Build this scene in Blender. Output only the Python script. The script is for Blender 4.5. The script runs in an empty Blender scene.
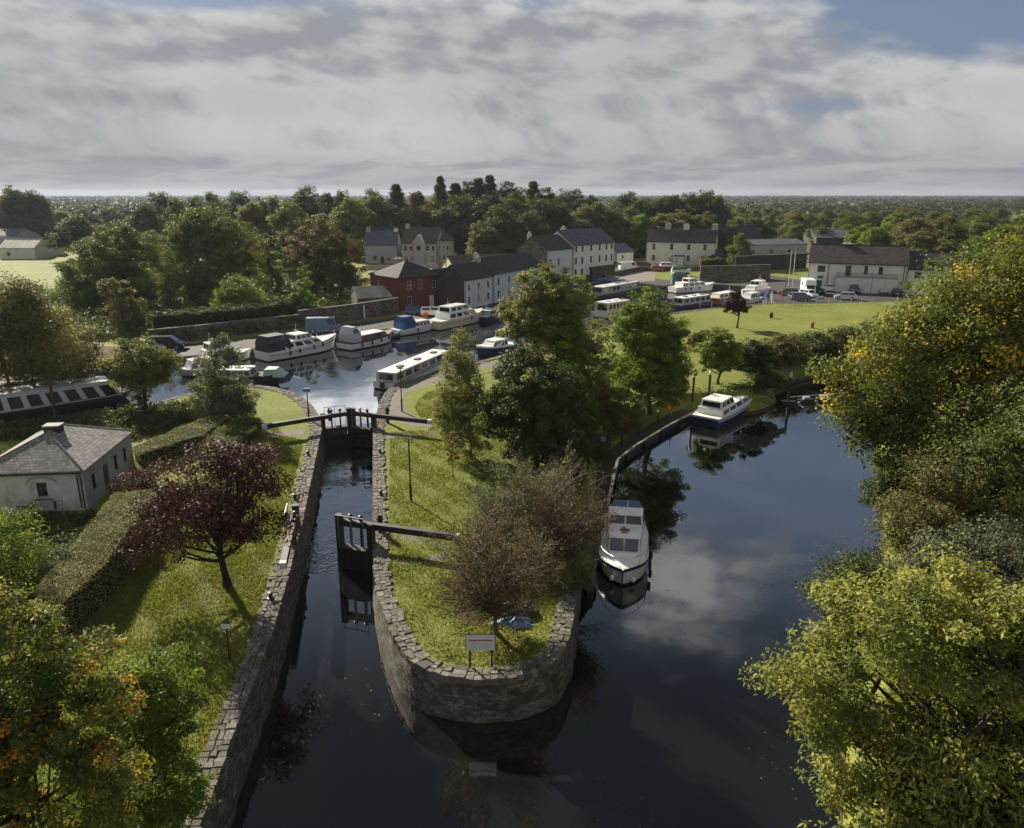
import bpy, math, random
import numpy as np
from math import sin, cos, tan, atan, pi, radians, sqrt, hypot, atan2
from mathutils import Vector
from mathutils.geometry import delaunay_2d_cdt

scene = bpy.context.scene
COL = scene.collection
# ------------------------------------------------------------------ camera
PITCH = radians(16.0); HC = 20.0; FPX = 768.0
cam_d = bpy.data.cameras.new('camera'); cam = bpy.data.objects.new('camera', cam_d); COL.objects.link(cam)
cam.location = (0, 0, HC); cam.rotation_euler = (pi/2-PITCH, 0, 0)
cam_d.sensor_width = 36.0; cam_d.lens = 36.0*FPX/1024.0
cam_d.clip_start = 0.1; cam_d.clip_end = 30000
scene.camera = cam
# ------------------------------------------------------------------ exposure
vs = scene.view_settings
scene.display_settings.display_device = 'sRGB'
vs.view_transform = 'Standard'; vs.look = 'None'; vs.gamma = 1.0; vs.use_curve_mapping = False
vs.exposure = 1.12
scene.cycles.use_denoising = True
scene.cycles.max_bounces = 6; scene.cycles.diffuse_bounces = 2; scene.cycles.glossy_bounces = 3
scene.cycles.transmission_bounces = 3; scene.cycles.volume_bounces = 0; scene.cycles.transparent_max_bounces = 4
scene.cycles.sample_clamp_indirect = 4.0
scene.cycles.caustics_reflective = False; scene.cycles.caustics_refractive = False
# ------------------------------------------------------------------ sun
SUN_EL = radians(27.0); SUN_AZ = radians(-37.0)          # azimuth from +y towards +x
sun_dir = Vector((sin(SUN_AZ)*cos(SUN_EL), cos(SUN_AZ)*cos(SUN_EL), sin(SUN_EL)))
sd = bpy.data.lights.new('sun', 'SUN'); sd.energy = 5.0; sd.angle = radians(0.55); sd.color = (1.0, 0.90, 0.74)
sun = bpy.data.objects.new('sun', sd); COL.objects.link(sun); sun.location = (-60, 60, 90)
sun.rotation_euler = (-sun_dir).to_track_quat('-Z', 'Y').to_euler()

# ------------------------------------------------------------------ node helpers
class NT:
    def __init__(s, tree): s.t = tree; s.n = tree.nodes; s.l = tree.links
    def new(s, typ, **kw):
        nd = s.n.new(typ)
        for k, v in kw.items(): setattr(nd, k, v)
        return nd
    def put(s, sock, v):
        if v is None: return
        if hasattr(v, 'is_output'): s.l.new(v, sock)
        else:
            if isinstance(v, (tuple, list)) and len(v) == 3 and sock.type == 'RGBA': v = (*v, 1)
            sock.default_value = v
    def math(s, op, a, b=None, c=None, clamp=False):
        nd = s.new('ShaderNodeMath', operation=op, use_clamp=clamp)
        s.put(nd.inputs[0], a); s.put(nd.inputs[1], b); s.put(nd.inputs[2], c)
        return nd.outputs[0]
    def mix(s, f, a, b, blend='MIX'):
        nd = s.new('ShaderNodeMix', data_type='RGBA', blend_type=blend)
        s.put(nd.inputs[0], f); s.put(nd.inputs[6], a); s.put(nd.inputs[7], b)
        return nd.outputs[2]
    def noise(s, vec, scale, detail=4, rough=0.55, dist=0.0, dim='3D'):
        nd = s.new('ShaderNodeTexNoise', noise_dimensions=dim)
        s.put(nd.inputs['Vector'], vec); s.put(nd.inputs['Scale'], scale); s.put(nd.inputs['Detail'], detail)
        s.put(nd.inputs['Roughness'], rough); s.put(nd.inputs['Distortion'], dist)
        return nd.outputs[0]
    def ramp(s, f, stops, interp='LINEAR'):
        nd = s.new('ShaderNodeValToRGB'); cr = nd.color_ramp; cr.interpolation = interp
        while len(cr.elements) > 1: cr.elements.remove(cr.elements[-1])
        for i, (p, c) in enumerate(stops):
            if not isinstance(c, (tuple, list)): c = (c, c, c)
            e = cr.elements[0] if i == 0 else cr.elements.new(p)
            e.position = p; e.color = (*c[:3], 1)
        s.put(nd.inputs[0], f); return nd.outputs[0]
    def smooth(s, v, a, b):
        nd = s.new('ShaderNodeMapRange', interpolation_type='SMOOTHSTEP')
        s.put(nd.inputs[0], v); s.put(nd.inputs[1], a); s.put(nd.inputs[2], b)
        return nd.outputs[0]
    def vmul(s, vec, v):
        nd = s.new('ShaderNodeVectorMath', operation='MULTIPLY'); s.put(nd.inputs[0], vec); s.put(nd.inputs[1], v); return nd.outputs[0]
    def vadd(s, vec, v):
        nd = s.new('ShaderNodeVectorMath', operation='ADD'); s.put(nd.inputs[0], vec); s.put(nd.inputs[1], v); return nd.outputs[0]

# ------------------------------------------------------------------ sky
world = bpy.data.worlds.new('World'); scene.world = world; world.use_nodes = True
w = NT(world.node_tree); w.n.clear()
sky = w.new('ShaderNodeTexSky', sky_type='NISHITA', sun_disc=False)
sky.sun_elevation = SUN_EL; sky.sun_rotation = SUN_AZ % (2*pi); sky.altitude = 50; sky.air_density = 1.0; sky.dust_density = 1.2; sky.ozone_density = 1.6
tc = w.new('ShaderNodeTexCoord').outputs['Generated']
nrm = w.new('ShaderNodeVectorMath', operation='NORMALIZE'); w.put(nrm.inputs[0], tc)
sep = w.new('ShaderNodeSeparateXYZ'); w.put(sep.inputs[0], nrm.outputs[0])
dx, dy, dz = sep.outputs
zz = w.math('ADD', w.math('MAXIMUM', dz, 0.0), 0.22)
px_ = w.math('DIVIDE', dx, zz); py_ = w.math('DIVIDE', dy, zz)
cmb = w.new('ShaderNodeCombineXYZ'); w.put(cmb.inputs[0], px_); w.put(cmb.inputs[1], py_); w.put(cmb.inputs[2], w.math('MULTIPLY', dz, 5.0))
az = w.math('ARCTAN2', dx, dy); el = w.math('ARCSINE', dz)
lowm = w.math('SUBTRACT', 1.0, w.smooth(dz, 0.01, 0.11))
cmb2 = w.new('ShaderNodeCombineXYZ'); w.put(cmb2.inputs[0], w.math('ADD', w.math('MULTIPLY', az, 3.0), w.math('MULTIPLY', el, 1.6))); w.put(cmb2.inputs[1], w.math('ADD', w.math('MULTIPLY', el, 7.5), w.math('MULTIPLY', lowm, w.math('MULTIPLY', el, 16.0))))
P = w.vadd(cmb2.outputs[0], (2.35, 0.4, 1.7))
def dens(p, sc=1.0):
    big = w.noise(p, 1.0*sc, 2, 0.5, 0.0); mid = w.noise(p, 2.6*sc, 8, 0.60, 0.0)
    wn = w.new('ShaderNodeTexNoise', noise_dimensions='2D'); w.put(wn.inputs['Vector'], p); wn.inputs['Scale'].default_value = 3.0; wn.inputs['Detail'].default_value = 5
    pw_ = w.vadd(p, w.vmul(w.vadd(wn.outputs['Color'], (-0.5, -0.5, -0.5)), (0.60, 0.60, 0.60)))
    def worley(sc_):
        v_ = w.new('ShaderNodeTexVoronoi', feature='SMOOTH_F1', voronoi_dimensions='2D'); w.put(v_.inputs['Vector'], pw_); v_.inputs['Scale'].default_value = sc_; v_.inputs['Smoothness'].default_value = 0.35
        return w.math('SUBTRACT', 1.0, v_.outputs['Distance'])
    puff = w.math('ADD', w.math('MULTIPLY', worley(1.9), 0.62), w.math('MULTIPLY', worley(5.2), 0.38))
    s_ = w.math('ADD', w.math('MULTIPLY', big, 0.50), w.math('MULTIPLY', mid, 0.28))
    return w.math('ADD', s_, w.math('ADD', w.math('MULTIPLY', w.math('SUBTRACT', puff, 0.12), 0.17), 0.03))
d0 = dens(P)
d1 = dens(w.vadd(P, (-0.055, 0.11, 0.0)))
# how much of the sky the clouds cover: a bank low down, broken blue higher up
low = w.math('SUBTRACT', 1.0, w.smooth(w.math('ADD', dz, w.math('MULTIPLY', az, 0.05)), 0.15, 0.30))
def blob(ax, ez, ra, re, amp):
    a = w.math('DIVIDE', w.math('SUBTRACT', az, radians(ax)), radians(ra))
    e = w.math('DIVIDE', w.math('SUBTRACT', dz, sin(radians(ez))), radians(re))
    r2 = w.math('ADD', w.math('MULTIPLY', a, a), w.math('MULTIPLY', e, e))
    return w.math('MULTIPLY', w.math('EXPONENT', w.math('MULTIPLY', r2, -1.0)), amp)
bias = w.math('SUBTRACT', w.math('MULTIPLY', low, 0.33), w.math('ADD', 0.06, w.math('MULTIPLY', w.smooth(dz, 0.28, 0.45), 0.10)))
for b in [(32, 11.8, 13, 3.6, -0.42), (20, 5.4, 9, 0.8, -0.16), (2, 12.2, 3, 0.8, -0.10), (-23, 12.9, 13, 1.7, -0.55), (13, 29, 7, 5.0, 0.26), (-13, 14.5, 10, 2.6, 0.16), (-3, 9, 22, 3, 0.08)]:
    bias = w.math('ADD', bias, blob(*b))
dd = w.math('ADD', d0, bias)
cover = w.smooth(dd, 0.47, 0.66)
lit = w.smooth(w.math('SUBTRACT', d0, d1), -0.075, 0.06)
thick = w.smooth(dd, 0.62, 0.82)
hor = w.math('SUBTRACT', 1.0, w.smooth(dz, 0.0, 0.085))
ccol = w.mix(lit, (2.8, 2.9, 3.15), (5.5, 5.4, 5.3))
ccol = w.mix(w.math('MULTIPLY', thick, 0.35), ccol, (2.7, 2.72, 2.85))
ccol = w.mix(w.math('MULTIPLY', hor, 0.5), ccol, (2.8, 2.9, 3.15))
skc = w.mix(1.0, sky.outputs[0], (0.62, 0.70, 0.86), 'MULTIPLY')
skc = w.mix(0.82, skc, (1.5, 1.95, 2.75))
scol = w.mix(w.math('MULTIPLY', hor, 0.7), skc, (2.5, 2.75, 3.2))
hi_ = w.smooth(dz, 0.36, 0.60)
skc2 = w.mix(1.0, skc, w.mix(hi_, w.mix(w.smooth(dz, 0.22, 0.32), (1.1, 1.1, 1.1), (1.9, 1.85, 1.8)), (0.32, 0.29, 0.25)), 'MULTIPLY')
scol = w.mix(w.math('MULTIPLY', hor, 0.7), skc2, (2.5, 2.75, 3.2))
gl = w.math('ADD', 1.0, w.math('MULTIPLY', w.math('ADD', blob(-10, 15.0, 14, 1.7, 3.4), blob(13, 29, 9, 5, 1.3)), 1.0))
glc = w.new('ShaderNodeCombineColor')
for i_ in range(3): w.put(glc.inputs[i_], gl)
ccol = w.mix(1.0, ccol, glc.outputs[0], 'MULTIPLY')
ccol = w.mix(1.0, ccol, w.mix(hi_, (1.0, 1.0, 1.0), (0.55, 0.55, 0.56)), 'MULTIPLY')
# fill light added as unseen bright cloud behind the camera and overhead
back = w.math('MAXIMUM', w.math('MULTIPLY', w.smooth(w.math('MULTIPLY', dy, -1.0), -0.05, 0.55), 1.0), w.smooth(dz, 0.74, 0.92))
fin = w.mix(w.math('MULTIPLY', cover, 0.96), scol, ccol)
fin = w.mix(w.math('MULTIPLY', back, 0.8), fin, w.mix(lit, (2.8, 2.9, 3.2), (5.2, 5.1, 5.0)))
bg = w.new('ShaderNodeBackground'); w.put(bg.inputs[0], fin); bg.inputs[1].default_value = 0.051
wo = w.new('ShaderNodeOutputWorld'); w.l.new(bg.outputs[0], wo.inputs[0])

# ------------------------------------------------------------------ pixel to place
def ratio(py): return tan(PITCH + atan((py-414.0)/FPX))          # drop per metre forward
def G(px, py, z=0.0):
    y = (HC-z)/ratio(py); zd = y*cos(PITCH)+(HC-z)*sin(PITCH)
    return ((px-512.0)/FPX*zd, y)
def X_at(px, y, z): return (px-512.0)/FPX*(y*cos(PITCH)+(HC-z)*sin(PITCH))
def Z_at(py, y): return HC - y*ratio(py)

# ------------------------------------------------------------------ materials
M = {}
def principled(nt, **kw):
    p = nt.new('ShaderNodeBsdfPrincipled')
    for k, v in kw.items(): nt.put(p.inputs[k.replace('_', ' ')], v)
    return p
def newmat(name):
    m = bpy.data.materials.new(name); m.use_nodes = True; nt = NT(m.node_tree); nt.n.clear()
    out = nt.new('ShaderNodeOutputMaterial'); M[name] = m
    return m, nt, out
def bump(nt, h, dist=0.02, strength=0.6):
    b = nt.new('ShaderNodeBump'); nt.put(b.inputs['Height'], h); b.inputs['Distance'].default_value = dist; b.inputs['Strength'].default_value = strength
    return b.outputs[0]
def plain(name, col, rough=0.5, var=0.25, scale=3.0, metallic=0.0, bumpd=0.004, spec=0.5, dirt=None):
    m, nt, out = newmat(name); co = nt.new('ShaderNodeTexCoord').outputs['Object']
    n1 = nt.noise(co, scale, 5, 0.6); n2 = nt.noise(co, scale*9, 3, 0.6)
    f = nt.math('ADD', nt.math('MULTIPLY', n1, 0.65), nt.math('MULTIPLY', n2, 0.35))
    lo = tuple(c*(1-var) for c in col); hi = tuple(min(1, c*(1+var*0.6)) for c in col)
    c = nt.ramp(f, [(0.3, lo), (0.68, hi)])
    if dirt:
        c = nt.mix(nt.smooth(nt.noise(nt.vmul(co, (1, 1, 0.35)), scale*0.8, 6, 0.7), 0.52, 0.72), c, dirt)
    rg = nt.math('ADD', nt.math('MULTIPLY', n2, 0.2), rough-0.1)
    p = principled(nt, Base_Color=c, Roughness=rg, Metallic=metallic, Specular_IOR_Level=spec)
    if bumpd: nt.put(p.inputs['Normal'], bump(nt, n2, bumpd))
    nt.l.new(p.outputs[0], out.inputs[0]); return m
def foliage(name, stops, trans=0.32, rough=0.55, tint=(1.0, 1.0, 0.60)):
    m, nt, out = newmat(name)
    a = nt.new('ShaderNodeAttribute', attribute_name='lv').outputs['Fac']
    ob = nt.new('ShaderNodeObjectInfo').outputs['Random']
    stops = [(q_, tuple(min(0.7, v_*(1.15 if q_ == 0 else 1.38)) for v_ in c_)) for q_, c_ in stops]
    c = nt.ramp(a, stops)
    c = nt.mix(nt.math('MULTIPLY', ob, 0.22), c, (0.55, 0.6, 0.5), 'MULTIPLY')
    p = principled(nt, Base_Color=c, Roughness=max(rough, 0.6), Specular_IOR_Level=0.12)
    tr = nt.new('ShaderNodeBsdfTranslucent'); nt.put(tr.inputs[0], nt.mix(1.0, nt.mix(1.0, c, (*tint, 1), 'MULTIPLY'), (1.5, 1.5, 1.5, 1), 'MULTIPLY'))
    mx = nt.new('ShaderNodeMixShader'); mx.inputs[0].default_value = trans
    nt.l.new(p.outputs[0], mx.inputs[1]); nt.l.new(tr.outputs[0], mx.inputs[2]); nt.l.new(mx.outputs[0], out.inputs[0])
    return m
def stone(name, lo, hi, mortar, su=1.7, sv=3.4, bd=0.05, moss=None):
    m, nt, out = newmat(name); uv = nt.new('ShaderNodeUVMap').outputs[0]
    v = nt.vadd(nt.vmul(uv, (su, sv, 1)), nt.vmul(nt.new('ShaderNodeTexCoord').outputs['Object'], (0, 0, 0)))
    nz = nt.new('ShaderNodeTexNoise'); nt.put(nz.inputs['Vector'], uv); nz.inputs['Scale'].default_value = 2.6
    v = nt.vadd(v, nt.vmul(nz.outputs['Color'], (0.35, 0.35, 0)))
    e = nt.new('ShaderNodeTexVoronoi', feature='DISTANCE_TO_EDGE', voronoi_dimensions='2D'); nt.put(e.inputs['Vector'], v); e.inputs['Scale'].default_value = 1.0
    c1 = nt.new('ShaderNodeTexVoronoi', feature='F1', voronoi_dimensions='2D'); nt.put(c1.inputs['Vector'], v); c1.inputs['Scale'].default_value = 1.0
    sp = nt.new('ShaderNodeSeparateColor'); nt.put(sp.inputs[0], c1.outputs['Color'])
    fine = nt.noise(uv, 14, 5, 0.65)
    col = nt.ramp(nt.math('ADD', nt.math('MULTIPLY', sp.outputs[0], 0.5), nt.math('MULTIPLY', fine, 0.5)), [(0.15, tuple(x*.6 for x in lo)), (0.4, lo), (0.85, hi)])
    edge = nt.math('MULTIPLY', nt.smooth(nt.math('ADD', e.outputs['Distance'], nt.math('MULTIPLY', fine, 0.06)), 0.015, 0.13), 0.85)
    col = nt.mix(edge, mortar, col)
    big = nt.noise(uv, 0.5, 5, 0.65)
    col = nt.mix(nt.smooth(big, 0.3, 0.8), col, nt.mix(1.0, col, (0.62, 0.64, 0.58), 'MULTIPLY'))
    sv_ = nt.new('ShaderNodeSeparateXYZ'); nt.put(sv_.inputs[0], uv)
    if moss: col = nt.mix(nt.math('MULTIPLY', nt.smooth(nt.math('SUBTRACT', nt.math('MULTIPLY', nt.noise(uv, 2.2, 4, 0.6), 1.1), sv_.outputs[1]), 2.2, 3.1), 0.75), col, (0.035, 0.036, 0.022))
    if moss: col = nt.mix(nt.math('MULTIPLY', nt.smooth(nt.noise(uv, 1.6, 9, 0.75), 0.48, 0.85), 0.35), col, moss)
    h = nt.math('ADD', nt.math('MULTIPLY', edge, 0.8), nt.math('MULTIPLY', fine, 0.5))
    p = principled(nt, Base_Color=col, Roughness=0.85, Specular_IOR_Level=0.25, Normal=bump(nt, h, bd, 0.9))
    nt.l.new(p.outputs[0], out.inputs[0]); return m
def slate(name, lo, hi, bw=0.5, bh=0.25, lichen=None, rough=0.8, bd=0.02):
    m, nt, out = newmat(name); uv = nt.new('ShaderNodeUVMap').outputs[0]
    br = nt.new('ShaderNodeTexBrick', offset=0.5); nt.put(br.inputs['Vector'], uv)
    br.inputs['Scale'].default_value = 1.0; br.inputs['Brick Width'].default_value = bw; br.inputs['Row Height'].default_value = bh
    br.inputs['Mortar Size'].default_value = 0.02; br.inputs['Mortar Smooth'].default_value = 0.3
    br.inputs['Color1'].default_value = (0.2, 0.2, 0.2, 1); br.inputs['Color2'].default_value = (0.9, 0.9, 0.9, 1); br.inputs['Mortar'].default_value = (0, 0, 0, 1)
    n1 = nt.noise(uv, 0.7, 5, 0.65); n2 = nt.noise(uv, 9, 4, 0.6)
    f = nt.math('ADD', nt.math('MULTIPLY', br.outputs['Color'], 0.4), nt.math('ADD', nt.math('MULTIPLY', n1, 0.35), nt.math('MULTIPLY', n2, 0.25)))
    c = nt.ramp(f, [(0.15, tuple(x*0.35 for x in lo)), (0.35, lo), (0.75, hi)])
    if lichen: c = nt.mix(nt.math('MULTIPLY', nt.smooth(nt.noise(uv, 1.6, 7, 0.75), 0.55, 0.66), 0.75), c, lichen)
    p = principled(nt, Base_Color=c, Roughness=rough, Specular_IOR_Level=0.2, Normal=bump(nt, nt.math('ADD', br.outputs['Color'], nt.math('MULTIPLY', n2, 0.4)), bd, 0.8))
    nt.l.new(p.outputs[0], out.inputs[0]); return m
def water(name, base, ior, sc, bd, rough=0.03):
    m, nt, out = newmat(name); pos = nt.new('ShaderNodeNewGeometry').outputs['Position']
    v = nt.vmul(pos, (1, 0.55, 1))
    a = nt.noise(v, sc, 3, 0.5, 0.3); b = nt.noise(pos, sc*0.17, 2, 0.5)
    patch = nt.smooth(nt.noise(pos, 0.06, 2, 0.5), 0.4, 0.62)
    h = nt.math('ADD', nt.math('MULTIPLY', nt.math('MULTIPLY', a, patch), 1.0), nt.math('MULTIPLY', b, 0.8))
    c = nt.mix(nt.noise(pos, 0.12, 3), base, tuple(x*1.6 for x in base))
    p = principled(nt, Base_Color=c, Roughness=rough, IOR=ior, Normal=bump(nt, h, bd, 1.0))
    nt.l.new(p.outputs[0], out.inputs[0]); return m

# ground: grass with fields far off
m, nt, out = newmat('grass_ground'); pos = nt.new('ShaderNodeNewGeometry').outputs['Position']
n1 = nt.noise(pos, 0.12, 5, 0.6); n2 = nt.noise(pos, 1.3, 5, 0.65); n3 = nt.noise(nt.vmul(pos, (1, 0.6, 1)), 9, 4, 0.7)
f = nt.math('ADD', nt.math('MULTIPLY', n1, 0.35), nt.math('ADD', nt.math('MULTIPLY', n2, 0.35), nt.math('MULTIPLY', n3, 0.30)))
c = nt.ramp(f, [(0.30, (0.060, 0.075, 0.018)), (0.46, (0.135, 0.165, 0.030)), (0.58, (0.200, 0.220, 0.046)), (0.72, (0.25, 0.24, 0.070))])
fv = nt.new('ShaderNodeTexVoronoi', voronoi_dimensions='2D'); nt.put(fv.inputs['Vector'], pos); fv.inputs['Scale'].default_value = 0.006
fs = nt.new('ShaderNodeSeparateColor'); nt.put(fs.inputs[0], fv.outputs['Color'])
fieldc = nt.ramp(fs.outputs[0], [(0.0, (0.05, 0.08, 0.02)), (0.35, (0.12, 0.16, 0.03)), (0.6, (0.16, 0.15, 0.06)), (0.8, (0.07, 0.10, 0.025)), (1, (0.17, 0.2, 0.05))])
sp = nt.new('ShaderNodeSeparateXYZ'); nt.put(sp.inputs[0], pos)
c = nt.mix(nt.math('MULTIPLY', nt.smooth(sp.outputs[1], 230, 330), 0.75), c, fieldc)
p = principled(nt, Base_Color=c, Roughness=0.9, Specular_IOR_Level=0.15, Normal=bump(nt, nt.math('ADD', n3, n2), 0.10, 0.9))
nt.l.new(p.outputs[0], out.inputs[0])

foliage('leaf_grass', [(0, (0.05, 0.066, 0.016)), (0.5, (0.120, 0.142, 0.030)), (1, (0.21, 0.21, 0.055))], 0.3)
foliage('leaf_dark', [(0, (0.024, 0.034, 0.014)), (0.5, (0.048, 0.064, 0.021)), (1, (0.090, 0.105, 0.034))])
foliage('leaf_mid', [(0, (0.038, 0.052, 0.016)), (0.5, (0.078, 0.098, 0.026)), (1, (0.145, 0.155, 0.042))])
foliage('leaf_olive', [(0, (0.050, 0.052, 0.020)), (0.5, (0.105, 0.103, 0.036)), (1, (0.18, 0.16, 0.066))])
foliage('leaf_bright', [(0, (0.045, 0.075, 0.014)), (0.5, (0.10, 0.14, 0.024)), (1, (0.20, 0.22, 0.04))])
foliage('leaf_ash', [(0, (0.062, 0.085, 0.028)), (0.42, (0.145, 0.165, 0.045)), (0.70, (0.25, 0.245, 0.064)), (1, (0.34, 0.31, 0.10))], 0.38)
foliage('leaf_maple', [(0, (0.045, 0.060, 0.014)), (0.45, (0.085, 0.110, 0.026)), (0.68, (0.15, 0.155, 0.03)), (0.82, (0.40, 0.27, 0.03)), (1, (0.55, 0.34, 0.03))])
foliage('leaf_cherry', [(0, (0.035, 0.050, 0.016)), (0.45, (0.085, 0.105, 0.026)), (0.66, (0.17, 0.175, 0.04)), (0.77, (0.32, 0.22, 0.03)), (0.82, (0.50, 0.17, 0.03)), (1, (0.60, 0.20, 0.04))])
foliage('leaf_plum', [(0, (0.024, 0.014, 0.013)), (0.5, (0.050, 0.026, 0.025)), (0.85, (0.095, 0.044, 0.040)), (1, (0.15, 0.08, 0.065))], 0.22, tint=(1.0, 0.7, 0.6))
foliage('leaf_russet', [(0, (0.038, 0.038, 0.016)), (0.55, (0.085, 0.072, 0.028)), (1, (0.15, 0.10, 0.036))])
foliage('leaf_brown', [(0, (0.045, 0.038, 0.020)), (0.6, (0.100, 0.082, 0.044)), (1, (0.16, 0.13, 0.065))], 0.2, tint=(1, 0.8, 0.5))
foliage('leaf_far', [(0, (0.018, 0.026, 0.016)), (0.5, (0.036, 0.048, 0.024)), (1, (0.075, 0.080, 0.034))], 0.15)
foliage('leaf_birch', [(0, (0.060, 0.070, 0.026)), (0.5, (0.130, 0.140, 0.050)), (1, (0.21, 0.20, 0.07))], 0.35)
foliage('leaf_rust', [(0, (0.06, 0.045, 0.018)), (0.5, (0.13, 0.085, 0.025)), (1, (0.24, 0.14, 0.03))])
foliage('leaf_grey', [(0, (0.050, 0.060, 0.040)), (0.5, (0.10, 0.115, 0.075)), (1, (0.17, 0.18, 0.12))])
foliage('leaf_hedge', [(0, (0.07, 0.08, 0.03)), (0.5, (0.17, 0.175, 0.07)), (1, (0.28, 0.26, 0.13))], 0.2)
plain('bark', (0.075, 0.060, 0.046), 0.9, 0.5, 4, bumpd=0.03, spec=0.2)
plain('bark_dark', (0.035, 0.028, 0.024), 0.9, 0.5, 4, bumpd=0.03, spec=0.2)
plain('bark_pale', (0.30, 0.28, 0.25), 0.8, 0.5, 5, bumpd=0.02, spec=0.2)
plain('twig', (0.15, 0.125, 0.105), 0.9, 0.4, 3, bumpd=0, spec=0.2)
plain('hedge_core', (0.02, 0.024, 0.012), 1.0, 0.4, 2, bumpd=0.05, spec=0.1)
plain('soil', (0.085, 0.060, 0.040), 0.95, 0.5, 1.6, bumpd=0.06, spec=0.1)
stone('rubble', (0.115, 0.105, 0.092), (0.33, 0.31, 0.275), (0.085, 0.08, 0.07), 3.4, 7.0, 0.06, moss=(0.075, 0.078, 0.034))
stone('ashlar', (0.10, 0.098, 0.095), (0.27, 0.265, 0.25), (0.035, 0.033, 0.03), 1.0, 2.2, 0.05, moss=(0.05, 0.06, 0.03))
stone('old_wall', (0.09, 0.08, 0.07), (0.24, 0.22, 0.19), (0.07, 0.065, 0.055), 2.4, 4.4, 0.04)
plain('coping', (0.165, 0.153, 0.132), 0.9, 0.6, 4.2, bumpd=0.05, spec=0.2, dirt=(0.11, 0.105, 0.085))
plain('coping_b', (0.12, 0.113, 0.096), 0.9, 0.6, 4.9, bumpd=0.05, spec=0.2, dirt=(0.09, 0.095, 0.06))
plain('coping_c', (0.215, 0.203, 0.178), 0.9, 0.55, 3.7, bumpd=0.05, spec=0.2, dirt=(0.14, 0.135, 0.115))
plain('path', (0.155, 0.138, 0.118), 0.9, 0.3, 1.5, bumpd=0.01, spec=0.25)
plain('asphalt', (0.042, 0.043, 0.045), 0.85, 0.35, 0.8, bumpd=0.01, spec=0.3, dirt=(0.07, 0.068, 0.062))
plain('glass_black', (0.010, 0.011, 0.012), 0.25, 0.3, 1, bumpd=0, spec=0.3)
plain('gravel', (0.20, 0.18, 0.155), 0.95, 0.35, 0.9, bumpd=0.02, spec=0.2)
plain('concrete', (0.30, 0.30, 0.29), 0.85, 0.3, 1.3, bumpd=0.01, spec=0.3, dirt=(0.15, 0.15, 0.14))
plain('kerb_dark', (0.14, 0.135, 0.125), 0.85, 0.4, 2, bumpd=0.01, dirt=(0.06, 0.06, 0.045))
plain('kerb', (0.27, 0.26, 0.25), 0.85, 0.3, 2, bumpd=0.01)
plain('deck', (0.075, 0.062, 0.052), 0.85, 0.4, 1.8, bumpd=0.01, spec=0.3)
plain('road_paint', (0.6, 0.6, 0.56), 0.7, 0.3, 3)
plain('black_wood', (0.018, 0.017, 0.017), 0.55, 0.5, 3, bumpd=0.01)
plain('wet_wood', (0.022, 0.019, 0.015), 0.4, 0.6, 2, bumpd=0.02, dirt=(0.05, 0.045, 0.035))
plain('white_paint', (0.74, 0.73, 0.70), 0.5, 0.12, 2, dirt=(0.45, 0.44, 0.41))
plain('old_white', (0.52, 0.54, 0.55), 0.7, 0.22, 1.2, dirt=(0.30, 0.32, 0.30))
plain('old_white_shade', (0.30, 0.31, 0.31), 0.8, 0.3, 1.2, dirt=(0.17, 0.18, 0.165))  # darker old_white: shade of the cottage's east wall in the colour; also arch band
plain('house_white', (0.66, 0.65, 0.61), 0.8, 0.12, 0.7, dirt=(0.50, 0.49, 0.45))
plain('house_blue_white', (0.52, 0.56, 0.60), 0.8, 0.12, 0.7, dirt=(0.42, 0.45, 0.47))
plain('house_cream', (0.62, 0.57, 0.46), 0.8, 0.15, 0.7, dirt=(0.45, 0.42, 0.34))
plain('house_grey', (0.36, 0.34, 0.31), 0.85, 0.2, 0.8)
plain('house_bluegrey', (0.30, 0.32, 0.35), 0.85, 0.2, 0.8)
plain('shed_dark', (0.035, 0.042, 0.045), 0.6, 0.3, 0.8)
plain('shed_grey', (0.34, 0.35, 0.36), 0.5, 0.25, 0.6)
plain('pub_black', (0.022, 0.018, 0.018), 0.4, 0.3, 2)
plain('pub_red', (0.07, 0.025, 0.022), 0.5, 0.3, 2)
plain('frame_white', (0.70, 0.70, 0.68), 0.45, 0.1, 3)
plain('frame_brown', (0.10, 0.06, 0.045), 0.55, 0.3, 3)
plain('yellow_frame', (0.62, 0.48, 0.12), 0.55, 0.2, 3)
plain('glass_dark', (0.012, 0.014, 0.018), 0.07, 0.3, 1, bumpd=0, spec=0.8)
plain('glass_blue', (0.03, 0.045, 0.06), 0.06, 0.3, 1, bumpd=0, spec=0.9)
plain('black', (0.014, 0.014, 0.015), 0.5, 0.3, 3, bumpd=0.002)
plain('rubber', (0.022, 0.022, 0.022), 0.8, 0.3, 3)
plain('steel', (0.40, 0.41, 0.42), 0.35, 0.2, 4, metallic=0.8, bumpd=0)
plain('galv', (0.30, 0.31, 0.32), 0.5, 0.2, 4, metallic=0.4, bumpd=0)
plain('gelcoat', (0.80, 0.80, 0.78), 0.22, 0.08, 1.2, bumpd=0, dirt=(0.66, 0.65, 0.61))
plain('gelcoat_cream', (0.72, 0.64, 0.42), 0.25, 0.1, 1.2, bumpd=0)
plain('boat_grey', (0.42, 0.44, 0.44), 0.35, 0.15, 1.2, bumpd=0)
plain('boat_navy', (0.018, 0.035, 0.085), 0.3, 0.2, 2, bumpd=0)
plain('canvas_blue', (0.035, 0.085, 0.26), 0.8, 0.25, 2, bumpd=0.01)
plain('canvas_slate', (0.10, 0.15, 0.24), 0.8, 0.25, 2, bumpd=0.01)
plain('canvas_black', (0.025, 0.027, 0.032), 0.8, 0.3, 2, bumpd=0.01)
plain('boat_red', (0.20, 0.035, 0.03), 0.4, 0.25, 2, bumpd=0)
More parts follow.
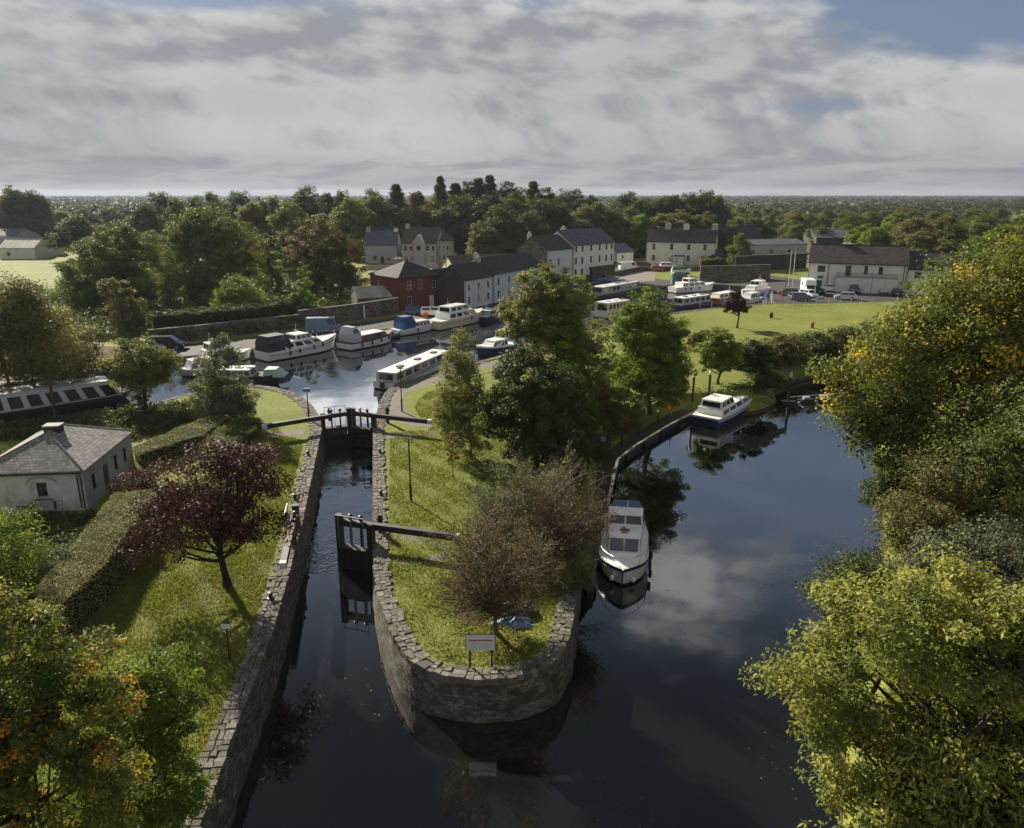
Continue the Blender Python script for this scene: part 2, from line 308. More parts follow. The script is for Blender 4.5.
plain('boat_green', (0.045, 0.13, 0.085), 0.45, 0.25, 1.4, bumpd=0)
plain('pale_green', (0.30, 0.42, 0.34), 0.5, 0.2, 1.4, bumpd=0)
plain('teal', (0.04, 0.12, 0.12), 0.6, 0.25, 1.4)
plain('teak', (0.20, 0.11, 0.06), 0.6, 0.3, 3)
plain('orange', (0.75, 0.16, 0.03), 0.5, 0.15, 3)
plain('red', (0.50, 0.035, 0.03), 0.45, 0.15, 3)
plain('green_box', (0.03, 0.33, 0.10), 0.5, 0.15, 3)
plain('sign_white', (0.72, 0.74, 0.76), 0.5, 0.06, 3, bumpd=0)
plain('sign_blue', (0.03, 0.10, 0.30), 0.5, 0.1, 3, bumpd=0)
plain('sign_red', (0.40, 0.07, 0.05), 0.5, 0.1, 3, bumpd=0)
plain('ink', (0.05, 0.055, 0.07), 0.6, 0.1, 3, bumpd=0)
plain('ink_grey', (0.38, 0.40, 0.43), 0.6, 0.1, 3, bumpd=0)
plain('tarp_blue', (0.10, 0.20, 0.38), 0.45, 0.3, 1.5, bumpd=0.03, dirt=(0.55, 0.60, 0.66))
plain('tarp_pale', (0.52, 0.52, 0.50), 0.6, 0.3, 1.5, bumpd=0.03, dirt=(0.25, 0.25, 0.24))
plain('car_blue', (0.05, 0.10, 0.17), 0.25, 0.1, 1, metallic=0.3, bumpd=0)
plain('car_silver', (0.45, 0.46, 0.47), 0.25, 0.1, 1, metallic=0.5, bumpd=0)
plain('car_white', (0.78, 0.78, 0.78), 0.25, 0.05, 1, bumpd=0)
plain('car_black', (0.015, 0.016, 0.018), 0.2, 0.1, 1, bumpd=0)
plain('car_red', (0.38, 0.03, 0.025), 0.25, 0.1, 1, bumpd=0)
plain('car_grey', (0.12, 0.14, 0.16), 0.3, 0.1, 1, metallic=0.3, bumpd=0)
plain('lamp_glass', (0.7, 0.7, 0.66), 0.15, 0.05, 1, bumpd=0)
plain('tail_glass', (0.35, 0.01, 0.01), 0.2, 0.05, 1, bumpd=0)
slate('slate_pale', (0.13, 0.13, 0.13), (0.36, 0.355, 0.345), 0.28, 0.26, lichen=(0.11, 0.11, 0.105), rough=0.85, bd=0.05)
slate('slate_dark', (0.030, 0.031, 0.035), (0.075, 0.075, 0.080), 0.5, 0.28)
slate('slate_blue', (0.06, 0.07, 0.09), (0.14, 0.155, 0.18), 0.5, 0.28)
slate('slate_brown', (0.060, 0.050, 0.043), (0.12, 0.10, 0.088), 0.5, 0.28, lichen=(0.09, 0.085, 0.05))
slate('slate_purple', (0.045, 0.038, 0.040), (0.10, 0.088, 0.092), 0.5, 0.28)
slate('asbestos', (0.26, 0.245, 0.225), (0.48, 0.46, 0.42), 1.0, 2.4, rough=0.7)
slate('brick_red', (0.12, 0.038, 0.032), (0.21, 0.070, 0.056), 0.24, 0.085, rough=0.9, bd=0.01)
slate('block_dark', (0.045, 0.036, 0.034), (0.095, 0.072, 0.066), 0.45, 0.2, rough=0.9, bd=0.01)
water('river_water', (0.005, 0.006, 0.006), 2.2, 2.2, 0.006)
water('basin_water', (0.006, 0.009, 0.012), 3.0, 1.6, 0.008)
water('lock_water', (0.005, 0.006, 0.006), 1.95, 5.0, 0.05)

# ------------------------------------------------------------------ mesh builder
class MB:
    def __init__(s): s.v = []; s.f = []; s.m = []; s.uv = []; s.mats = []
    def mi(s, mat):
        if mat not in s.mats: s.mats.append(mat)
        return s.mats.index(mat)
    def face(s, pts, mat, uv=None):
        k = len(s.v); s.v += [tuple(p) for p in pts]; s.f.append(tuple(range(k, k+len(pts)))); s.m.append(s.mi(mat))
        if uv is None:
            P0, P1, P2 = [Vector(p) for p in (pts[0], pts[1], pts[2])]
            n = (P1-P0).cross(P2-P0)
            if len(pts) > 3 and n.length < 1e-9: n = (P2-P0).cross(Vector(pts[3])-P0)
            if n.length > 1e-12: n.normalize()
            else: n = Vector((0, 0, 1))
            t = Vector((0, 0, 1)).cross(n)
            t = t.normalized() if t.length > 0.05 else Vector((1, 0, 0))
            b = n.cross(t)
            uv = [(Vector(p).dot(t), Vector(p).dot(b)) for p in pts]
        s.uv += list(uv)
    def hexa(s, p, mat, skip=()):          # p: 4 bottom (ccw from above), 4 top
        q = [(3, 2, 1, 0), (4, 5, 6, 7), (0, 1, 5, 4), (1, 2, 6, 5), (2, 3, 7, 6), (3, 0, 4, 7)]
        for i, f in enumerate(q):
            if i not in skip: s.face([p[j] for j in f], mat)
    def box(s, x0, x1, y0, y1, z0, z1, mat):
        s.hexa([(x0, y0, z0), (x1, y0, z0), (x1, y1, z0), (x0, y1, z0), (x0, y0, z1), (x1, y0, z1), (x1, y1, z1), (x0, y1, z1)], mat)
    def taper(s, x0, x1, w0, w1, z0, z1, fb, ff, side, mat):
        """cabin: x back..front, half widths at back/front, leans: fb back, ff front, side"""
        p = [(x0, -w0, z0), (x1, -w1, z0), (x1, w1, z0), (x0, w0, z0),
             (x0+fb, -w0+side, z1), (x1-ff, -w1+side, z1), (x1-ff, w1-side, z1), (x0+fb, w0-side, z1)]
        s.hexa(p, mat); return p
    def beam(s, a, b, wd, ht, mat):
        a = Vector(a); b = Vector(b); d = (b-a).normalized()
        r = d.cross(Vector((0, 0, 1)))
        r = r.normalized() if r.length > 1e-4 else Vector((1, 0, 0))
        u = r.cross(d)
        r *= wd/2; u *= ht/2
        s.hexa([a+r-u, b+r-u, b-r-u, a-r-u, a+r+u, b+r+u, b-r+u, a-r+u], mat)
    def tube(s, pts, rad, mat, n=8, cap=True):
        pts = [Vector(p) for p in pts]; rs = rad if isinstance(rad, (list, tuple)) else [rad]*len(pts)
        rings = []; prev = None
        for i, p in enumerate(pts):
            d = (pts[min(i+1, len(pts)-1)]-pts[max(i-1, 0)]).normalized()
            r = d.cross(Vector((0, 0, 1)))
            r = r.normalized() if r.length > 1e-2 else (prev or Vector((1, 0, 0)))
            prev = r; u = r.cross(d).normalized()
            rings.append([p+(r*cos(2*pi*k/n)+u*sin(2*pi*k/n))*rs[i] for k in range(n)])
        for i in range(len(rings)-1):
            for k in range(n):
                s.face([rings[i][k], rings[i+1][k], rings[i+1][(k+1) % n], rings[i][(k+1) % n]], mat)
        if cap:
            s.face(rings[0], mat); s.face(rings[-1][::-1], mat)
    def lathe(s, prof, mat, n=10, c=(0, 0, 0)):
        for (r0, z0), (r1, z1) in zip(prof[:-1], prof[1:]):
            for k in range(n):
                a, b = 2*pi*k/n, 2*pi*(k+1)/n
                q = [(c[0]+r0*cos(a), c[1]+r0*sin(a), c[2]+z0), (c[0]+r0*cos(b), c[1]+r0*sin(b), c[2]+z0),
                     (c[0]+r1*cos(b), c[1]+r1*sin(b), c[2]+z1), (c[0]+r1*cos(a), c[1]+r1*sin(a), c[2]+z1)]
                if r0 < 1e-6: q = q[1:]
                elif r1 < 1e-6: q = q[:3]
                s.face(q, mat)
    def panel(s, c4, u0, u1, v0, v1, th, mat):
        """thin slab standing on the face c4 = bl, br, tr, tl (seen from outside)"""
        bl, br, tr, tl = [Vector(p) for p in c4]
        n = (br-bl).cross(tl-bl).normalized()
        f = lambda u, v: (bl*(1-u)+br*u)*(1-v)+(tl*(1-u)+tr*u)*v
        q = [f(u0, v0), f(u1, v0), f(u1, v1), f(u0, v1)]
        s.hexa([q[0]+n*th, q[1]+n*th, q[1], q[0], q[3]+n*th, q[2]+n*th, q[2], q[3]], mat)
    def build(s, name, parent=None, smooth=False, loc=None, rz=0):
        me = bpy.data.meshes.new(name); me.from_pydata(s.v, [], s.f)
        for mt in s.mats: me.materials.append(M[mt])
        me.polygons.foreach_set('material_index', s.m)
        ul = me.uv_layers.new(name='UVMap'); ul.data.foreach_set('uv', [c for p in s.uv for c in p])
        if smooth:
            import bmesh
            b = bmesh.new(); b.from_mesh(me); bmesh.ops.remove_doubles(b, verts=b.verts, dist=1e-4); b.to_mesh(me); b.free()
            me.polygons.foreach_set('use_smooth', [True]*len(me.polygons))
        me.update()
        o = bpy.data.objects.new(name, me); COL.objects.link(o)
        if parent: o.parent = parent
        if loc: o.location = loc
        o.rotation_euler.z = rz
        return o
def tag(o, label=None, cat=None, group=None, kind=None):
    for k, v in (('label', label), ('category', cat), ('group', group), ('kind', kind)):
        if v: o[k] = v
    return o
def thing(name, label, cat, loc=(0, 0, 0), rz=0, group=None):
    o = bpy.data.objects.new(name, None); COL.objects.link(o); o.location = loc; o.rotation_euler.z = rz
    o.empty_display_size = 0.3
    return tag(o, label, cat, group)
def part(name, mb, parent, label=None, smooth=False):
    o = mb.build(name, parent, smooth)
    if label: o['label'] = label
    return o
def one(mb_fn, *a):
    b = MB(); getattr(b, mb_fn)(*a); return b
def copy_tree(o, parent=None, sc=None):
    c = o.copy(); COL.objects.link(c)
    if parent: c.parent = parent
    for ch in [x for x in KIDS.get(o.name, [])]: copy_tree(ch, c)
    return c
KIDS = {}
def note_kids(o):
    KIDS[o.name] = [x for x in bpy.data.objects if x.parent == o]
    for x in KIDS[o.name]: note_kids(x)
# ------------------------------------------------------------------ foliage
def np_mesh(name, V, quads, mats, lv=None, tri=False):
    """V (n,3), quads (m,4) as one mesh"""
    k = quads.shape[1]; me = bpy.data.meshes.new(name)
    me.vertices.add(len(V)); me.vertices.foreach_set('co', np.ascontiguousarray(V, dtype=np.float32).ravel())
    me.loops.add(len(quads)*k); me.loops.foreach_set('vertex_index', np.ascontiguousarray(quads, dtype=np.int32).ravel())
    me.polygons.add(len(quads)); me.polygons.foreach_set('loop_start', np.arange(0, len(quads)*k, k, dtype=np.int32))
    try: me.polygons.foreach_set('loop_total', np.full(len(quads), k, dtype=np.int32))
    except Exception: pass
    for m_ in mats: me.materials.append(M[m_])
    if lv is not None:
        a = me.attributes.new('lv', 'FLOAT', 'FACE'); a.data.foreach_set('value', np.ascontiguousarray(lv, dtype=np.float32))
    me.update(calc_edges=True); return me
def leaf_geo(rng, C, size, up=0.6, aspect=0.55, out=None):
    """kite-shaped leaves at C"""
    n = len(C); N = rng.normal(size=(n, 3)); N[:, 2] = np.abs(N[:, 2])*0.6+up
    if out is not None: N += out
    N /= np.linalg.norm(N, axis=1)[:, None]+1e-9
    T = np.cross(N, rng.normal(size=(n, 3))); T /= np.linalg.norm(T, axis=1)[:, None]+1e-9
    B = np.cross(N, T)
    L = size[:, None]*0.5; W = L*aspect
    V = np.empty((n, 4, 3)); V[:, 0] = C-T*L; V[:, 1] = C+B*W-T*L*0.1; V[:, 2] = C+T*L; V[:, 3] = C-B*W-T*L*0.1
    V[:, (0, 2), 2] -= (size*0.10)[:, None]
    return V.reshape(-1, 3), np.arange(4*n).reshape(n, 4)
def dirs(rng, n, zmin=-1.0):
    out = np.empty((0, 3))
    while len(out) < n:
        d = rng.normal(size=(n*3, 3)); d /= np.linalg.norm(d, axis=1)[:, None]
        out = np.vstack([out, d[d[:, 2] > zmin]])
    return out[:n]
def tube_geo(pts, rad, n):
    pts = np.asarray(pts, float); k = len(pts)
    d = np.gradient(pts, axis=0); d /= np.linalg.norm(d, axis=1)[:, None]+1e-9
    ref = np.where(np.abs(d[:, 2:3]) > 0.95, np.array([[1., 0, 0]]), np.array([[0, 0, 1.]]))
    r = np.cross(d, ref); r /= np.linalg.norm(r, axis=1)[:, None]+1e-9; u = np.cross(r, d)
    a = np.arange(n)*2*pi/n
    V = pts[:, None, :]+(r[:, None, :]*np.cos(a)[None, :, None]+u[:, None, :]*np.sin(a)[None, :, None])*np.asarray(rad)[:, None, None]
    i = np.arange(k-1)[:, None]; j = np.arange(n)[None, :]
    q = np.stack([i*n+j, i*n+(j+1) % n, (i+1)*n+(j+1) % n, (i+1)*n+j], -1).reshape(-1, 4)
    return V.reshape(-1, 3), q
class Geo:
    def __init__(s): s.V = []; s.Q = []; s.k = 0
    def add(s, V, q): s.V.append(V); s.Q.append(q+s.k); s.k += len(V)
    def get(s): return np.vstack(s.V), np.vstack(s.Q)
def auto_lobes(rng, z0, z1, R, k=8, tall=False):
    mid = (z0+z1)/2; hh = (z1-z0)/2
    L = [(0, 0, mid, R*0.68, R*0.68, hh*0.86)]
    for i in range(k):
        a = 2*pi*i/k+rng.uniform(-.4, .4); zt = rng.uniform(-0.75, 0.72); rr = R*0.58*sqrt(max(0.12, 1-zt*zt*0.8))
        s_ = rng.uniform(0.30, 0.48)
        L.append((rr*cos(a), rr*sin(a), mid+zt*hh*0.72, R*s_, R*s_, max(R*s_*0.8, hh*s_*0.62)))
    L.append((rng.uniform(-.15, .15)*R, rng.uniform(-.15, .15)*R, z1-hh*0.33, R*0.4, R*0.4, hh*0.33))
    return L
def tree_meshes(name, seed, h, R, z0, leaf, nclump, per, mat, bark='bark', lobes=None, k=8, tr=None, clump=0.12,
                limbs=14, style='round', up=0.6, gap=0.0, flat=0.62, droop=0.0, aspect=0.55, stems=1):
    rng = np.random.default_rng(seed)
    if lobes is None and style == 'round': lobes = auto_lobes(rng, z0, h, R, k)
    if style == 'conifer':
        t = rng.uniform(0, 1, nclump)**0.8; z = z0+(h-z0)*t; rad = R*(1-t)**0.8*rng.uniform(0.35, 1.0, nclump)+0.05
        lay = np.floor(t*11)/11; a = rng.uniform(0, 2*pi, nclump)
        rad *= 0.8+0.3*np.sin(a*5+lay*40)
        CC = np.stack([rad*np.cos(a), rad*np.sin(a), z-rad*0.15], 1); cr = np.full(nclump, R*clump)*(1.25-t*0.7)
        hue = rng.uniform(0.1, 0.8, nclump)
    else:
        L = np.array(lobes); vol = (L[:, 3]*L[:, 4]*L[:, 5])**0.72; pk = rng.choice(len(L), nclump, p=vol/vol.sum())
        d = dirs(rng, nclump, -0.65)
        rr = np.where(rng.uniform(size=nclump) < 0.72, rng.uniform(0.80, 1.06, nclump), rng.uniform(0.3, 0.85, nclump))
        CC = L[pk, :3]+d*L[pk, 3:6]*rr[:, None]
        if gap > 0:
            keep = np.sin(CC[:, 0]*1.9/R*3+seed)+np.sin(CC[:, 1]*2.3/R*3+1.3*seed)+np.sin(CC[:, 2]*2.1/R*3+seed*.7) > -3+gap*2.2
            CC = CC[keep]; pk = pk[keep]
        if droop: CC[:, 2] -= droop*rng.uniform(0, 1, len(CC))**2
        CC = CC[CC[:, 2] > 0.25]
        cr = R*clump*rng.uniform(0.6, 1.35, len(CC))
        hue = np.clip(rng.normal(0.45, 0.25, len(CC)), 0, 1)
    nc = len(CC); idx = np.repeat(np.arange(nc), per); n = len(idx)
    g = rng.normal(size=(n, 3)); g /= np.linalg.norm(g, axis=1)[:, None]; g *= (rng.uniform(0, 1, n)**0.42)[:, None]
    g[:, 2] *= flat
    C = CC[idx]+g*cr[idx][:, None]*1.35
    if droop: C[:, 2] -= droop*0.4*rng.uniform(0, 1, n)**2
    C[:, 2] = np.maximum(C[:, 2], 0.12)
    size = leaf*rng.uniform(0.45, 1.5, n)
    ctr = np.array([0, 0, (z0+h)/2]); o = CC[idx]-ctr; o /= np.linalg.norm(o, axis=1)[:, None]+1e-6; cd = rng.normal(size=(nc, 3))*0.55; o = o*0.9+cd[idx]
    V, q = leaf_geo(rng, C, size, up, aspect, out=o*0.55+g*0.5)
    lv = np.clip(hue[idx]*0.72+rng.uniform(0, 1, n)*0.30, 0, 1)
    crown = np_mesh(name+'_crown', V, q, [mat], lv)
    # trunk and limbs
    G_ = Geo(); tr = tr or max(0.07, h*0.022)
    for st in range(stems):
        sx, sy = (0, 0) if stems == 1 else (rng.uniform(-.12, .12)*R*1.5, rng.uniform(-.12, .12)*R*1.5)
        top = z0+(h-z0)*(0.9 if style == 'conifer' else 0.62); nn = 7
        tz = np.linspace(-0.25, top, nn); wob = rng.normal(size=(nn, 2))*h*0.012; wob[0] = 0
        tp = np.stack([sx+np.cumsum(wob[:, 0])+(sx*tz/h*2), sy+np.cumsum(wob[:, 1])+(sy*tz/h*2), tz], 1)
        r_ = tr/(stems**0.5)*np.linspace(1.0, 0.30, nn); r_[0] *= 1.35
        G_.add(*tube_geo(tp, r_, 8))
        if style != 'conifer' and nc:
            far = rng.choice(nc, min(limbs, nc), replace=False)
            for j in far:
                e = CC[j]; s0 = max(z0*0.75, min(top*0.95, e[2]*rng.uniform(0.35, 0.75)))
                b = np.array([np.interp(s0, tz, tp[:, 0]), np.interp(s0, tz, tp[:, 1]), s0])
                t = np.linspace(0, 1, 6)[:, None]; mid = (b+e)/2+np.array([0, 0, -0.06*h*(1 if e[2] > s0 else -0.4)])+rng.normal(size=3)*h*0.02
                p = (1-t)**2*b+2*t*(1-t)*mid+t*t*e
                r0 = tr*rng.uniform(0.30, 0.48)/(stems**0.5)
                G_.add(*tube_geo(p, r0*(1-t[:, 0]*0.85), 5))
                for _ in range(3):
                    u_ = rng.integers(2, 5); e2 = CC[rng.integers(nc)]
                    if np.linalg.norm(e2-p[u_]) < R*0.75:
                        G_.add(*tube_geo([p[u_], (p[u_]+e2)/2+rng.normal(size=3)*R*0.05, e2], [r0*0.4, r0*0.28, r0*0.1], 4))
    tv, tq = G_.get()
    trunk = np_mesh(name+'_trunk', tv, tq, [bark])
    trunk.polygons.foreach_set('use_smooth', [True]*len(trunk.polygons))
    return crown, trunk
def place_tree(meshes, name, label, cat, x, y, z=0.0, rz=0.0, sc=(1, 1, 1), group=None):
    t = thing(name, label, cat, (x, y, z), rz, group); t.scale = sc
    for nm, me in zip(('crown', 'trunk'), meshes):
        o = bpy.data.objects.new(nm, me); COL.objects.link(o); o.parent = t
    return t
def twig_meshes(name, seed, h, R, z0, mat, nleaf, leaf, n1=12, bark='twig', tr=0.14, spread=1.0, lift=0.9):
    """thin many-branched crown with sparse small leaves"""
    rng = np.random.default_rng(seed); G_ = Geo(); tips = []
    def grow(p, d, L, r, lev):
        k = 5; pts = [p]; dd = d.copy()
        for i in range(k):
            dd = dd+rng.normal(size=3)*0.13+np.array([0, 0, 0.05*lift]); dd /= np.linalg.norm(dd); pts.append(pts[-1]+dd*L/k)
        pts = np.array(pts); G_.add(*tube_geo(pts, np.linspace(r, r*0.45, k+1), 6 if lev == 0 else (4 if lev == 1 else 3)))
        if lev >= 1: tips.extend(pts[2:])
        if lev < 3:
            for j in range([0, 9, 7][lev] if lev else 0):
                i = rng.integers(1, k+1); e = dd+rng.normal(size=3)*0.55*spread; e[2] = abs(e[2])*0.6+0.1*lift; e /= np.linalg.norm(e)
                grow(pts[i], e, L*rng.uniform(0.45, 0.7), r*0.42, lev+1)
        return pts
    tp = grow(np.array([0, 0, -0.2]), np.array([0, 0, 1.0]), z0+0.2, tr, 0)
    for j in range(n1):
        a = 2*pi*j/n1+rng.uniform(-.3, .3); el = rng.uniform(0.35, 1.25)
        d = np.array([cos(a)*cos(el), sin(a)*cos(el), sin(el)])
        L = 1.0/sqrt((cos(el)/R)**2+(sin(el)/(h-z0))**2)*0.72
        grow(tp[rng.integers(3, 6)], d, L, tr*0.5, 1)
    tips = np.array(tips); c = tips[rng.integers(0, len(tips), nleaf)]+rng.normal(size=(nleaf, 3))*0.10*R/2.5
    V, q = leaf_geo(rng, c, leaf*rng.uniform(0.6, 1.3, nleaf), 0.4)
    lv = rng.uniform(0, 1, nleaf); tv, tq = G_.get()
    tr_me = np_mesh(name+'_trunk', tv, tq, [bark])
    return np_mesh(name+'_crown', V, q, [mat], lv), tr_me
def hedge(name, label, poly, h, seed, mat='leaf_hedge', dens=110, leaf=0.10, z=0.0, lump=0.12):
    """clipped hedge over a ground polygon (ccw list of x, y)"""
    rng = np.random.default_rng(seed); n = len(poly)
    cx = sum(p[0] for p in poly)/n; cy = sum(p[1] for p in poly)/n
    t = thing(name, label, 'hedge', (cx, cy, z))
    c = MB(); ins = [((p[0]-cx)*0.94, (p[1]-cy)*0.94) for p in poly]
    for i in range(n):
        a, b = ins[i], ins[(i+1) % n]; c.face([(*a, 0), (*b, 0), (*b, h*0.92), (*a, h*0.92)], 'hedge_core')
    c.face([(*p, h*0.92) for p in ins], 'hedge_core')
    part('branch_mass', c, t)
    xs = [p[0]-cx for p in poly]; ys = [p[1]-cy for p in poly]
    pts = []; outs = []
    area = abs(sum(xs[i]*ys[(i+1) % n]-xs[(i+1) % n]*ys[i] for i in range(n)))/2
    N = int(area*dens*2.2); q = np.stack([rng.uniform(min(xs), max(xs), N*3), rng.uniform(min(ys), max(ys), N*3)], 1)
    inside = np.zeros(len(q), bool)
    for i in range(n):
        x1, y1, x2, y2 = xs[i], ys[i], xs[(i+1) % n], ys[(i+1) % n]
        cond = ((y1 > q[:, 1]) != (y2 > q[:, 1])) & (q[:, 0] < (x2-x1)*(q[:, 1]-y1)/((y2-y1) or 1e-9)+x1)
        inside ^= cond
    q = q[inside][:N]
    zt = h+lump*(np.sin(q[:, 0]*1.7+seed)+np.sin(q[:, 1]*2.3))*0.5+rng.normal(size=len(q))*0.04
    pts.append(np.column_stack([q, zt-np.abs(rng.normal(size=len(q)))*0.06])); outs.append(np.tile([0, 0, 1.0], (len(q), 1)))
    for i in range(n):
        a = np.array([xs[i], ys[i]]); b = np.array([xs[(i+1) % n], ys[(i+1) % n]]); L = np.linalg.norm(b-a); k = int(L*h*dens)
        if k < 1: continue
        u = rng.uniform(0, 1, k); nn = np.array([b[1]-a[1], a[0]-b[0]])/L
        if abs(nn @ ((a+b)/2)) > 0 and nn @ ((a+b)/2) < 0: nn = -nn
        zz_ = rng.uniform(0.02, h, k); xy = a+(b-a)*u[:, None]+nn*(rng.normal(size=k)*0.06+lump*0.5*np.sin(u*L*2+zz_*2))[:, None]
        pts.append(np.column_stack([xy, zz_])); outs.append(np.tile([nn[0], nn[1], 0.3], (k, 1)))
    Pn = np.vstack(pts); V, qd = leaf_geo(rng, Pn, leaf*rng.uniform(0.6, 1.4, len(Pn)), 0.2, 0.6, np.vstack(outs)*0.8)
    big = 0.5+0.25*np.sin(Pn[:, 0]*1.1+seed)*np.sin(Pn[:, 1]*0.9)
    me = np_mesh('foliage', V, qd, [mat], np.clip(big*0.55+rng.uniform(0, 1, len(Pn))*0.5-0.05, 0, 1))
    o = bpy.data.objects.new('foliage', me); COL.objects.link(o); o.parent = t
    return t

# ------------------------------------------------------------------ shoreline (metres), built from where the edges stand
WL, WU = -2.0, -0.6            # river level, basin level
lockL = [(-8.6, -35), (-9.5, 8), G(200, 828), G(233, 736), G(259, 670), G(275, 625), G(287, 580), G(301, 529), (-16.9, 65.3)]
flareL = [G(318, 415), G(311, 404), G(297, 394), G(275, 387), G(240, 384)]
nearW = [G(190, 393), G(140, 407), G(60, 418), G(0, 428), (-130, 72), (-130, 84)]
farQ = [G(-60, 398), G(0, 385), G(100, 370), G(170, 358), G(255, 349), G(330, 337), G(400, 327), G(440, 320), G(490, 311), G(540, 301), G(600, 290), G(640, 287), G(700, 283), G(768, 288)]
nearE = [G(772, 303), G(700, 309), G(640, 318), G(600, 328), G(560, 340), G(510, 353), G(470, 364), G(437, 373), G(414, 379), G(395, 385), G(386, 391), G(380, 402), G(377, 414)]
lockR = [(-12.3, 65.3), G(374, 529), G(374, 562), G(376, 590)]
nose = [G(384, 612), G(394, 639), G(409, 660), G(428, 673), G(461, 680), G(495, 681), G(529, 676), G(553, 665), G(566, 648), G(573, 620), G(576, 590), G(580, 562)]
JZ = -1.4
JP = [G(588, 588, JZ), G(600, 530, JZ), G(611, 482, JZ), G(616, 460, JZ), G(634, 446, JZ), G(665, 427, JZ), G(695, 411, JZ)]
JO = [0.5, 1.3, 2.0, 2.3, 2.4, 2.4, 2.6]
_jn = []
for _i in range(len(JP)):
    _a = Vector(JP[max(_i-1, 0)]); _b = Vector(JP[min(_i+1, len(JP)-1)]); _d = (_b-_a).normalized(); _jn.append(Vector((-_d.y, _d.x)))
JIN = [(p[0]+n.x*o, p[1]+n.y*o) for p, n, o in zip(JP, _jn, JO)]
bankE = [(p[0], p[1]) for p in JIN[1:]]+[G(714, 392), G(736, 392), G(752, 388), G(758, 381), G(750, 373), G(790, 360), G(850, 352), G(930, 348), G(1030, 345), (260, 112)]
eastS = [(260, 90), (62, 86), (45, 84), (38, 74), (31.8, 60), (26.7, 48), (23.0, 40), (18.0, 32), (13.4, 23), (10.8, 16), (9, 8), (9, -35)]
hole = lockL+flareL+nearW+farQ+nearE+lockR+nose+bankE+eastS
def ground_sheet(outer, holes, name, mat, z=0.0, extra=[]):
    vs_, es = [], []
    for ring in [outer]+holes:
        k = len(vs_); vs_ += [Vector((p[0], p[1])) for p in ring]; es += [(k+i, k+(i+1) % len(ring)) for i in range(len(ring))]
    vs_ += [Vector(p) for p in extra]
    v, e, f, _, _, _ = delaunay_2d_cdt(vs_, es, [], 0, 1e-5)
    def inside(x, y, ring):
        r = False
        for i in range(len(ring)):
            (x1, y1), (x2, y2) = ring[i], ring[(i+1) % len(ring)]
            if (y1 > y) != (y2 > y) and x < (x2-x1)*(y-y1)/(y2-y1)+x1: r = not r
        return r
    fs = []
    for t in f:
        cx = sum(v[i].x for i in t)/len(t); cy = sum(v[i].y for i in t)/len(t)
        if inside(cx, cy, outer) and not any(inside(cx, cy, h_) for h_ in holes):
            a, b, c_ = [v[i] for i in t[:3]]
            fs.append(t if (b-a).cross(c_-a) > 0 else t[::-1])
    me = bpy.data.meshes.new(name); me.from_pydata([(p.x, p.y, z) for p in v], [], fs); me.materials.append(M[mat]); me.update()
    o = bpy.data.objects.new(name, me); COL.objects.link(o); tag(o, kind='structure'); return o
ground_sheet([(-7000, -600), (7000, -600), (7000, 9000), (-7000, 9000)], [hole], 'ground', 'grass_ground')
def sheet(name, pts, mat, z=0.004, kind='structure'):
    b = MB()
    vs_ = [Vector(p) for p in pts]; n = len(pts)
    v, e, f, _, _, _ = delaunay_2d_cdt(vs_, [(i, (i+1) % n) for i in range(n)], [tuple(range(n))], 1, 1e-5)
    for t in f:
        a, b_, c_ = [v[i] for i in t[:3]]
        if (b_-a).cross(c_-a) < 0: t = t[::-1]
        b.face([(v[i].x, v[i].y, z) for i in t], mat)
    o = b.build(name); return tag(o, kind=kind)
# water: the river with the lock chamber at one level, the basin above the upper gates at another
gateU_L, gateU_R = (-16.9, 65.3), (-12.3, 65.3)
sheet('river_bed', [(-140, -40), (300, -40), (300, 175), (-140, 175)], 'soil', -5.2)
sheet('river', [(-9, -60), (300, -60), (300, 118), (60, 118), (-4, 70), (-8.2, 41.8), (-13.3, 41.8), (-13.3, 30), (-13, -60)], 'river_water', WL)
sheet('lock_water', [(-13.4, 41.8), (-8.0, 41.8), (-12.0, 65.4), (-17.4, 65.4)], 'lock_water', WL)
# the basin sheet reaches under its quays, but is cut back where the river and lock lie
basin = [(-17.0, 65.4)]+[(p[0]-0.3, p[1]-0.1) for p in flareL[:3]]+[(p[0], p[1]-0.6) for p in flareL[3:]]+[(p[0], p[1]-0.6) for p in nearW[:4]]+[(-131, 71), (-131, 86)]+[(p[0], p[1]+0.6) for p in farQ]+[(G(772, 303)[0]+.6, G(772, 303)[1])]+[(p[0]+.1, p[1]-0.6) for p in nearE[1:9]]+[(p[0]+.4, p[1]) for p in nearE[9:]]+[(-12.2, 65.4)]
sheet('basin_water', basin, 'basin_water', WU)

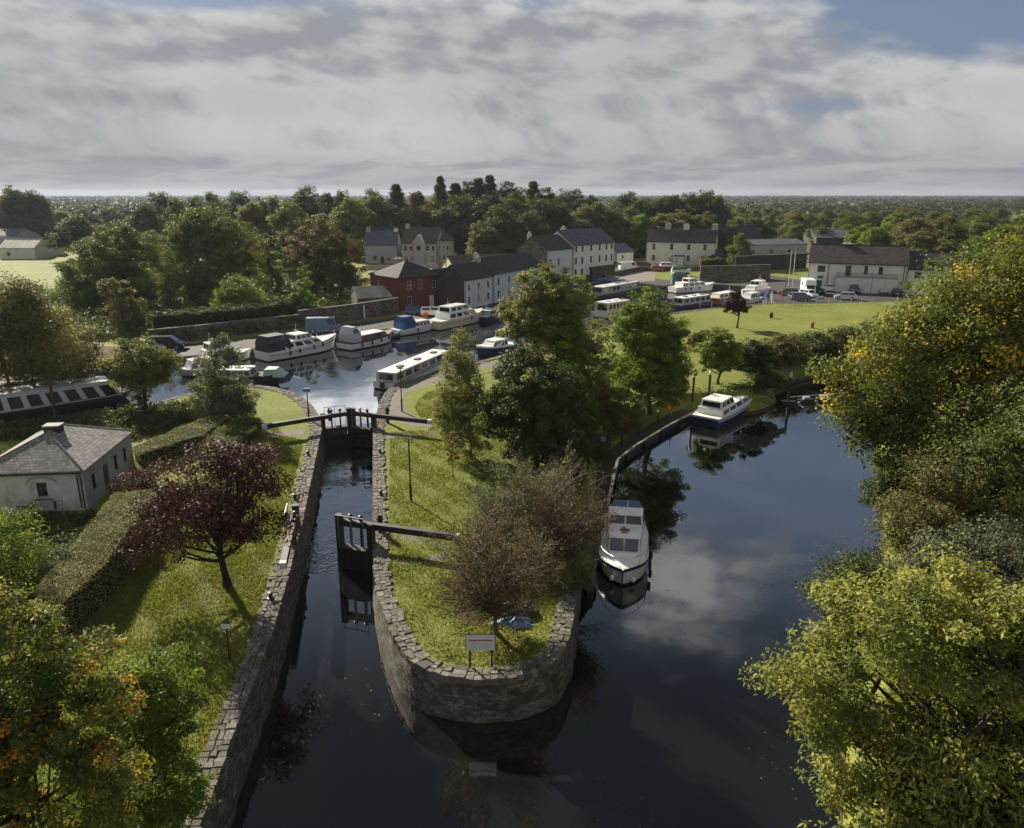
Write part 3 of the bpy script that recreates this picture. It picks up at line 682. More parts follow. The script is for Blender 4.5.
# ------------------------------------------------------------------ stone walls along the water
def poly_frame(pts, closed=False):
    """left-hand unit normals at each point of a polyline"""
    out = []
    for i in range(len(pts)):
        a = Vector(pts[max(i-1, 0)]); b = Vector(pts[min(i+1, len(pts)-1)]); d = (b-a).normalized(); out.append(Vector((-d.y, d.x)))
    return out
def resample(pts, step):
    out = [Vector(pts[0])]
    for a, b in zip(pts[:-1], pts[1:]):
        a = Vector(a); b = Vector(b); n = max(1, round((b-a).length/step))
        for i in range(1, n+1): out.append(a+(b-a)*i/n)
    return out
def smooth_pts(pts, it=2):
    pts = [Vector(p) for p in pts]
    for _ in range(it):
        q = [pts[0]]
        for a, b in zip(pts[:-1], pts[1:]): q += [a*0.75+b*0.25, a*0.25+b*0.75]
        pts = q+[pts[-1]]
    return pts
def coping_block(c, q, landside, z0, z1, ox, oy, rnd, cmat):
    if landside < 0: q = q[::-1]
    q = [(p.x-ox, p.y-oy) for p in q]
    ins = [(x+(sum(p[0] for p in q)/4-x)*0.10, y+(sum(p[1] for p in q)/4-y)*0.10) for x, y in q]
    bot = [(x, y, z0-0.18) for x, y in q]; mid_ = [(x, y, z1-0.035) for x, y in q]; tp = [(x, y, z1+rnd.uniform(-.015, .015)) for x, y in ins]
    cm_ = rnd.choice([cmat, cmat, cmat+'_b', cmat+'_c']); c.hexa(bot+mid_, cm_, skip=(0, 1)); c.hexa(mid_+tp, cm_, skip=(0,))
def water_wall(name, label, pts, zb, landside, face_mat='rubble', cw=1.1, batter=0.45, block=0.42, seed=1, cz=0.10, cat='stone wall', cmat='coping'):
    """pts: top water-side edge; landside +1 land on the left of the direction, -1 on the right"""
    t = thing(name, label, cat, (pts[0][0], pts[0][1], 0)); ox, oy = pts[0][0], pts[0][1]
    pts = resample(pts, 0.3); nn = poly_frame(pts); rnd = random.Random(seed)
    f = MB(); s = 0; S = [0]
    for a, b in zip(pts[:-1], pts[1:]): s += (b-a).length; S.append(s)
    rows = 5
    for i in range(len(pts)-1):
        for r in range(rows):
            q = []; uv = []
            for j, rr in ((i, r), (i+1, r), (i+1, r+1), (i, r+1)):
                k = rr/rows; z = zb-1.2+(0-zb+1.2)*k
                off = batter*(1-k)+0.035*sin(S[j]*3.1+rr*2.2)*(0 < rr < rows)
                p = pts[j]-nn[j]*landside*off
                q.append((p.x-ox, p.y-oy, z)); uv.append((S[j], z))
            if landside < 0: q = q[::-1]; uv = uv[::-1]
            f.face(q[::-1], face_mat, uv[::-1])
    part('wall_face', f, t, smooth=False)
    c = MB(); i = 0
    while i < len(pts)-1:
        n = max(1, int(block/0.3*rnd.uniform(0.6, 1.5))); j = min(len(pts)-1, i+n)
        w_ = cw*rnd.uniform(0.9, 1.06); z0, z1 = 0.0, cz+rnd.uniform(-0.02, 0.025); g = 0.008
        a, b = pts[i], pts[j]; d = (b-a).normalized()*g
        nr = 3 if cw > .7 else 2; ks = [-0.05+rnd.uniform(-.03, .02)]+[w_*(r_i+1)/nr+rnd.uniform(-.07, .07) for r_i in range(nr-1)]+[w_+rnd.uniform(-.08, .14)]
        for (k0, k1) in zip([k_+.006 for k_ in ks[:-1]], [k_-.006 for k_ in ks[1:]]):
          e_ = [rnd.uniform(-.03, .03) for _ in range(4)]; z1 = cz+rnd.uniform(-0.035, 0.035)
          q = [a+nn[i]*landside*(k0+e_[0])+d, b+nn[j]*landside*(k0+e_[1])-d, b+nn[j]*landside*(k1+e_[2])-d, a+nn[i]*landside*(k1+e_[3])+d]
          coping_block(c, q, landside, z0, z1, ox, oy, rnd, cmat)
        i = j; continue
    part('coping', c, t)
    return t
water_wall('lock_wall', 'long grey stone wall with wide coping along the left side of the lock and river', lockL, WL, 1, seed=3, cw=0.9)
wl = smooth_pts([(-16.9, 65.3)]+flareL, 2)
water_wall('quay_wall', 'low stone quay edge curving from the upper lock gates to the left bank of the basin', wl, WU, 1, batter=0.1, seed=4, cw=1.0, cz=0.06)
water_wall('canal_wall', 'low overgrown stone edge beside the long passenger barge', smooth_pts([flareL[-1]]+nearW[:5], 1), WU, 1, batter=0.1, seed=5, cw=0.6, cz=0.04, face_mat='old_wall')
water_wall('far_quay_wall', 'long dark stone quay wall behind the row of moored cruisers', smooth_pts(farQ, 1), WU, 1, batter=0.05, seed=6, cw=0.8, cz=0.05, face_mat='old_wall', block=2)
water_wall('end_quay_wall', 'short quay wall closing the east end of the basin by the car park', [farQ[-1], nearE[0]], WU, 1, batter=0.05, seed=7, cw=0.6, cz=0.05, face_mat='old_wall', block=2)
water_wall('near_quay_wall', 'stone quay edge of the island path beside the long white barge', smooth_pts(nearE, 1)+[Vector((-12.3, 65.3))], WU, 1, batter=0.1, seed=8, cw=0.95, cz=0.06)
nw = smooth_pts(lockR+nose, 2)
water_wall('island_wall', 'rounded rubble stone wall around the near end of the island', nw, WL, 1, seed=9, cw=0.78, batter=0.28)
# earth banks
def bank(name, label, pts, zb, landside=1, mat='grass_ground', out=1.3):
    b = MB(); p = resample(smooth_pts(pts, 1), 1.2); nn = poly_frame(p)
    for i in range(len(p)-1):
        a, c = p[i], p[i+1]; o0, o1 = nn[i]*landside*out, nn[i+1]*landside*out
        m0, m1 = a-o0*0.72, c-o1*0.72
        b.face([(a.x, a.y, 0), (m0.x, m0.y, zb+0.35), (m1.x, m1.y, zb+0.35), (c.x, c.y, 0)][::landside], mat)
        b.face([(m0.x, m0.y, zb+0.35), (a.x-o0.x, a.y-o0.y, zb-1.5), (c.x-o1.x, c.y-o1.y, zb-1.5), (m1.x, m1.y, zb+0.35)][::landside], 'soil')
    return tag(b.build(name), kind='structure')
bank('island_bank', '', [nose[-1]]+bankE[:7], WL)
bank('green_bank', '', bankE[6:], WL, out=3.0)
bank('east_bank', '', eastS, WL, out=1.8)

# ------------------------------------------------------------------ paths and roads
LP = lambda *p: [G(*q) for q in p]
sheet('path', LP((380, 409), (387, 397), (396, 389), (414, 383), (440, 376), (475, 366), (520, 355), (520, 359), (478, 371), (448, 380), (420, 387), (405, 394), (402, 403), (407, 412), (418, 418), (437, 424), (437, 428), (410, 426), (386, 419), (379, 414)), 'path')
sheet('path', LP((386, 433), (412, 433), (437, 430), (437, 434), (412, 438), (386, 438)), 'path')
sheet('path', LP((303, 435), (285, 436), (262, 438), (262, 434), (285, 431), (306, 428)), 'path')
sheet('path', LP((388, 536), (410, 535), (452, 546), (452, 551), (425, 543), (410, 540), (388, 541)), 'path')
sheet('path', LP((390, 563), (415, 558), (447, 552), (452, 557), (425, 564), (391, 567)), 'path')
quay = [(p.x, p.y) for p in smooth_pts(farQ, 1)]
nq = poly_frame([Vector(p) for p in quay])
sheet('quay_road', [(p[0]+n.x*0.85, p[1]+n.y*0.85) for p, n in zip(quay, nq)]+[(p[0]+n.x*7.5, p[1]+n.y*9.0) for p, n in reversed(list(zip(quay, nq)))], 'asphalt', 0.006)
sheet('village_road', LP((560, 292), (590, 286), (636, 284), (670, 281), (640, 276), (618, 270), (616, 262), (640, 258), (760, 254), (760, 250), (620, 253), (596, 258), (606, 272), (580, 282), (545, 291)), 'asphalt', 0.010)
sheet('car_park', LP((768, 303), (800, 304), (850, 303), (905, 301), (960, 299), (960, 289), (905, 291), (845, 289), (830, 284), (800, 280), (775, 276), (740, 270), (745, 280), (768, 290)), 'asphalt', 0.008)
sheet('forecourt', LP((372, 278), (440, 276), (470, 272), (520, 268), (530, 262), (450, 262), (430, 266), (400, 270)), 'gravel', 0.008)
sheet('yard', LP((0, 350), (150, 345), (172, 352), (100, 366), (0, 379), (-80, 390), (-80, 362)), 'soil', 0.007)
sheet('flower_bed', LP((452, 612), (478, 606), (500, 604), (520, 612), (512, 622), (490, 628), (462, 624)), 'soil', 0.012)
sheet('boat_ramp', LP((612, 283), (655, 281), (655, 270), (632, 268), (625, 274)), 'gravel', 0.012)
def pip(ring, q):
    ins = np.zeros(len(q), bool)
    for i in range(len(ring)):
        x1, y1 = ring[i][0], ring[i][1]; x2, y2 = ring[(i+1) % len(ring)][0], ring[(i+1) % len(ring)][1]
        ins ^= ((y1 > q[:, 1]) != (y2 > q[:, 1])) & (q[:, 0] < (x2-x1)*(q[:, 1]-y1)/((y2-y1) or 1e-9)+x1)
    return ins
isl = [tuple(p) for p in smooth_pts([G(388, 545), G(391, 590), G(405, 630), G(428, 656), G(461, 666), G(495, 667), G(529, 662), G(549, 648), G(556, 620), G(562, 590), G(572, 540), G(585, 480), G(600, 440), G(530, 400), G(450, 385), G(420, 395), G(412, 412), G(440, 430), G(390, 432)], 1)]
lawn = [G(262, 432), G(304, 440), G(283, 520), G(262, 600), G(240, 680), G(215, 740), G(190, 810), (-12, 18), (-22, 18), G(60, 640), G(110, 600), G(165, 505), G(240, 450)]
# ------------------------------------------------------------------ trees near the locks
def ptree(name, label, cat, base, lobes, mat, leaf, nclump, per, seed, bark='bark', z0f=0.8, group=None, fat=1.0, **kw):
    """base: ground point; lobes as (column, row, radius, metres nearer(-)/farther(+)) read off at the tree's own distance"""
    bx, by = base; L = []
    for l in lobes:
        px, row, r = l[:3]; y = by+(l[3] if len(l) > 3 else 0); z = Z_at(row, y); x = X_at(px, y, z)
        zd = y*cos(PITCH)+(HC-z)*sin(PITCH); rr = r*zd/FPX*fat
        L.append((x-bx, y-by, max(z, rr*0.55), rr, rr, rr*0.92))
    R = max(hypot(l[0], l[1])+l[3] for l in L); h = max(l[2]+l[5] for l in L); zz0 = max(0.4, min(l[2]-l[5]*0.6 for l in L))
    # lobes also spread front to back so the crown keeps its depth from any side
    rng = random.Random(seed); ex = []
    for l in L:
        if rng.random() < 0.6: ex.append((l[0]*0.6, l[1]+rng.choice((-1, 1))*l[3]*0.75, l[2]-l[5]*0.05, l[3]*0.72, l[3]*0.72, l[5]*0.75))
    me = tree_meshes(name, seed, h, R, zz0, leaf, nclump, per, mat, bark, lobes=L+ex, **kw)
    return place_tree(me, name, label, cat, bx, by, group=group)

ptree('ash_tree', 'large yellow-green tree overhanging the river at the right foreground', 'tree', (13.2, 16.0),
      [(960, 640, 75, 0), (880, 640, 65, 0), (1000, 700, 85, 1), (820, 690, 52, 0), (850, 740, 45, -0.5), (900, 780, 70, -1), (1000, 790, 90, -1.5), (870, 830, 55, -2), (1060, 640, 90, 1), (1090, 740, 110, 0), (790, 672, 32, 0), (940, 590, 42, 1.5), (1010, 580, 55, 2), (780, 715, 26, 0), (940, 850, 70, -2)],
      'leaf_ash', 0.135, 680, 230, 11, aspect=0.40, tr=0.36, limbs=70, clump=0.058, gap=0.9, up=0.5)
ptree('maple_tree', 'tall tree on the right bank turning golden yellow at its tips', 'tree', (29.5, 48.0),
      [(985, 320, 72, 0), (930, 345, 52, 0), (890, 365, 42, -1), (862, 385, 32, -1), (848, 412, 20, -1), (1020, 275, 52, 0), (960, 295, 34, 0), (1000, 390, 60, 1), (940, 405, 40, 0), (1080, 320, 100, 1), (905, 330, 28, 0), (840, 372, 18, -1), (1050, 265, 50, 2)],
      'leaf_maple', 0.22, 680, 125, 12, tr=0.42, limbs=34, clump=0.07, z0f=1, gap=0.3)
ptree('sycamore_tree', 'slim pale green tree leaning out over the water below the golden tree', 'tree', (27.4, 46.0),
      [(895, 425, 30, 0), (875, 440, 22, 0), (905, 400, 24, 0), (888, 465, 16, 0), (922, 440, 18, 0), (868, 415, 16, 0)],
      'leaf_mid', 0.22, 150, 90, 13, tr=0.16, limbs=14, clump=0.12)
ptree('willow_tree', 'dark green domed tree against the right edge of the picture below the golden tree', 'tree', (31.0, 40.5),
      [(1000, 430, 55, 0), (1040, 430, 70, 0), (970, 470, 50, 0), (1020, 500, 60, -1), (1070, 500, 70, 0)], 'leaf_mid', 0.17, 330, 110, 14, tr=0.3, clump=0.1)
ptree('riverside_shrub', 'olive brown overgrown shrub at the water edge on the right bank', 'shrub', (25.6, 39.8),
      [(935, 500, 38, 0), (960, 530, 40, 0), (905, 520, 30, -0.5), (925, 545, 30, -1), (985, 545, 40, 0), (950, 475, 25, 0), (895, 545, 22, -1)], 'leaf_olive', 0.15, 360, 100, 15, tr=0.16, clump=0.1, stems=3)
ptree('riverside_shrub', 'grey green shrub with drooping sprays right of the dark feathery bush', 'shrub', (23.5, 35.2),
      [(990, 560, 45, 0), (940, 570, 35, 0), (1030, 570, 50, 0), (900, 575, 22, 0)], 'leaf_grey', 0.14, 240, 90, 16, tr=0.12, clump=0.12, stems=3)
ptree('riverside_shrub', 'added dark low shrub filling a shade gap at the water edge under the slim pale green tree', 'shrub', (28.0, 48.5),
      [(884, 492, 16, 0), (893, 470, 14, 0), (880, 512, 15, -1), (905, 480, 18, 0)], 'leaf_dark', 0.17, 190, 90, 19, tr=0.1, clump=0.13, stems=3)  # shrub added to darken a sunny gap, in place of deep shade

ptree('riverside_bush', 'dark feathery bush standing out over the river on the right', 'bush', (19.2, 33.6),
      [(846, 572, 13, 0), (828, 596, 13, 0), (858, 590, 14, 0), (842, 606, 12, 0), (872, 600, 20, 0.6)], 'leaf_dark', 0.13, 260, 80, 17, fat=1.5, tr=0.06, clump=0.14, stems=4, bark='bark_dark')
ptree('cherry_tree', 'tree with green leaves and orange autumn leaves at the bottom left corner', 'tree', (-13.4, 17.0),
      [(25, 650, 42, 0), (75, 665, 38, 0), (10, 720, 70, 0), (75, 725, 52, 0), (50, 790, 62, -1), (-50, 700, 80, 0), (-10, 610, 28, 0.5), (110, 700, 25, 0), (95, 790, 50, -1), (10, 850, 60, -1)],
      'leaf_cherry', 0.115, 560, 140, 21, tr=0.22, clump=0.065, gap=0.7, limbs=30, aspect=0.5)
ptree('cherry_tree', 'rounded green tree with a few orange leaves beside the lawn at the bottom left', 'tree', (-12.9, 20.5),
      [(165, 685, 36, 0), (150, 715, 38, 0), (125, 745, 45, -0.4), (172, 738, 24, 0), (128, 690, 30, 0), (160, 790, 38, -1), (100, 800, 45, -1.5), (188, 700, 16, 0), (185, 820, 25, -1)],
      'leaf_bright', 0.105, 460, 110, 22, tr=0.16, clump=0.08, gap=0.3, limbs=24)
ptree('garden_shrub', 'bright green shrub beside the white cottage at the left edge', 'shrub', G(5, 600),
      [(8, 528, 26, 0), (22, 552, 22, 0), (-15, 545, 40, 0), (15, 578, 28, 0), (-20, 590, 40, 0)], 'leaf_bright', 0.13, 220, 90, 23, tr=0.1, clump=0.13, stems=3)
ptree('garden_shrub', 'low pale shrub tucked behind the near end of the long hedge', 'shrub', G(58, 592),
      [(55, 562, 16, 0), (40, 582, 18, 0), (68, 578, 14, 0)], 'leaf_grey', 0.12, 90, 70, 24, tr=0.06, clump=0.17, stems=3)
ptree('plum_tree', 'copper purple plum tree on the lawn between the hedge and the lock', 'tree', G(228, 586),
      [(205, 500, 44, 0), (242, 480, 38, 0), (168, 520, 32, -0.5), (268, 492, 26, 0), (200, 462, 24, 0.4), (148, 545, 22, -0.8), (272, 530, 24, 0), (222, 525, 34, -0.4), (176, 478, 22, 0), (255, 462, 20, 0), (160, 500, 20, 0.5), (232, 455, 20, 0), (288, 515, 12, 0)],
      'leaf_plum', 0.135, 470, 70, 25, fat=1.06,  bark='bark_dark', tr=0.21, clump=0.10, limbs=34, gap=0.35, up=0.5)
ptree('plum_tree', 'small dark red bush against the shaded side of the white cottage', 'bush', G(140, 507),
      [(132, 478, 13, 0), (146, 482, 14, 0), (122, 488, 12, 0), (140, 495, 14, 0)], 'leaf_plum', 0.13, 80, 60, 26, bark='bark_dark', tr=0.06, clump=0.2, stems=2)
ptree('pear_tree', 'upright grey green tree on the grass by the moored narrow boat', 'tree', G(222, 420),
      [(222, 356, 14, 0), (217, 374, 20, 0), (212, 394, 20, 0), (235, 394, 18, 0), (203, 405, 12, 0), (224, 343, 7, 0), (224, 408, 20, 0), (240, 405, 12, 0)], 'leaf_grey', 0.19, 320, 90, 27, fat=1.18, tr=0.16, clump=0.13, limbs=20)
ptree('spreading_tree', 'flat topped olive tree beyond the cottage beside the passenger barge', 'tree', G(146, 408),
      [(140, 356, 20, 0), (122, 364, 15, 0), (162, 361, 14, 0), (145, 374, 18, 0), (128, 378, 12, 0), (158, 376, 12, 0), (110, 362, 8, 0)], 'leaf_birch', 0.20, 260, 90, 28, fat=1.15, tr=0.2, clump=0.13)
ptree('garden_shrub', 'small round bush at the foot of the flat topped olive tree', 'shrub', G(141, 409),
      [(140, 396, 9, 0), (138, 403, 8, 0)], 'leaf_grey', 0.16, 50, 60, 29, tr=0.06, clump=0.2, stems=2)
ptree('scrub_tree', 'broad brown-green leafless looking tree at the left edge above the barge', 'tree', G(25, 402),
      [(5, 312, 30, 0), (30, 330, 32, 0), (0, 360, 48, 0), (45, 360, 34, 0), (-40, 330, 50, 0), (15, 295, 18, 0)], 'leaf_olive', 0.22, 480, 110, 30, tr=0.25, clump=0.10, stems=3)
ptree('scrub_tree', 'lower brown-green scrubby tree to the right of the broad one at the left edge', 'tree', G(78, 388),
      [(72, 340, 24, 0), (58, 358, 26, 0), (85, 360, 18, 0), (70, 372, 24, 0)], 'leaf_olive', 0.22, 200, 80, 31, tr=0.16, clump=0.13, stems=3)
# island trees
ptree('birch_tree', 'slender pale birch on the island grass left of the dark round tree', 'tree', G(470, 458),
      [(460, 331, 6, 0), (460, 342, 11, 0), (453, 352, 9, 0), (459, 360, 14, 0), (459, 380, 19, 0), (461, 403, 22, 0), (463, 426, 19, 0), (449, 410, 12, 0), (476, 400, 10, 0), (470, 440, 10, 0)],
      'leaf_birch', 0.14, 420, 75, 41, fat=1.2, bark='bark_pale', tr=0.13, clump=0.13, droop=0.9, gap=0.1, limbs=26)
ptree('sapling', 'small rust tinged sapling left of the birch trunk', 'tree', G(453, 478),
      [(452, 446, 7, 0), (452, 457, 7, 0), (454, 436, 4, 0)], 'leaf_rust', 0.11, 40, 50, 42, tr=0.04, clump=0.22)
ptree('round_tree', 'dark broad round tree in the middle of the island', 'tree', G(535, 474),
      [(530, 390, 36, 0), (505, 398, 24, 0), (557, 398, 30, 0), (518, 422, 34, -1), (558, 430, 32, 0), (540, 450, 30, -1), (500, 415, 18, 0), (530, 365, 16, 0), (578, 420, 16, 0), (512, 370, 14, 0)],
      'leaf_dark', 0.19, 560, 115, 43, fat=1.17, tr=0.3, clump=0.10)
ptree('tall_tree', 'tallest tree on the island with a loose yellowish green crown', 'tree', G(560, 436),
      [(545, 288, 22, 0), (522, 306, 18, 0), (567, 300, 22, 0), (545, 320, 28, 0), (580, 336, 22, 0), (575, 368, 28, 0), (545, 350, 28, 0), (520, 330, 16, 0), (590, 360, 16, 0), (585, 395, 20, 0)],
      'leaf_birch', 0.21, 600, 105, 44, fat=1.2, tr=0.28, clump=0.095, gap=0.15)
ptree('bright_tree', 'bright green upright tree in front of the tallest island tree', 'tree', G(568, 452),
      [(568, 325, 9, 0), (566, 345, 14, 0), (572, 368, 20, 0), (578, 392, 22, 0), (565, 410, 22, 0), (590, 415, 18, 0)], 'leaf_bright', 0.19, 260, 95, 45, fat=1.1, tr=0.18, clump=0.12)
ptree('alder_tree', 'full rounded green tree by the jetty on the right of the island', 'tree', G(650, 412),
      [(648, 308, 17, 0), (632, 328, 20, 0), (665, 330, 20, 0), (640, 352, 30, 0), (668, 358, 22, 0), (622, 375, 20, 0), (655, 380, 28, 0), (636, 318, 14, 0), (678, 372, 14, 0)],
      'leaf_bright', 0.21, 600, 105, 46, fat=1.18, tr=0.28, clump=0.10)
ptree('island_shrub', 'yellow-green shrub under the full green tree beside the jetty path', 'shrub', G(605, 448),
      [(612, 408, 20, 0), (600, 425, 18, 0), (622, 425, 16, 0), (590, 410, 12, 0), (632, 410, 12, 0)], 'leaf_olive', 0.17, 260, 90, 47, fat=1.2, tr=0.1, clump=0.13, stems=3)
ptree('island_shrub', 'dark shrub between the round island tree and the jetty', 'shrub', G(572, 478),
      [(575, 445, 20, 0), (590, 450, 14, 0), (565, 462, 18, 0)], 'leaf_dark', 0.16, 200, 90, 48, fat=1.25, tr=0.08, clump=0.14, stems=3)
me = twig_meshes('grey_shrub', 51, 7.0, 2.9, 0.6, 'leaf_grey', 30000, 0.11, 24, 'twig', 0.13)
place_tree(me, 'grey_shrub', 'spiky grey-green half bare tree in front of the dark round tree', 'tree', *G(523, 548))
me = twig_meshes('bare_tree', 52, 6.6, 3.1, 0.6, 'leaf_brown', 24000, 0.09, 24, 'twig', 0.13)
place_tree(me, 'bare_tree', 'tall bare grey twiggy shrub behind the brown tree next to the jetty', 'tree', *G(560, 566))
me = twig_meshes('brown_tree', 53, 6.6, 3.1, 1.9, 'leaf_brown', 36000, 0.085, 24, 'twig', 0.15)
place_tree(me, 'brown_tree', 'nearly leafless brown tree by the tarpaulin at the near end of the island', 'tree', *G(496, 634))
me = twig_meshes('bank_bush', 54, 2.0, 1.5, 0.2, 'leaf_olive', 6000, 0.08, 12, 'twig', 0.06)
place_tree(me, 'bank_bush', 'low scrubby bush where the jetty meets the island wall', 'bush', *G(571, 592))
# peninsula
ptree('copper_tree', 'small dark red tree alone on the sunlit green', 'tree', G(737, 328), [(735, 302, 9, 0), (729, 308, 7, 0), (741, 308, 7, 0), (736, 295, 5, 0)], 'leaf_plum', 0.30, 90, 60, 61, bark='bark_dark', tr=0.16, clump=0.16)
ptree('green_shrub', 'sunlit bright shrub by the slope at the end of the jetty', 'shrub', G(718, 384), [(718, 343, 14, 0), (708, 352, 12, 0), (729, 354, 12, 0), (718, 362, 14, 0)], 'leaf_bright', 0.24, 220, 80, 62, fat=1.15, tr=0.16, clump=0.14)
BB = [(758, 382, [(755, 352, 14), (765, 362, 14), (748, 364, 10)], 'leaf_dark', 'dark bush directly right of the sunlit bright shrub'),
      (786, 362, [(785, 346, 14), (796, 356, 15), (775, 358, 12)], 'leaf_olive', 'olive bush behind the water marker post'),
      (816, 358, [(812, 345, 14), (825, 352, 15), (803, 356, 12)], 'leaf_dark', 'dark riverbank bush third from the sunlit shrub'),
      (846, 354, [(842, 340, 14), (855, 345, 15), (834, 352, 12)], 'leaf_olive', 'olive riverbank bush just left of the golden tree'),
      (876, 350, [(872, 334, 14), (885, 338, 15), (862, 344, 12)], 'leaf_dark', 'dark riverbank bush partly behind the golden tree crown'),
      (766, 388, [(769, 382, 11), (777, 385, 9), (762, 386, 9), (770, 390, 9)], 'leaf_dark', 'dark bush on the tip of the grassy spit beside the blue boat'),
      (702, 352, [(700, 340, 10), (708, 345, 8)], 'leaf_olive', 'small bush at the far left side of the riverbank bushes'),
      (735, 366, [(736, 352, 11), (744, 358, 10), (728, 360, 8)], 'leaf_mid', 'mid green bush between the bright shrub and the dark bush'),
      (905, 352, [(905, 328, 16), (920, 330, 16)], 'leaf_mid', 'riverbank bush nearest the right building')]
for i, (bx, by_, lb, mt, lab) in enumerate(BB):
    ptree('bank_bush', lab, 'bush', G(bx, by_), lb, mt, 0.27, 130, 75, 70+i, tr=0.1, clump=0.16, stems=3, group='bushes along the riverbank')
# large trees behind the basin, left
ptree('lime_tree', 'big dark rounded tree left of the pair behind the moored cruisers', 'tree', G(120, 310), [(120, 245, 20, 0), (92, 262, 22, 0), (140, 268, 25, 0), (112, 292, 32, 0), (76, 292, 18, 0), (150, 300, 20, 0), (100, 315, 20, 0), (65, 272, 10, 0), (150, 245, 12, 0)], 'leaf_mid', 0.32, 620, 125, 81, tr=0.4, clump=0.085, gap=0.1, fat=1.12)
ptree('lime_tree', 'big dark rounded tree right of the pair behind the moored cruisers', 'tree', G(210, 302), [(207, 226, 22, 0), (180, 240, 20, 0), (236, 238, 18, 0), (207, 262, 36, 0), (243, 268, 18, 0), (180, 282, 24, 0), (222, 292, 28, 0), (195, 218, 10, 0)], 'leaf_mid', 0.32, 680, 125, 82, tr=0.4, clump=0.085, gap=0.1, fat=1.12)
ptree('hawthorn_tree', 'smaller olive tree standing in front of the left big rounded tree', 'tree', G(122, 330), [(118, 292, 14, 0), (128, 308, 18, 0), (108, 285, 9, 0), (122, 326, 20, 0), (138, 322, 10, 0)], 'leaf_olive', 0.27, 190, 75, 83, tr=0.2, clump=0.13)
ptree('chestnut_tree', 'big brown tinged tree left of the red brick building', 'tree', G(325, 295), [(322, 232, 16, 0), (303, 248, 16, 0), (344, 250, 17, 0), (324, 266, 28, 0), (350, 280, 16, 0), (305, 280, 14, 0), (335, 290, 20, 0)], 'leaf_russet', 0.32, 520, 115, 84, tr=0.35, clump=0.09, gap=0.05, fat=1.12)
ptree('ivy_tree', 'bright leafy upright tree at the garden wall in front of the brown tinged tree', 'tree', G(302, 322), [(306, 272, 7, 0), (303, 286, 10, 0), (301, 300, 12, 0), (306, 312, 12, 0), (292, 300, 7, 0)], 'leaf_bright', 0.28, 150, 75, 85, tr=0.2, clump=0.14)
ptree('garden_shrub', 'sunlit rounded shrub above the long quay hedge', 'shrub', G(238, 322), [(236, 288, 13, 0), (224, 298, 12, 0), (252, 300, 13, 0), (240, 306, 15, 0)], 'leaf_bright', 0.27, 170, 75, 86, tr=0.16, clump=0.14)
ptree('lime_tree', 'mid sized green tree between the big rounded pair and the brown tinged tree', 'tree', G(272, 292), [(270, 246, 13, 0), (262, 262, 14, 0), (278, 268, 14, 0), (268, 280, 14, 0)], 'leaf_mid', 0.32, 190, 75, 87, tr=0.25, clump=0.13)

# ------------------------------------------------------------------ hedges
hd = lambda *p: [G(*q) for q in p]
hedge('hedge', 'long clipped hedge running from the cottage corner towards the bottom left', hd((42, 628), (66, 645), (112, 598), (155, 530), (174, 517), (118, 524), (80, 578)), 2.1, 1, dens=210, leaf=0.075, lump=0.07)
hedge('hedge', 'clipped hedge crossing the garden behind the cottage', hd((132, 462), (140, 470), (205, 448), (232, 428), (215, 428), (180, 442)), 1.25, 2)
hedge('hedge', 'rounded grassy hedge end beside the upright grey green tree', hd((205, 458), (222, 466), (256, 440), (262, 428), (246, 424), (214, 442)), 1.0, 3, mat='leaf_bright')
hedge('hedge', 'dark hedge and ivy on top of the long wall behind the cruisers', hd((150, 338), (150, 341), (255, 331), (300, 323), (300, 319), (250, 326)), 3.6, 4, 'leaf_dark', 60, 0.24, lump=0.3)
hedge('hedge', 'low dark hedge in front of the long white building at the right', hd((838, 290.5), (838, 292), (915, 290), (915, 288.6)), 1.3, 5, 'leaf_dark', 45, 0.22)
hedge('hedge', 'shrubby dark hedge below the white farmhouse', hd((700, 266), (700, 270), (742, 266), (742, 262)), 2.6, 6, 'leaf_olive', 25, 0.34, lump=0.4)

# ------------------------------------------------------------------ trees beyond the village, copied from a few built here
protos = {}
def proto(key, *a, **k):
    protos[key] = tree_meshes(key, *a, **k)
proto('broad', 201, 12, 6.0, 0.2, 0.42, 300, 60, 'leaf_mid', tr=0.4, clump=0.15, limbs=8)
proto('broad_b', 202, 12, 5.6, 0.2, 0.42, 300, 60, 'leaf_mid', tr=0.4, clump=0.15, limbs=8)
proto('dark', 203, 13, 6.0, 0.2, 0.42, 300, 60, 'leaf_dark', tr=0.4, clump=0.15, limbs=8)
proto('dark_b', 204, 12, 5.2, 0.2, 0.42, 300, 60, 'leaf_dark', tr=0.4, clump=0.15, limbs=8)
proto('olive', 205, 11, 5.4, 0.2, 0.42, 300, 60, 'leaf_olive', tr=0.35, clump=0.15, limbs=8)
proto('bright', 206, 10, 5.0, 0.2, 0.42, 300, 60, 'leaf_bright', tr=0.35, clump=0.15, limbs=8)
proto('autumn', 207, 10, 4.6, 0.2, 0.42, 300, 60, 'leaf_russet', tr=0.3, clump=0.15, limbs=8)
proto('conifer', 208, 15, 6.6, 1.0, 0.42, 320, 40, 'leaf_dark', bark='bark_dark', tr=0.35, style='conifer', clump=0.17, flat=0.4)
proto('pine', 209, 16, 4.6, 4.0, 0.42, 220, 60, 'leaf_dark', bark='bark_dark', tr=0.45, clump=0.16, limbs=14, gap=0.35, k=9)
PH = dict(broad=(12, 6), broad_b=(12, 5.6), dark=(13, 6), dark_b=(12, 5.2), olive=(11, 5.4), bright=(10, 5), autumn=(10, 4.6), conifer=(15, 4), pine=(16, 4.6))
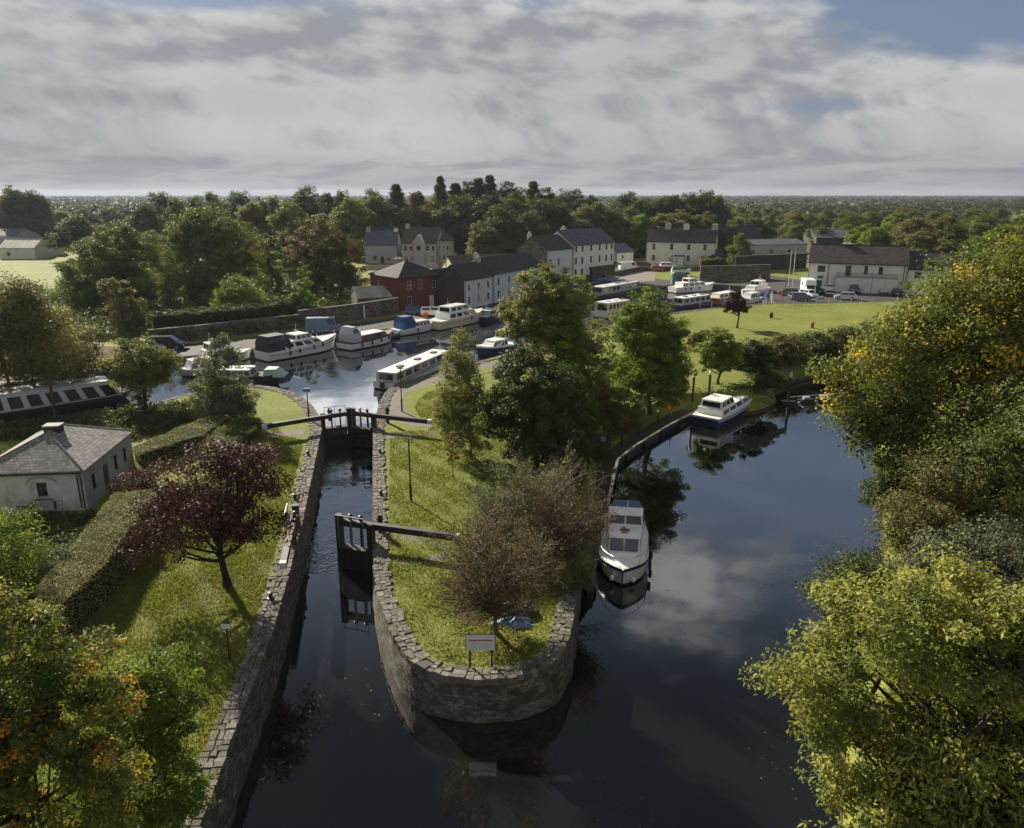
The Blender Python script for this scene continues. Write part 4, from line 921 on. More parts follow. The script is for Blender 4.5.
WORD = dict(broad='rounded green tree', broad_b='broad green tree', dark='dark green rounded tree', dark_b='dark evergreen tree', olive='olive green tree', bright='light green tree', autumn='russet tinged tree', conifer='dark pointed conifer', pine='dark tall pine')
NM = dict(broad='broadleaf_tree', broad_b='broadleaf_tree', dark='broadleaf_tree', dark_b='evergreen_tree', olive='broadleaf_tree', bright='broadleaf_tree', autumn='autumn_tree', conifer='conifer_tree', pine='pine_tree')
rt = random.Random(5)
def bg_tree(key, x, y, h, R, where):
    H0, R0 = PH[key]
    place_tree(protos[key], NM[key], WORD[key]+' '+where, 'tree', x, y, rz=rt.uniform(0, 6.28), sc=(R/R0, R/R0, h/H0), group=WORD[key]+'s '+where)
def zone(px):
    return ('in the belt at the far left' if px < 150 else 'in the belt behind the big rounded pair' if px < 300 else 'in the belt left of the grey houses' if px < 400 else
            'in the tall dark stand behind the grey houses' if px < 560 else 'in the belt behind the pub and farmhouse' if px < 730 else 'in the wood beyond the long white building')
TR = [(14, 187, 330, 12, 'olive'), (30, 190, 330, 14, 'dark'), (42, 195, 335, 10, 'dark_b'), (62, 211, 330, 10, 'bright'),
      (162, 192, 290, 14, 'dark'), (180, 199, 280, 14, 'broad'), (145, 205, 260, 12, 'dark_b'), (195, 196, 300, 12, 'dark'), (215, 193, 290, 12, 'broad'), (240, 191, 280, 13, 'dark'), (256, 199, 240, 14, 'olive'),
      (275, 197, 270, 14, 'broad'), (305, 186, 280, 15, 'dark'), (292, 200, 230, 14, 'broad_b'), (330, 193, 290, 12, 'dark_b'), (342, 190, 285, 9, 'dark'), (352, 199, 250, 16, 'bright'), (372, 197, 262, 18, 'broad'), (388, 205, 262, 14, 'dark'),
      (376, 189, 270, 13, 'dark'), (397, 185, 270, 11, 'conifer'), (418, 192, 275, 10, 'autumn'), (410, 205, 262, 14, 'olive'), (430, 208, 258, 12, 'autumn'), (443, 210, 256, 10, 'bright'), (436, 199, 270, 12, 'olive'),
      (441, 177, 285, 9, 'conifer'), (456, 184, 280, 12, 'conifer'), (470, 182, 285, 12, 'pine'), (479, 179, 282, 12, 'conifer'), (490, 176, 286, 11, 'conifer'), (506, 182, 280, 12, 'pine'), (518, 188, 275, 12, 'dark'), (533, 182, 285, 11, 'conifer'), (545, 188, 280, 12, 'pine'), (462, 195, 255, 18, 'dark'), (490, 195, 250, 18, 'dark_b'), (515, 197, 255, 18, 'dark'), (540, 199, 250, 18, 'dark'), (458, 208, 256, 12, 'dark_b'), (500, 205, 235, 15, 'dark'),
      (486, 222, 232, 14, 'olive'), (528, 210, 238, 14, 'dark'), (560, 205, 250, 14, 'dark_b'), (556, 195, 290, 10, 'olive'),
      (572, 189, 330, 17, 'dark'), (592, 195, 320, 8, 'dark_b'), (582, 205, 260, 12, 'olive'), (598, 203, 262, 16, 'broad'), (612, 208, 258, 12, 'broad_b'), (625, 192, 330, 14, 'dark'), (640, 198, 290, 15, 'dark'), (632, 208, 268, 13, 'broad'), (640, 215, 258, 11, 'bright'), (660, 196, 285, 14, 'dark'), (675, 195, 285, 13, 'dark_b'), (690, 193, 300, 13, 'dark'), (706, 190, 300, 11, 'dark'), (718, 196, 300, 10, 'broad'), (680, 211, 262, 20, 'olive'), (700, 213, 260, 14, 'olive'), (660, 214, 262, 10, 'bright'),
      (740, 234, 215, 8, 'broad'), (610, 226, 262, 8, 'broad_b'), (606, 215, 280, 12, 'broad_b')]
for px, top, y, hw, key in TR:
    h = Z_at(top, y); x = X_at(px, y, h/2); R = hw*y/FPX*1.65
    bg_tree(key, x, y, h, R, zone(px))
# looser fill of trees between and behind, kept off the buildings and open ground
CLEAR = [(60, 335, 100, 222), (355, 470, 100, 256), (500, 640, 100, 225), (780, 1000, 100, 196), (330, 470, 180, 262), (440, 640, 100, 235), (600, 830, 150, 252), (780, 980, 120, 200), (-30, 75, 100, 330), (0, 60, 100, 150), (160, 380, 100, 150), (380, 640, 90, 200), (330, 440, 150, 200)]
used = [(X_at(p, y, 5), y) for p, t, y, hw, k in TR]
n = 0; tries = 0
while n < 235 and tries < 9000:
    tries += 1
    y = 145+(470-145)*rt.random()**0.75; px = rt.uniform(-15, 1040)
    if any(a < px < b and c < y < d for a, b, c, d in CLEAR): continue
    if y < 210 and not (px < 330 or px > 930): continue
    if px > 740 and y < 215 and px < 930: continue
    if 60 < px < 330 and y > 300 and rt.random() < 0.4: continue
    x = X_at(px, y, 4)
    if any(hypot(x-a, y-b) < (6.0 if y < 300 else 8.0) for a, b in used): continue
    used.append((x, y)); n += 1
    key = rt.choice(['broad', 'broad_b', 'dark', 'olive', 'bright', 'broad', 'dark_b', 'olive'] if px > 700 else ['broad', 'dark', 'dark', 'dark_b', 'olive', 'broad_b', 'bright'])
    hmax = 13.0 if px > 740 else 14.0
    h = rt.uniform(0.55, 1.0)*hmax; bg_tree(key, x, y, h, h*rt.uniform(0.50, 0.66), zone(px))
# the far country: hedgerows and woods that read as one mass
rng = np.random.default_rng(77); CV = []; N = 15000
yy = 455+(5200-455)*rng.uniform(0, 1, N)**1.35; xx = rng.uniform(-1, 1, N)*yy*0.80
cell = np.sin(xx*0.0063+1.2*np.sin(yy*0.004))*np.cos(yy*0.0075+np.sin(xx*0.005))
row_ = (np.abs((xx+0.35*yy) % 150-75) < 7) | (np.abs((yy-0.2*xx) % 130-65) < 7)
keep = (cell > 0.02) | row_ | (yy > 1500)
xx, yy = xx[keep], yy[keep]
hh = rng.uniform(6, 12, len(xx)); vals = []; Vs = []
for lo, hi, k in ((0, 900, 80), (900, 1800, 40), (1800, 6000, 20)):
    s_ = (yy >= lo) & (yy < hi); n_ = s_.sum(); d = dirs(rng, n_*k, -0.2); idx = np.repeat(np.where(s_)[0], k)
    rr = hh[idx]*rng.uniform(0.42, 0.6, len(idx))
    C = np.column_stack([xx[idx]+d[:, 0]*rr, yy[idx]+d[:, 1]*rr, hh[idx]*0.5+d[:, 2]*hh[idx]*0.48])
    size = hh[idx]*(0.17 if k == 80 else 0.26 if k == 40 else 0.40)*rng.uniform(0.7, 1.3, len(idx))
    V, q = leaf_geo(rng, C, size, 0.3, 0.8, d*1.2); Vs.append(V)
    vals.append(np.clip(np.repeat(rng.uniform(0, 1, n_), k)*0.7+rng.uniform(0, 1, len(idx))*0.3, 0, 1))
V = np.vstack(Vs); me = np_mesh('far_woodland', V, np.arange(len(V)).reshape(-1, 4), ['leaf_far'], np.concatenate(vals))
o = bpy.data.objects.new('far_woodland', me); COL.objects.link(o)
tag(o, 'hazy hedgerows and woods stretching to the flat horizon', 'woodland', kind='stuff')
# low scrub that fills the gaps under the trees, and along the river banks
def scrub(name, label, pts, hs, per, leaf, mat, seed, wd=1.0, z=0.0):
    r = np.random.default_rng(seed); pts = np.asarray(pts, float); n_ = len(pts); d = dirs(r, n_*per, -0.1); idx = np.repeat(np.arange(n_), per)
    h_ = hs*r.uniform(0.5, 1.2, n_); h_ = h_[idx]; rr = h_*r.uniform(0.35, 1.0, len(idx))*wd
    zz_ = pts[idx, 2] if pts.shape[1] > 2 else z
    C = np.column_stack([pts[idx, 0]+d[:, 0]*rr, pts[idx, 1]+d[:, 1]*rr, zz_+np.abs(d[:, 2])*h_*r.uniform(0.3, 1, len(idx))])
    V, q = leaf_geo(r, C, leaf*r.uniform(0.6, 1.4, len(idx)), 0.4, 0.6, d*0.7)
    o = bpy.data.objects.new(name, np_mesh(name, V, q, [mat], np.clip(np.repeat(r.uniform(0, 1, n_), per)*0.5+r.uniform(0, 1, len(idx))*0.5, 0, 1))); COL.objects.link(o)
    tag(o, label, 'undergrowth', kind='stuff')
r_ = np.random.default_rng(9); pts = []
while len(pts) < 1500:
    y = 200+(460-200)*r_.uniform()**0.8; px = r_.uniform(-20, 1045)
    if any(a < px < b and c < y < d for a, b, c, d in CLEAR): continue
    if px < 60 or (y < 225 and 330 < px < 930): continue
    pts.append((X_at(px, y, 2), y))
scrub('undergrowth', 'low dark scrub filling the gaps between the trees beyond the village', pts, 3.2, 40, 0.75, 'leaf_dark', 3)
pts = []
for i in range(420):
    y = r_.uniform(101, 128); px = r_.uniform(-60, 150)
    if y < 103+max(0, px)*0.05: continue
    pts.append((X_at(px, y, 2), y))
scrub('undergrowth', 'dark thicket behind the passenger barge at the left edge', pts, 2.6, 60, 0.42, 'leaf_dark', 18)
pts = []
for i in range(1500):
    px = r_.uniform(-30, 205); rw = r_.uniform(399, 440)
    if px > 120 and rw > 446-(px-120)*0.35: continue
    if rw < 421-px*0.13+6: continue
    pts.append(G(px, rw))
scrub('rough_grass', 'rank grass and nettles, darkened in place of shade, on the bank between the barge and the cottage', pts, 0.85, 60, 0.22, 'leaf_dark', 19)  # ground cover whose dark leaf colour also stands in for shade
pts = [G(r_.uniform(12, 112), r_.uniform(511, 560)) for i in range(260)]
pts = [p for p in pts if not (-35.5 < p[0] < -27.5 and 46.0 < p[1] < 56)]
scrub('garden_undergrowth', 'dark garden plants between the cottage wall and the long hedge', pts, 0.55, 70, 0.14, 'leaf_dark', 28)
pts = []
for i in range(900):
    y = r_.uniform(126, 215); px = r_.uniform(-40, 345)
    if y < 128+max(0, (330-px))*-0.06+8: continue
    if px < 62 and y > 165: continue
    pts.append((X_at(px, y, 2), y))
scrub('undergrowth', 'dark thicket behind the long quay wall under the big rounded trees', pts, 2.8, 60, 0.5, 'leaf_dark', 8)
pts = []
for a, b in zip(eastS[1:-1], eastS[2:]):
    L_ = hypot(b[0]-a[0], b[1]-a[1]); k = int(L_*2.6)
    for i in range(k):
        u = r_.uniform(); o_ = r_.uniform(-1.1, 2.6); pts.append((a[0]+(b[0]-a[0])*u+o_, a[1]+(b[1]-a[1])*u, -1.9 if o_ < -0.3 else (-0.8 if o_ < 0.4 else 0)))
for i in range(1300):
    y = r_.uniform(4, 58); k = min(range(1, len(eastS)-1), key=lambda q_: abs(eastS[q_][1]-y)); xe = float(np.interp(y, [e[1] for e in eastS[::-1]][1:], [e[0] for e in eastS[::-1]][1:])); pts.append((xe+r_.uniform(0.0, 13), y, 0))
scrub('bank_undergrowth', 'tangled brambles and rushes covering the right river bank', pts, 1.5, 110, 0.15, 'leaf_olive', 4)
pts = []
bk = [(p[0], p[1]) for p in bankE[6:]]
for a, b in zip(bk[:-1], bk[1:]):
    L_ = hypot(b[0]-a[0], b[1]-a[1]); k = int(min(L_, 60)*3.2)
    for i in range(k):
        u = r_.uniform(); o_ = r_.uniform(-.6, 1.6); pts.append((a[0]+(b[0]-a[0])*u, a[1]+(b[1]-a[1])*u+o_, -1.9 if o_ < 0 else -0.5))
scrub('bank_undergrowth', 'low dark growth hanging over the far river bank under the bushes', pts, 1.5, 70, 0.26, 'leaf_dark', 5)
pts = []
for i in range(420):
    px = r_.uniform(742, 935); rw = r_.uniform(0, 1)*12+352-(px-742)*0.12; pts.append(G(px, rw))
scrub('riverside_thicket', 'dark thicket joining the bushes along the far river bank', pts, 2.0, 90, 0.32, 'leaf_dark', 35)
pts = []
for (a, b) in zip(bankE[:7], bankE[1:8]):
    for i in range(int(hypot(b[0]-a[0], b[1]-a[1])*2.0)):
        u = r_.uniform(); pts.append((a[0]+(b[0]-a[0])*u-r_.uniform(-.2, 1.3), a[1]+(b[1]-a[1])*u, 0))
scrub('bank_undergrowth', 'rough growth along the edge between the island grass and the jetty', pts, 0.7, 90, 0.13, 'leaf_olive', 6)
pts = []
gwl = [Vector(G(150, 345)), Vector(G(200, 340)), Vector(G(255, 333)), Vector(G(300, 328))]
for p_, n_ in zip(resample(gwl, .3), poly_frame(resample(gwl, .3))):
    if math.sin(p_.x*0.9)+math.sin(p_.x*2.3) > -0.9: pts.append((p_.x-n_.x*.15, p_.y-n_.y*.15, r_.uniform(0.1, 1.9)))
scrub('ivy', 'dark ivy hanging over the long wall behind the left moored cruisers', pts, 0.75, 60, 0.2, 'leaf_dark', 33)
pts = []
wp = resample(nw, 0.6); wn_ = poly_frame(wp)
for i in range(110):
    k = int(r_.integers(8, len(wp)-1)); z = r_.uniform(WL, -0.2); p = wp[k]+wn_[k]*0.28*(z/WL); pts.append((p.x, p.y, z))
for i in range(90):
    k = r_.integers(1, 7); a, b = lockL[k], lockL[k+1]; u = r_.uniform(); pts.append((a[0]+(b[0]-a[0])*u+.1, a[1]+(b[1]-a[1])*u, r_.uniform(WL, -0.2)))
scrub('wall_plants', 'small ferns and weeds rooted in the joints of the lock and island walls', pts, 0.16, 26, 0.07, 'leaf_mid', 31)
def litter(name, label, cx, cy, rx, ry, n, size, seed, mat, ring):
    r = np.random.default_rng(seed); q = r.normal(size=(n, 2))*[rx, ry]+[cx, cy]; q = q[pip(ring, q)]; n = len(q)
    C = np.column_stack([q, r.uniform(0.03, 0.09, n)]); V, qd = leaf_geo(r, C, size*r.uniform(.6, 1.3, n), 3.0, 0.7)
    o = bpy.data.objects.new(name, np_mesh(name, V, qd, [mat], r.uniform(0.4, 1, n))); COL.objects.link(o); tag(o, label, 'leaves', kind='stuff')
litter('fallen_leaves', 'brown leaves scattered on the grass under the brown island tree', -0.8, 31.9, 1.9, 1.5, 1500, .09, 41, 'leaf_rust', isl)
litter('fallen_leaves', 'dark leaves scattered on the lawn under the copper plum tree', -14.9, 36.5, 2.3, 2.4, 2000, .09, 42, 'leaf_plum', lawn)
litter('fallen_leaves', 'orange leaves scattered on the lawn beside the bottom left trees', -12.2, 24.5, 1.6, 2.6, 900, .09, 43, 'leaf_cherry', lawn)
q = np.column_stack([r_.uniform(-13, 22, 2600), r_.uniform(14, 75, 2600)]); ring = [(-9.2, 12), (-12, 35), (-7.5, 33), (-4, 28), (0, 27.2), (4, 29), (6, 36), (9, 52), (18, 70), (26, 66), (22, 46), (13, 24), (9, 12)]
q = q[pip(ring, q)]; q = q[(np.sin(q[:, 0]*0.7+q[:, 1]*0.23)+np.sin(q[:, 1]*0.41-q[:, 0]*0.2)) > 0.75]; V, qd = leaf_geo(r_, np.column_stack([q, np.full(len(q), WL+0.012)]), 0.09*r_.uniform(.5, 1.3, len(q)), 40.0, 0.7)
V[:, 2] = WL+0.012
o = bpy.data.objects.new('floating_leaves', np_mesh('floating_leaves', V, qd, ['leaf_rust'], r_.uniform(0.3, 1, len(q)))); COL.objects.link(o); tag(o, 'small fallen leaves drifting on the river surface', 'leaves', kind='stuff')
# grass tufts on the near lawns
def tufts(name, label, ring, n, size, seed, mat='leaf_grass'):
    r = np.random.default_rng(seed); xs = [p[0] for p in ring]; ys = [p[1] for p in ring]
    q = np.stack([r.uniform(min(xs), max(xs), n), r.uniform(min(ys), max(ys), n)], 1); q = q[pip(ring, q)]
    dn = np.sin(q[:, 0]*1.3)*np.sin(q[:, 1]*0.9+1)+np.sin(q[:, 0]*3.1+q[:, 1]*2.2)*0.5
    k = len(q); s_ = size*r.uniform(0.5, 1.4, k)*(0.8+0.35*dn.clip(-1, 1)); a = r.uniform(0, 2*pi, k); lean = r.normal(size=(k, 2))*0.35
    b = np.column_stack([q, np.full(k, 0.0)]); wv = np.column_stack([np.cos(a), np.sin(a), np.zeros(k)])*(s_*0.22)[:, None]
    tip = b+np.column_stack([lean*s_[:, None], s_])
    V = np.stack([b-wv, b+wv, tip], 1).reshape(-1, 3)
    me = np_mesh(name, V, np.arange(3*k).reshape(k, 3), [mat], np.clip(0.45+0.25*dn*0.6+r.uniform(-0.35, 0.35, k), 0, 1))
    o = bpy.data.objects.new(name, me); COL.objects.link(o); tag(o, label, 'grass', kind='stuff')
tufts('grass', 'short tufted grass on the near end of the island', isl, 150000, 0.13, 1)
tufts('grass', 'short rough grass on the lawn left of the lock', lawn, 210000, 0.13, 2)
# ------------------------------------------------------------------ buildings
def facade(mb, p0, d, n, W, H, z0, ops, mat, rev=0.12):
    """wall face from p0 along unit d, outward normal n, with real openings; ops = (u, z, w, h)"""
    us = sorted({0.0, W}|{round(o[0]-o[2]/2, 3) for o in ops}|{round(o[0]+o[2]/2, 3) for o in ops})
    zs = sorted({z0, H}|{round(o[1], 3) for o in ops}|{round(o[1]+o[3], 3) for o in ops})
    us = [u for u in us if 0 <= u <= W]; zs = [z for z in zs if z0 <= z <= H]
    pt = lambda u, z, k=0.0: (p0[0]+d[0]*u-n[0]*k, p0[1]+d[1]*u-n[1]*k, z)
    for a, b in zip(us[:-1], us[1:]):
        for c, e in zip(zs[:-1], zs[1:]):
            cu, cz_ = (a+b)/2, (c+e)/2
            if any(abs(cu-o[0]) < o[2]/2 and o[1] < cz_ < o[1]+o[3] for o in ops): continue
            mb.face([pt(a, c), pt(b, c), pt(b, e), pt(a, e)], mat)
    for o in ops:
        a, b, c, e = o[0]-o[2]/2, o[0]+o[2]/2, o[1], o[1]+o[3]
        mb.face([pt(a, c), pt(a, c, rev), pt(a, e, rev), pt(a, e)], mat); mb.face([pt(b, c, rev), pt(b, c), pt(b, e), pt(b, e, rev)], mat)
        mb.face([pt(a, e), pt(a, e, rev), pt(b, e, rev), pt(b, e)], mat); mb.face([pt(a, c, rev), pt(a, c), pt(b, c), pt(b, c, rev)], mat)
def win_part(par, p0, d, n, u, z, w, h, frame='frame_white', glass='glass_dark', rev=0.10, bars=(1, 1), sill=True, name='window', ext=0.05, sillm='concrete'):
    f = MB(); r = 0.055 if w > 0.6 else 0.04
    P_ = lambda uu, zz_, k: (p0[0]+d[0]*uu-n[0]*k, p0[1]+d[1]*uu-n[1]*k, zz_)
    def bar(u0, u1, z0, z1, k0, k1, mat, mb):
        mb.hexa([P_(u0, z0, k0), P_(u1, z0, k0), P_(u1, z0, k1), P_(u0, z0, k1), P_(u0, z1, k0), P_(u1, z1, k0), P_(u1, z1, k1), P_(u0, z1, k1)], mat)
    a, b, c, e = u-w/2+.004, u+w/2-.004, z+.004, z+h-.004; k0, k1 = rev-0.04, rev+0.02
    bar(a, a+r, c, e, k0, k1, frame, f); bar(b-r, b, c, e, k0, k1, frame, f)
    bar(a+r, b-r, c, c+r, k0, k1, frame, f); bar(a+r, b-r, e-r, e, k0, k1, frame, f)
    for i in range(1, bars[0]): x = a+(b-a)*i/bars[0]; bar(x-r*.35, x+r*.35, c+r, e-r, k0+.01, k1, frame, f)
    for i in range(1, bars[1]): y = c+(e-c)*i/bars[1]; bar(a+r, b-r, y-r*.35, y+r*.35, k0+.012, k1, frame, f)
    o = part(name, f, par)
    g = MB(); bar(a+r*.6, b-r*.6, c+r*.6, e-r*.6, rev-0.008, rev+0.004, glass, g); part('pane', g, o)
    if sill:
        s_ = MB(); bar(u-w/2-.06, u+w/2+.06, z-.075, z-.004, -ext, rev-0.05, sillm, s_); part('sill', s_, o)
def house(name, label, A, B, D, He, Hr, wall, roof, style='gable', sides=None, chim=(), over=0.25, frame='frame_white', glass='glass_dark', sidemat=None, gut=True,
          cat='house', doors=(), base=None, pots=2, barge=None, chim_mat=None, z0=0.0):
    """front runs from ground point A (left) to B (right) as seen from outside; D = depth behind it"""
    A = Vector(A); B = Vector(B); L = (B-A).length; rz = atan2((B-A).y, (B-A).x)
    t = thing(name, label, cat, (A.x, A.y, z0), rz); sides = sides or {}
    sidemat = sidemat or {}
    wm = MB(); S = {'S': ((0, 0), (1, 0), (0, -1), L), 'E': ((L, 0), (0, 1), (1, 0), D), 'N': ((L, D), (-1, 0), (0, 1), L), 'W': ((0, D), (0, -1), (-1, 0), D)}
    allops = {k: [o[:4] for o in sides.get(k, ())]+[o[:4] for s_, o in doors if s_ == k] for k in S}
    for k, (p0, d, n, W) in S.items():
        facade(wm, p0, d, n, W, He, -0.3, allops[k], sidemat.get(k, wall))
    if style == 'gable':
        wm.face([(0, D, He), (0, 0, He), (0, D/2, Hr)], sidemat.get('W', wall)); wm.face([(L, 0, He), (L, D, He), (L, D/2, Hr)], sidemat.get('E', wall))
    part('wall', wm, t)
    rf = MB(); th = 0.12; o = over; sl = (Hr-He)/(D/2); dz_ = o*sl
    if style == 'gable':
        og = min(o, 0.12)
        for (y0, y1) in ((-o, D/2), (D+o, D/2)):
            a = [(-og, y0, He-dz_+.02), (L+og, y0, He-dz_+.02), (L+og, y1, Hr+.02), (-og, y1, Hr+.02)]
            if y0 > 0: a = [a[1], a[0], a[3], a[2]]
            rf.hexa([a[0], a[1], a[2], a[3]]+[(p[0], p[1], p[2]+th) for p in a], roof)
        rf.tube([(-og, D/2, Hr+th+.02), (L+og, D/2, Hr+th+.02)], 0.09, roof, 6)
        cz_ = lambda x, y: He+(Hr-He)*(1-abs(y-D/2)/(D/2))
    elif style == 'hip':
        hd_ = D/2 if L >= D else L/2; e0 = He-dz_; r0, r1 = (hd_, D/2, Hr), (L-hd_, D/2, Hr)
        if L < D: r0, r1 = (L/2, hd_, Hr), (L/2, D-hd_, Hr)
        c_ = [(-o, -o, e0), (L+o, -o, e0), (L+o, D+o, e0), (-o, D+o, e0)]; up = lambda p: (p[0], p[1], p[2]+th)
        if L >= D: fs = [[c_[0], c_[1], r1, r0], [c_[1], c_[2], r1], [c_[2], c_[3], r0, r1], [c_[3], c_[0], r0]]
        else: fs = [[c_[0], c_[1], r0], [c_[1], c_[2], r1, r0], [c_[2], c_[3], r1], [c_[3], c_[0], r0, r1]]
        for f_ in fs: rf.face([up(p) for p in f_], roof)
        for i in range(4): rf.face([c_[i], c_[(i+1) % 4], up(c_[(i+1) % 4]), up(c_[i])], roof)
        rf.face([c_[3], c_[2], c_[1], c_[0]], 'black')
        rr = [r0, r1]
        for i, r_ in ((0, rr[0]), (1, rr[1] if L >= D else rr[0]), (2, rr[1]), (3, rr[0] if L >= D else rr[1])): rf.tube([up(c_[i]), up(r_)], 0.055, roof, 5)
        rf.tube([up(r0), up(r1)], 0.06, roof, 5)
        cz_ = lambda x, y: Hr-0.6
    ro = part('roof', rf, t)
    for c_ in chim:
        x, y, w_, h_ = c_[:4]; cm = MB(); m_ = chim_mat or (c_[4] if len(c_) > 4 else 'house_grey'); zb = cz_(x, y)-0.5
        dd = w_*(c_[5] if len(c_) > 5 else 0.6)
        cm.box(x-w_/2, x+w_/2, y-dd/2, y+dd/2, zb, Hr+h_, m_); cm.box(x-w_/2-.06, x+w_/2+.06, y-dd/2-.06, y+dd/2+.06, Hr+h_+.002, Hr+h_+.1, 'concrete')
        co = part('chimney', cm, ro)
        for i in range(pots):
            q = MB(); q.lathe([(0.13, 0), (0.11, .35), (0.14, .37), (0.09, .38)], 'house_cream', 8, (x+(i-(pots-1)/2)*0.42*w_, y, Hr+h_+.1)); part('chimney_pot', q, co)
    for k, ops in sides.items():
        p0, d, n, W = S[k]
        for op in ops:
            opt = op[4] if len(op) > 4 else {}
            win_part(t, p0, d, n, *op[:4], frame=opt.get('frame', frame), glass=glass, bars=opt.get('bars', (1, 2)), sill=opt.get('sill', True))
    for k, op in doors:
        p0, d, n, W = S[k]; dm = MB(); u, z, w_, h_ = op[:4]; mt = op[4] if len(op) > 4 else 'frame_brown'
        P_ = lambda uu, zz_, kk: (p0[0]+d[0]*uu-n[0]*kk, p0[1]+d[1]*uu-n[1]*kk, zz_)
        def bx_(u0, u1, z0_, z1_, k0, k1, mat, mb): mb.hexa([P_(u0, z0_, k0), P_(u1, z0_, k0), P_(u1, z0_, k1), P_(u0, z0_, k1), P_(u0, z1_, k0), P_(u1, z1_, k0), P_(u1, z1_, k1), P_(u0, z1_, k1)], mat)
        bx_(u-w_/2+.02, u+w_/2-.02, z+.01, z+h_-.02, .07, .11, mt, dm)
        for q0, q1 in ((.12, .45), (.55, .9)): bx_(u-w_/2+.14, u+w_/2-.14, z+h_*q0, z+h_*q1, .055, .069, mt, dm)
        do = part('door', dm, t); hm = MB(); bx_(u+w_/2-.14, u+w_/2-.10, z+h_*.45, z+h_*.49, .02, .069, 'steel', hm); part('handle', hm, do)
    if gut:
        for y in (-over-.05, D+over+.05): part('gutter', one('tube', [(0, y, He-dz_), (L, y, He-dz_)], 0.06, 'black', 6), t)
        for x in (0.15, L-0.15): part('downpipe', one('tube', [(x, -over-.05, He-dz_), (x, -0.08, He-dz_-.35), (x, -0.08, 0.1)], 0.04, 'black', 6), t)
    return t
def rowops(L, n, z, w, h, u0=None, u1=None, **k):
    u0 = L/n/2 if u0 is None else u0; u1 = L-L/n/2 if u1 is None else u1
    return [(u0+(u1-u0)*i/max(1, n-1), z, w, h)+((k,) if k else ()) for i in range(n)]
dist = lambda a, b: (Vector(b)-Vector(a)).length
# the cottage by the lock (front = wall facing the camera)
c1 = Vector((-27.9, 46.9)); ex = Vector((0.994, 0.105)).normalized(); c0 = c1-ex*6.6
cot = house('cottage', 'white single storey lock keeper cottage with a hipped slate roof at the left', c0, c1, 8.4, 2.75, 4.35, 'old_white', 'slate_pale', 'hip',
      {'S': [(3.95, 1.05, 0.62, 0.95, {'bars': (2, 3), 'frame': 'black'})],
       'E': [(1.4, 0.9, 0.55, 1.1, {'bars': (2, 3), 'frame': 'black'}), (5.2, 0.9, 0.55, 1.1, {'bars': (2, 3), 'frame': 'black'}), (6.9, 0.9, 0.55, 1.1, {'bars': (2, 3), 'frame': 'black'})]},
      chim=[(3.35, 4.0, 1.0, 0.32, 'block_dark', 0.75)], pots=0, sidemat={'E': 'old_white_shade'}, doors=[('E', (3.4, 0.02, 0.9, 1.95, 'shed_dark'))], over=0.22)
pb = MB(); pb.tube([(6.25, -0.10, 0.2), (6.25, -0.10, 2.45)], 0.045, 'black', 6); pb.tube([(3.5, -0.16, 0.85), (4.55, -0.16, 0.85), (4.65, -0.16, 0.7), (4.65, -0.16, 0.1)], 0.07, 'black', 6)
part('drain_pipe', pb, cot)
for xx_ in (4.2,):
    ar = MB(); k = 10
    for i in range(k):
        a0, a1 = pi*i/k, pi*(i+1)/k
        ar.hexa([(3.95-0.95*cos(a0), -0.045, 2.0+0.42*sin(a0)-.1), (3.95-0.95*cos(a1), -0.045, 2.0+0.42*sin(a1)-.1), (3.95-0.95*cos(a1), 0.0, 2.0+0.42*sin(a1)-.1), (3.95-0.95*cos(a0), 0.0, 2.0+0.42*sin(a0)-.1),
                 (3.95-0.95*cos(a0), -0.045, 2.0+0.42*sin(a0)), (3.95-0.95*cos(a1), -0.045, 2.0+0.42*sin(a1)), (3.95-0.95*cos(a1), 0.0, 2.0+0.42*sin(a1)), (3.95-0.95*cos(a0), 0.0, 2.0+0.42*sin(a0))], 'old_white_shade')
    part('arch_band', ar, cot)
rl = thing('railing', 'low pale metal railing in front of the white cottage wall', 'railing', (-33.2, 45.0, 0), 0.1)
for q in (1.25, 0.65): part('rail', one('tube', [(0, 0, q), (4.6, 0, q)], 0.035, 'galv', 6), rl)
for q in (0.02, 1.5, 3.0, 4.58): part('post', one('tube', [(q, 0, 0), (q, 0, 1.3)], 0.035, 'galv', 6), rl)
bn = thing('bin', 'dark open bin beside the cottage railing', 'bin', (-31.2, 45.7, 0)); q = MB(); q.taper(-.3, .3, .3, .3, 0, .9, -.05, -.05, -.05, 'shed_dark'); part('body', q, bn); q = MB(); q.box(-.38, .38, -.38, .38, .905, .98, 'shed_grey'); part('lid', q, bn)

# red brick building on the quay
A = (-19.9, 136.0); B = (-13.1, 142.0)
A2 = Vector(A); u_ = (Vector(B)-A2).normalized(); Bq = A2+u_*9.4
L = 9.4
house('brick_building', 'two storey red brick building with a dark hipped roof on the quay', A, Bq, 9.5, 5.8, 8.2, 'brick_red', 'slate_dark', 'hip',
      {'S': [(2.2, 3.6, .9, 1.5), (4.6, 3.6, .9, 1.6, {'frame': 'yellow_frame'}), (7.6, 3.6, .9, 1.2), (2.2, 0.9, .9, 1.5), (8.9, 0.9, .6, 1.4)], 'W': [(3, 3.6, .9, 1.3)]},
      doors=[('S', (7.0, 0.02, 1.0, 2.2, 'house_cream'))], chim=[(5.0, 7.5, 1.6, 0.2, 'house_grey')], glass='glass_blue')
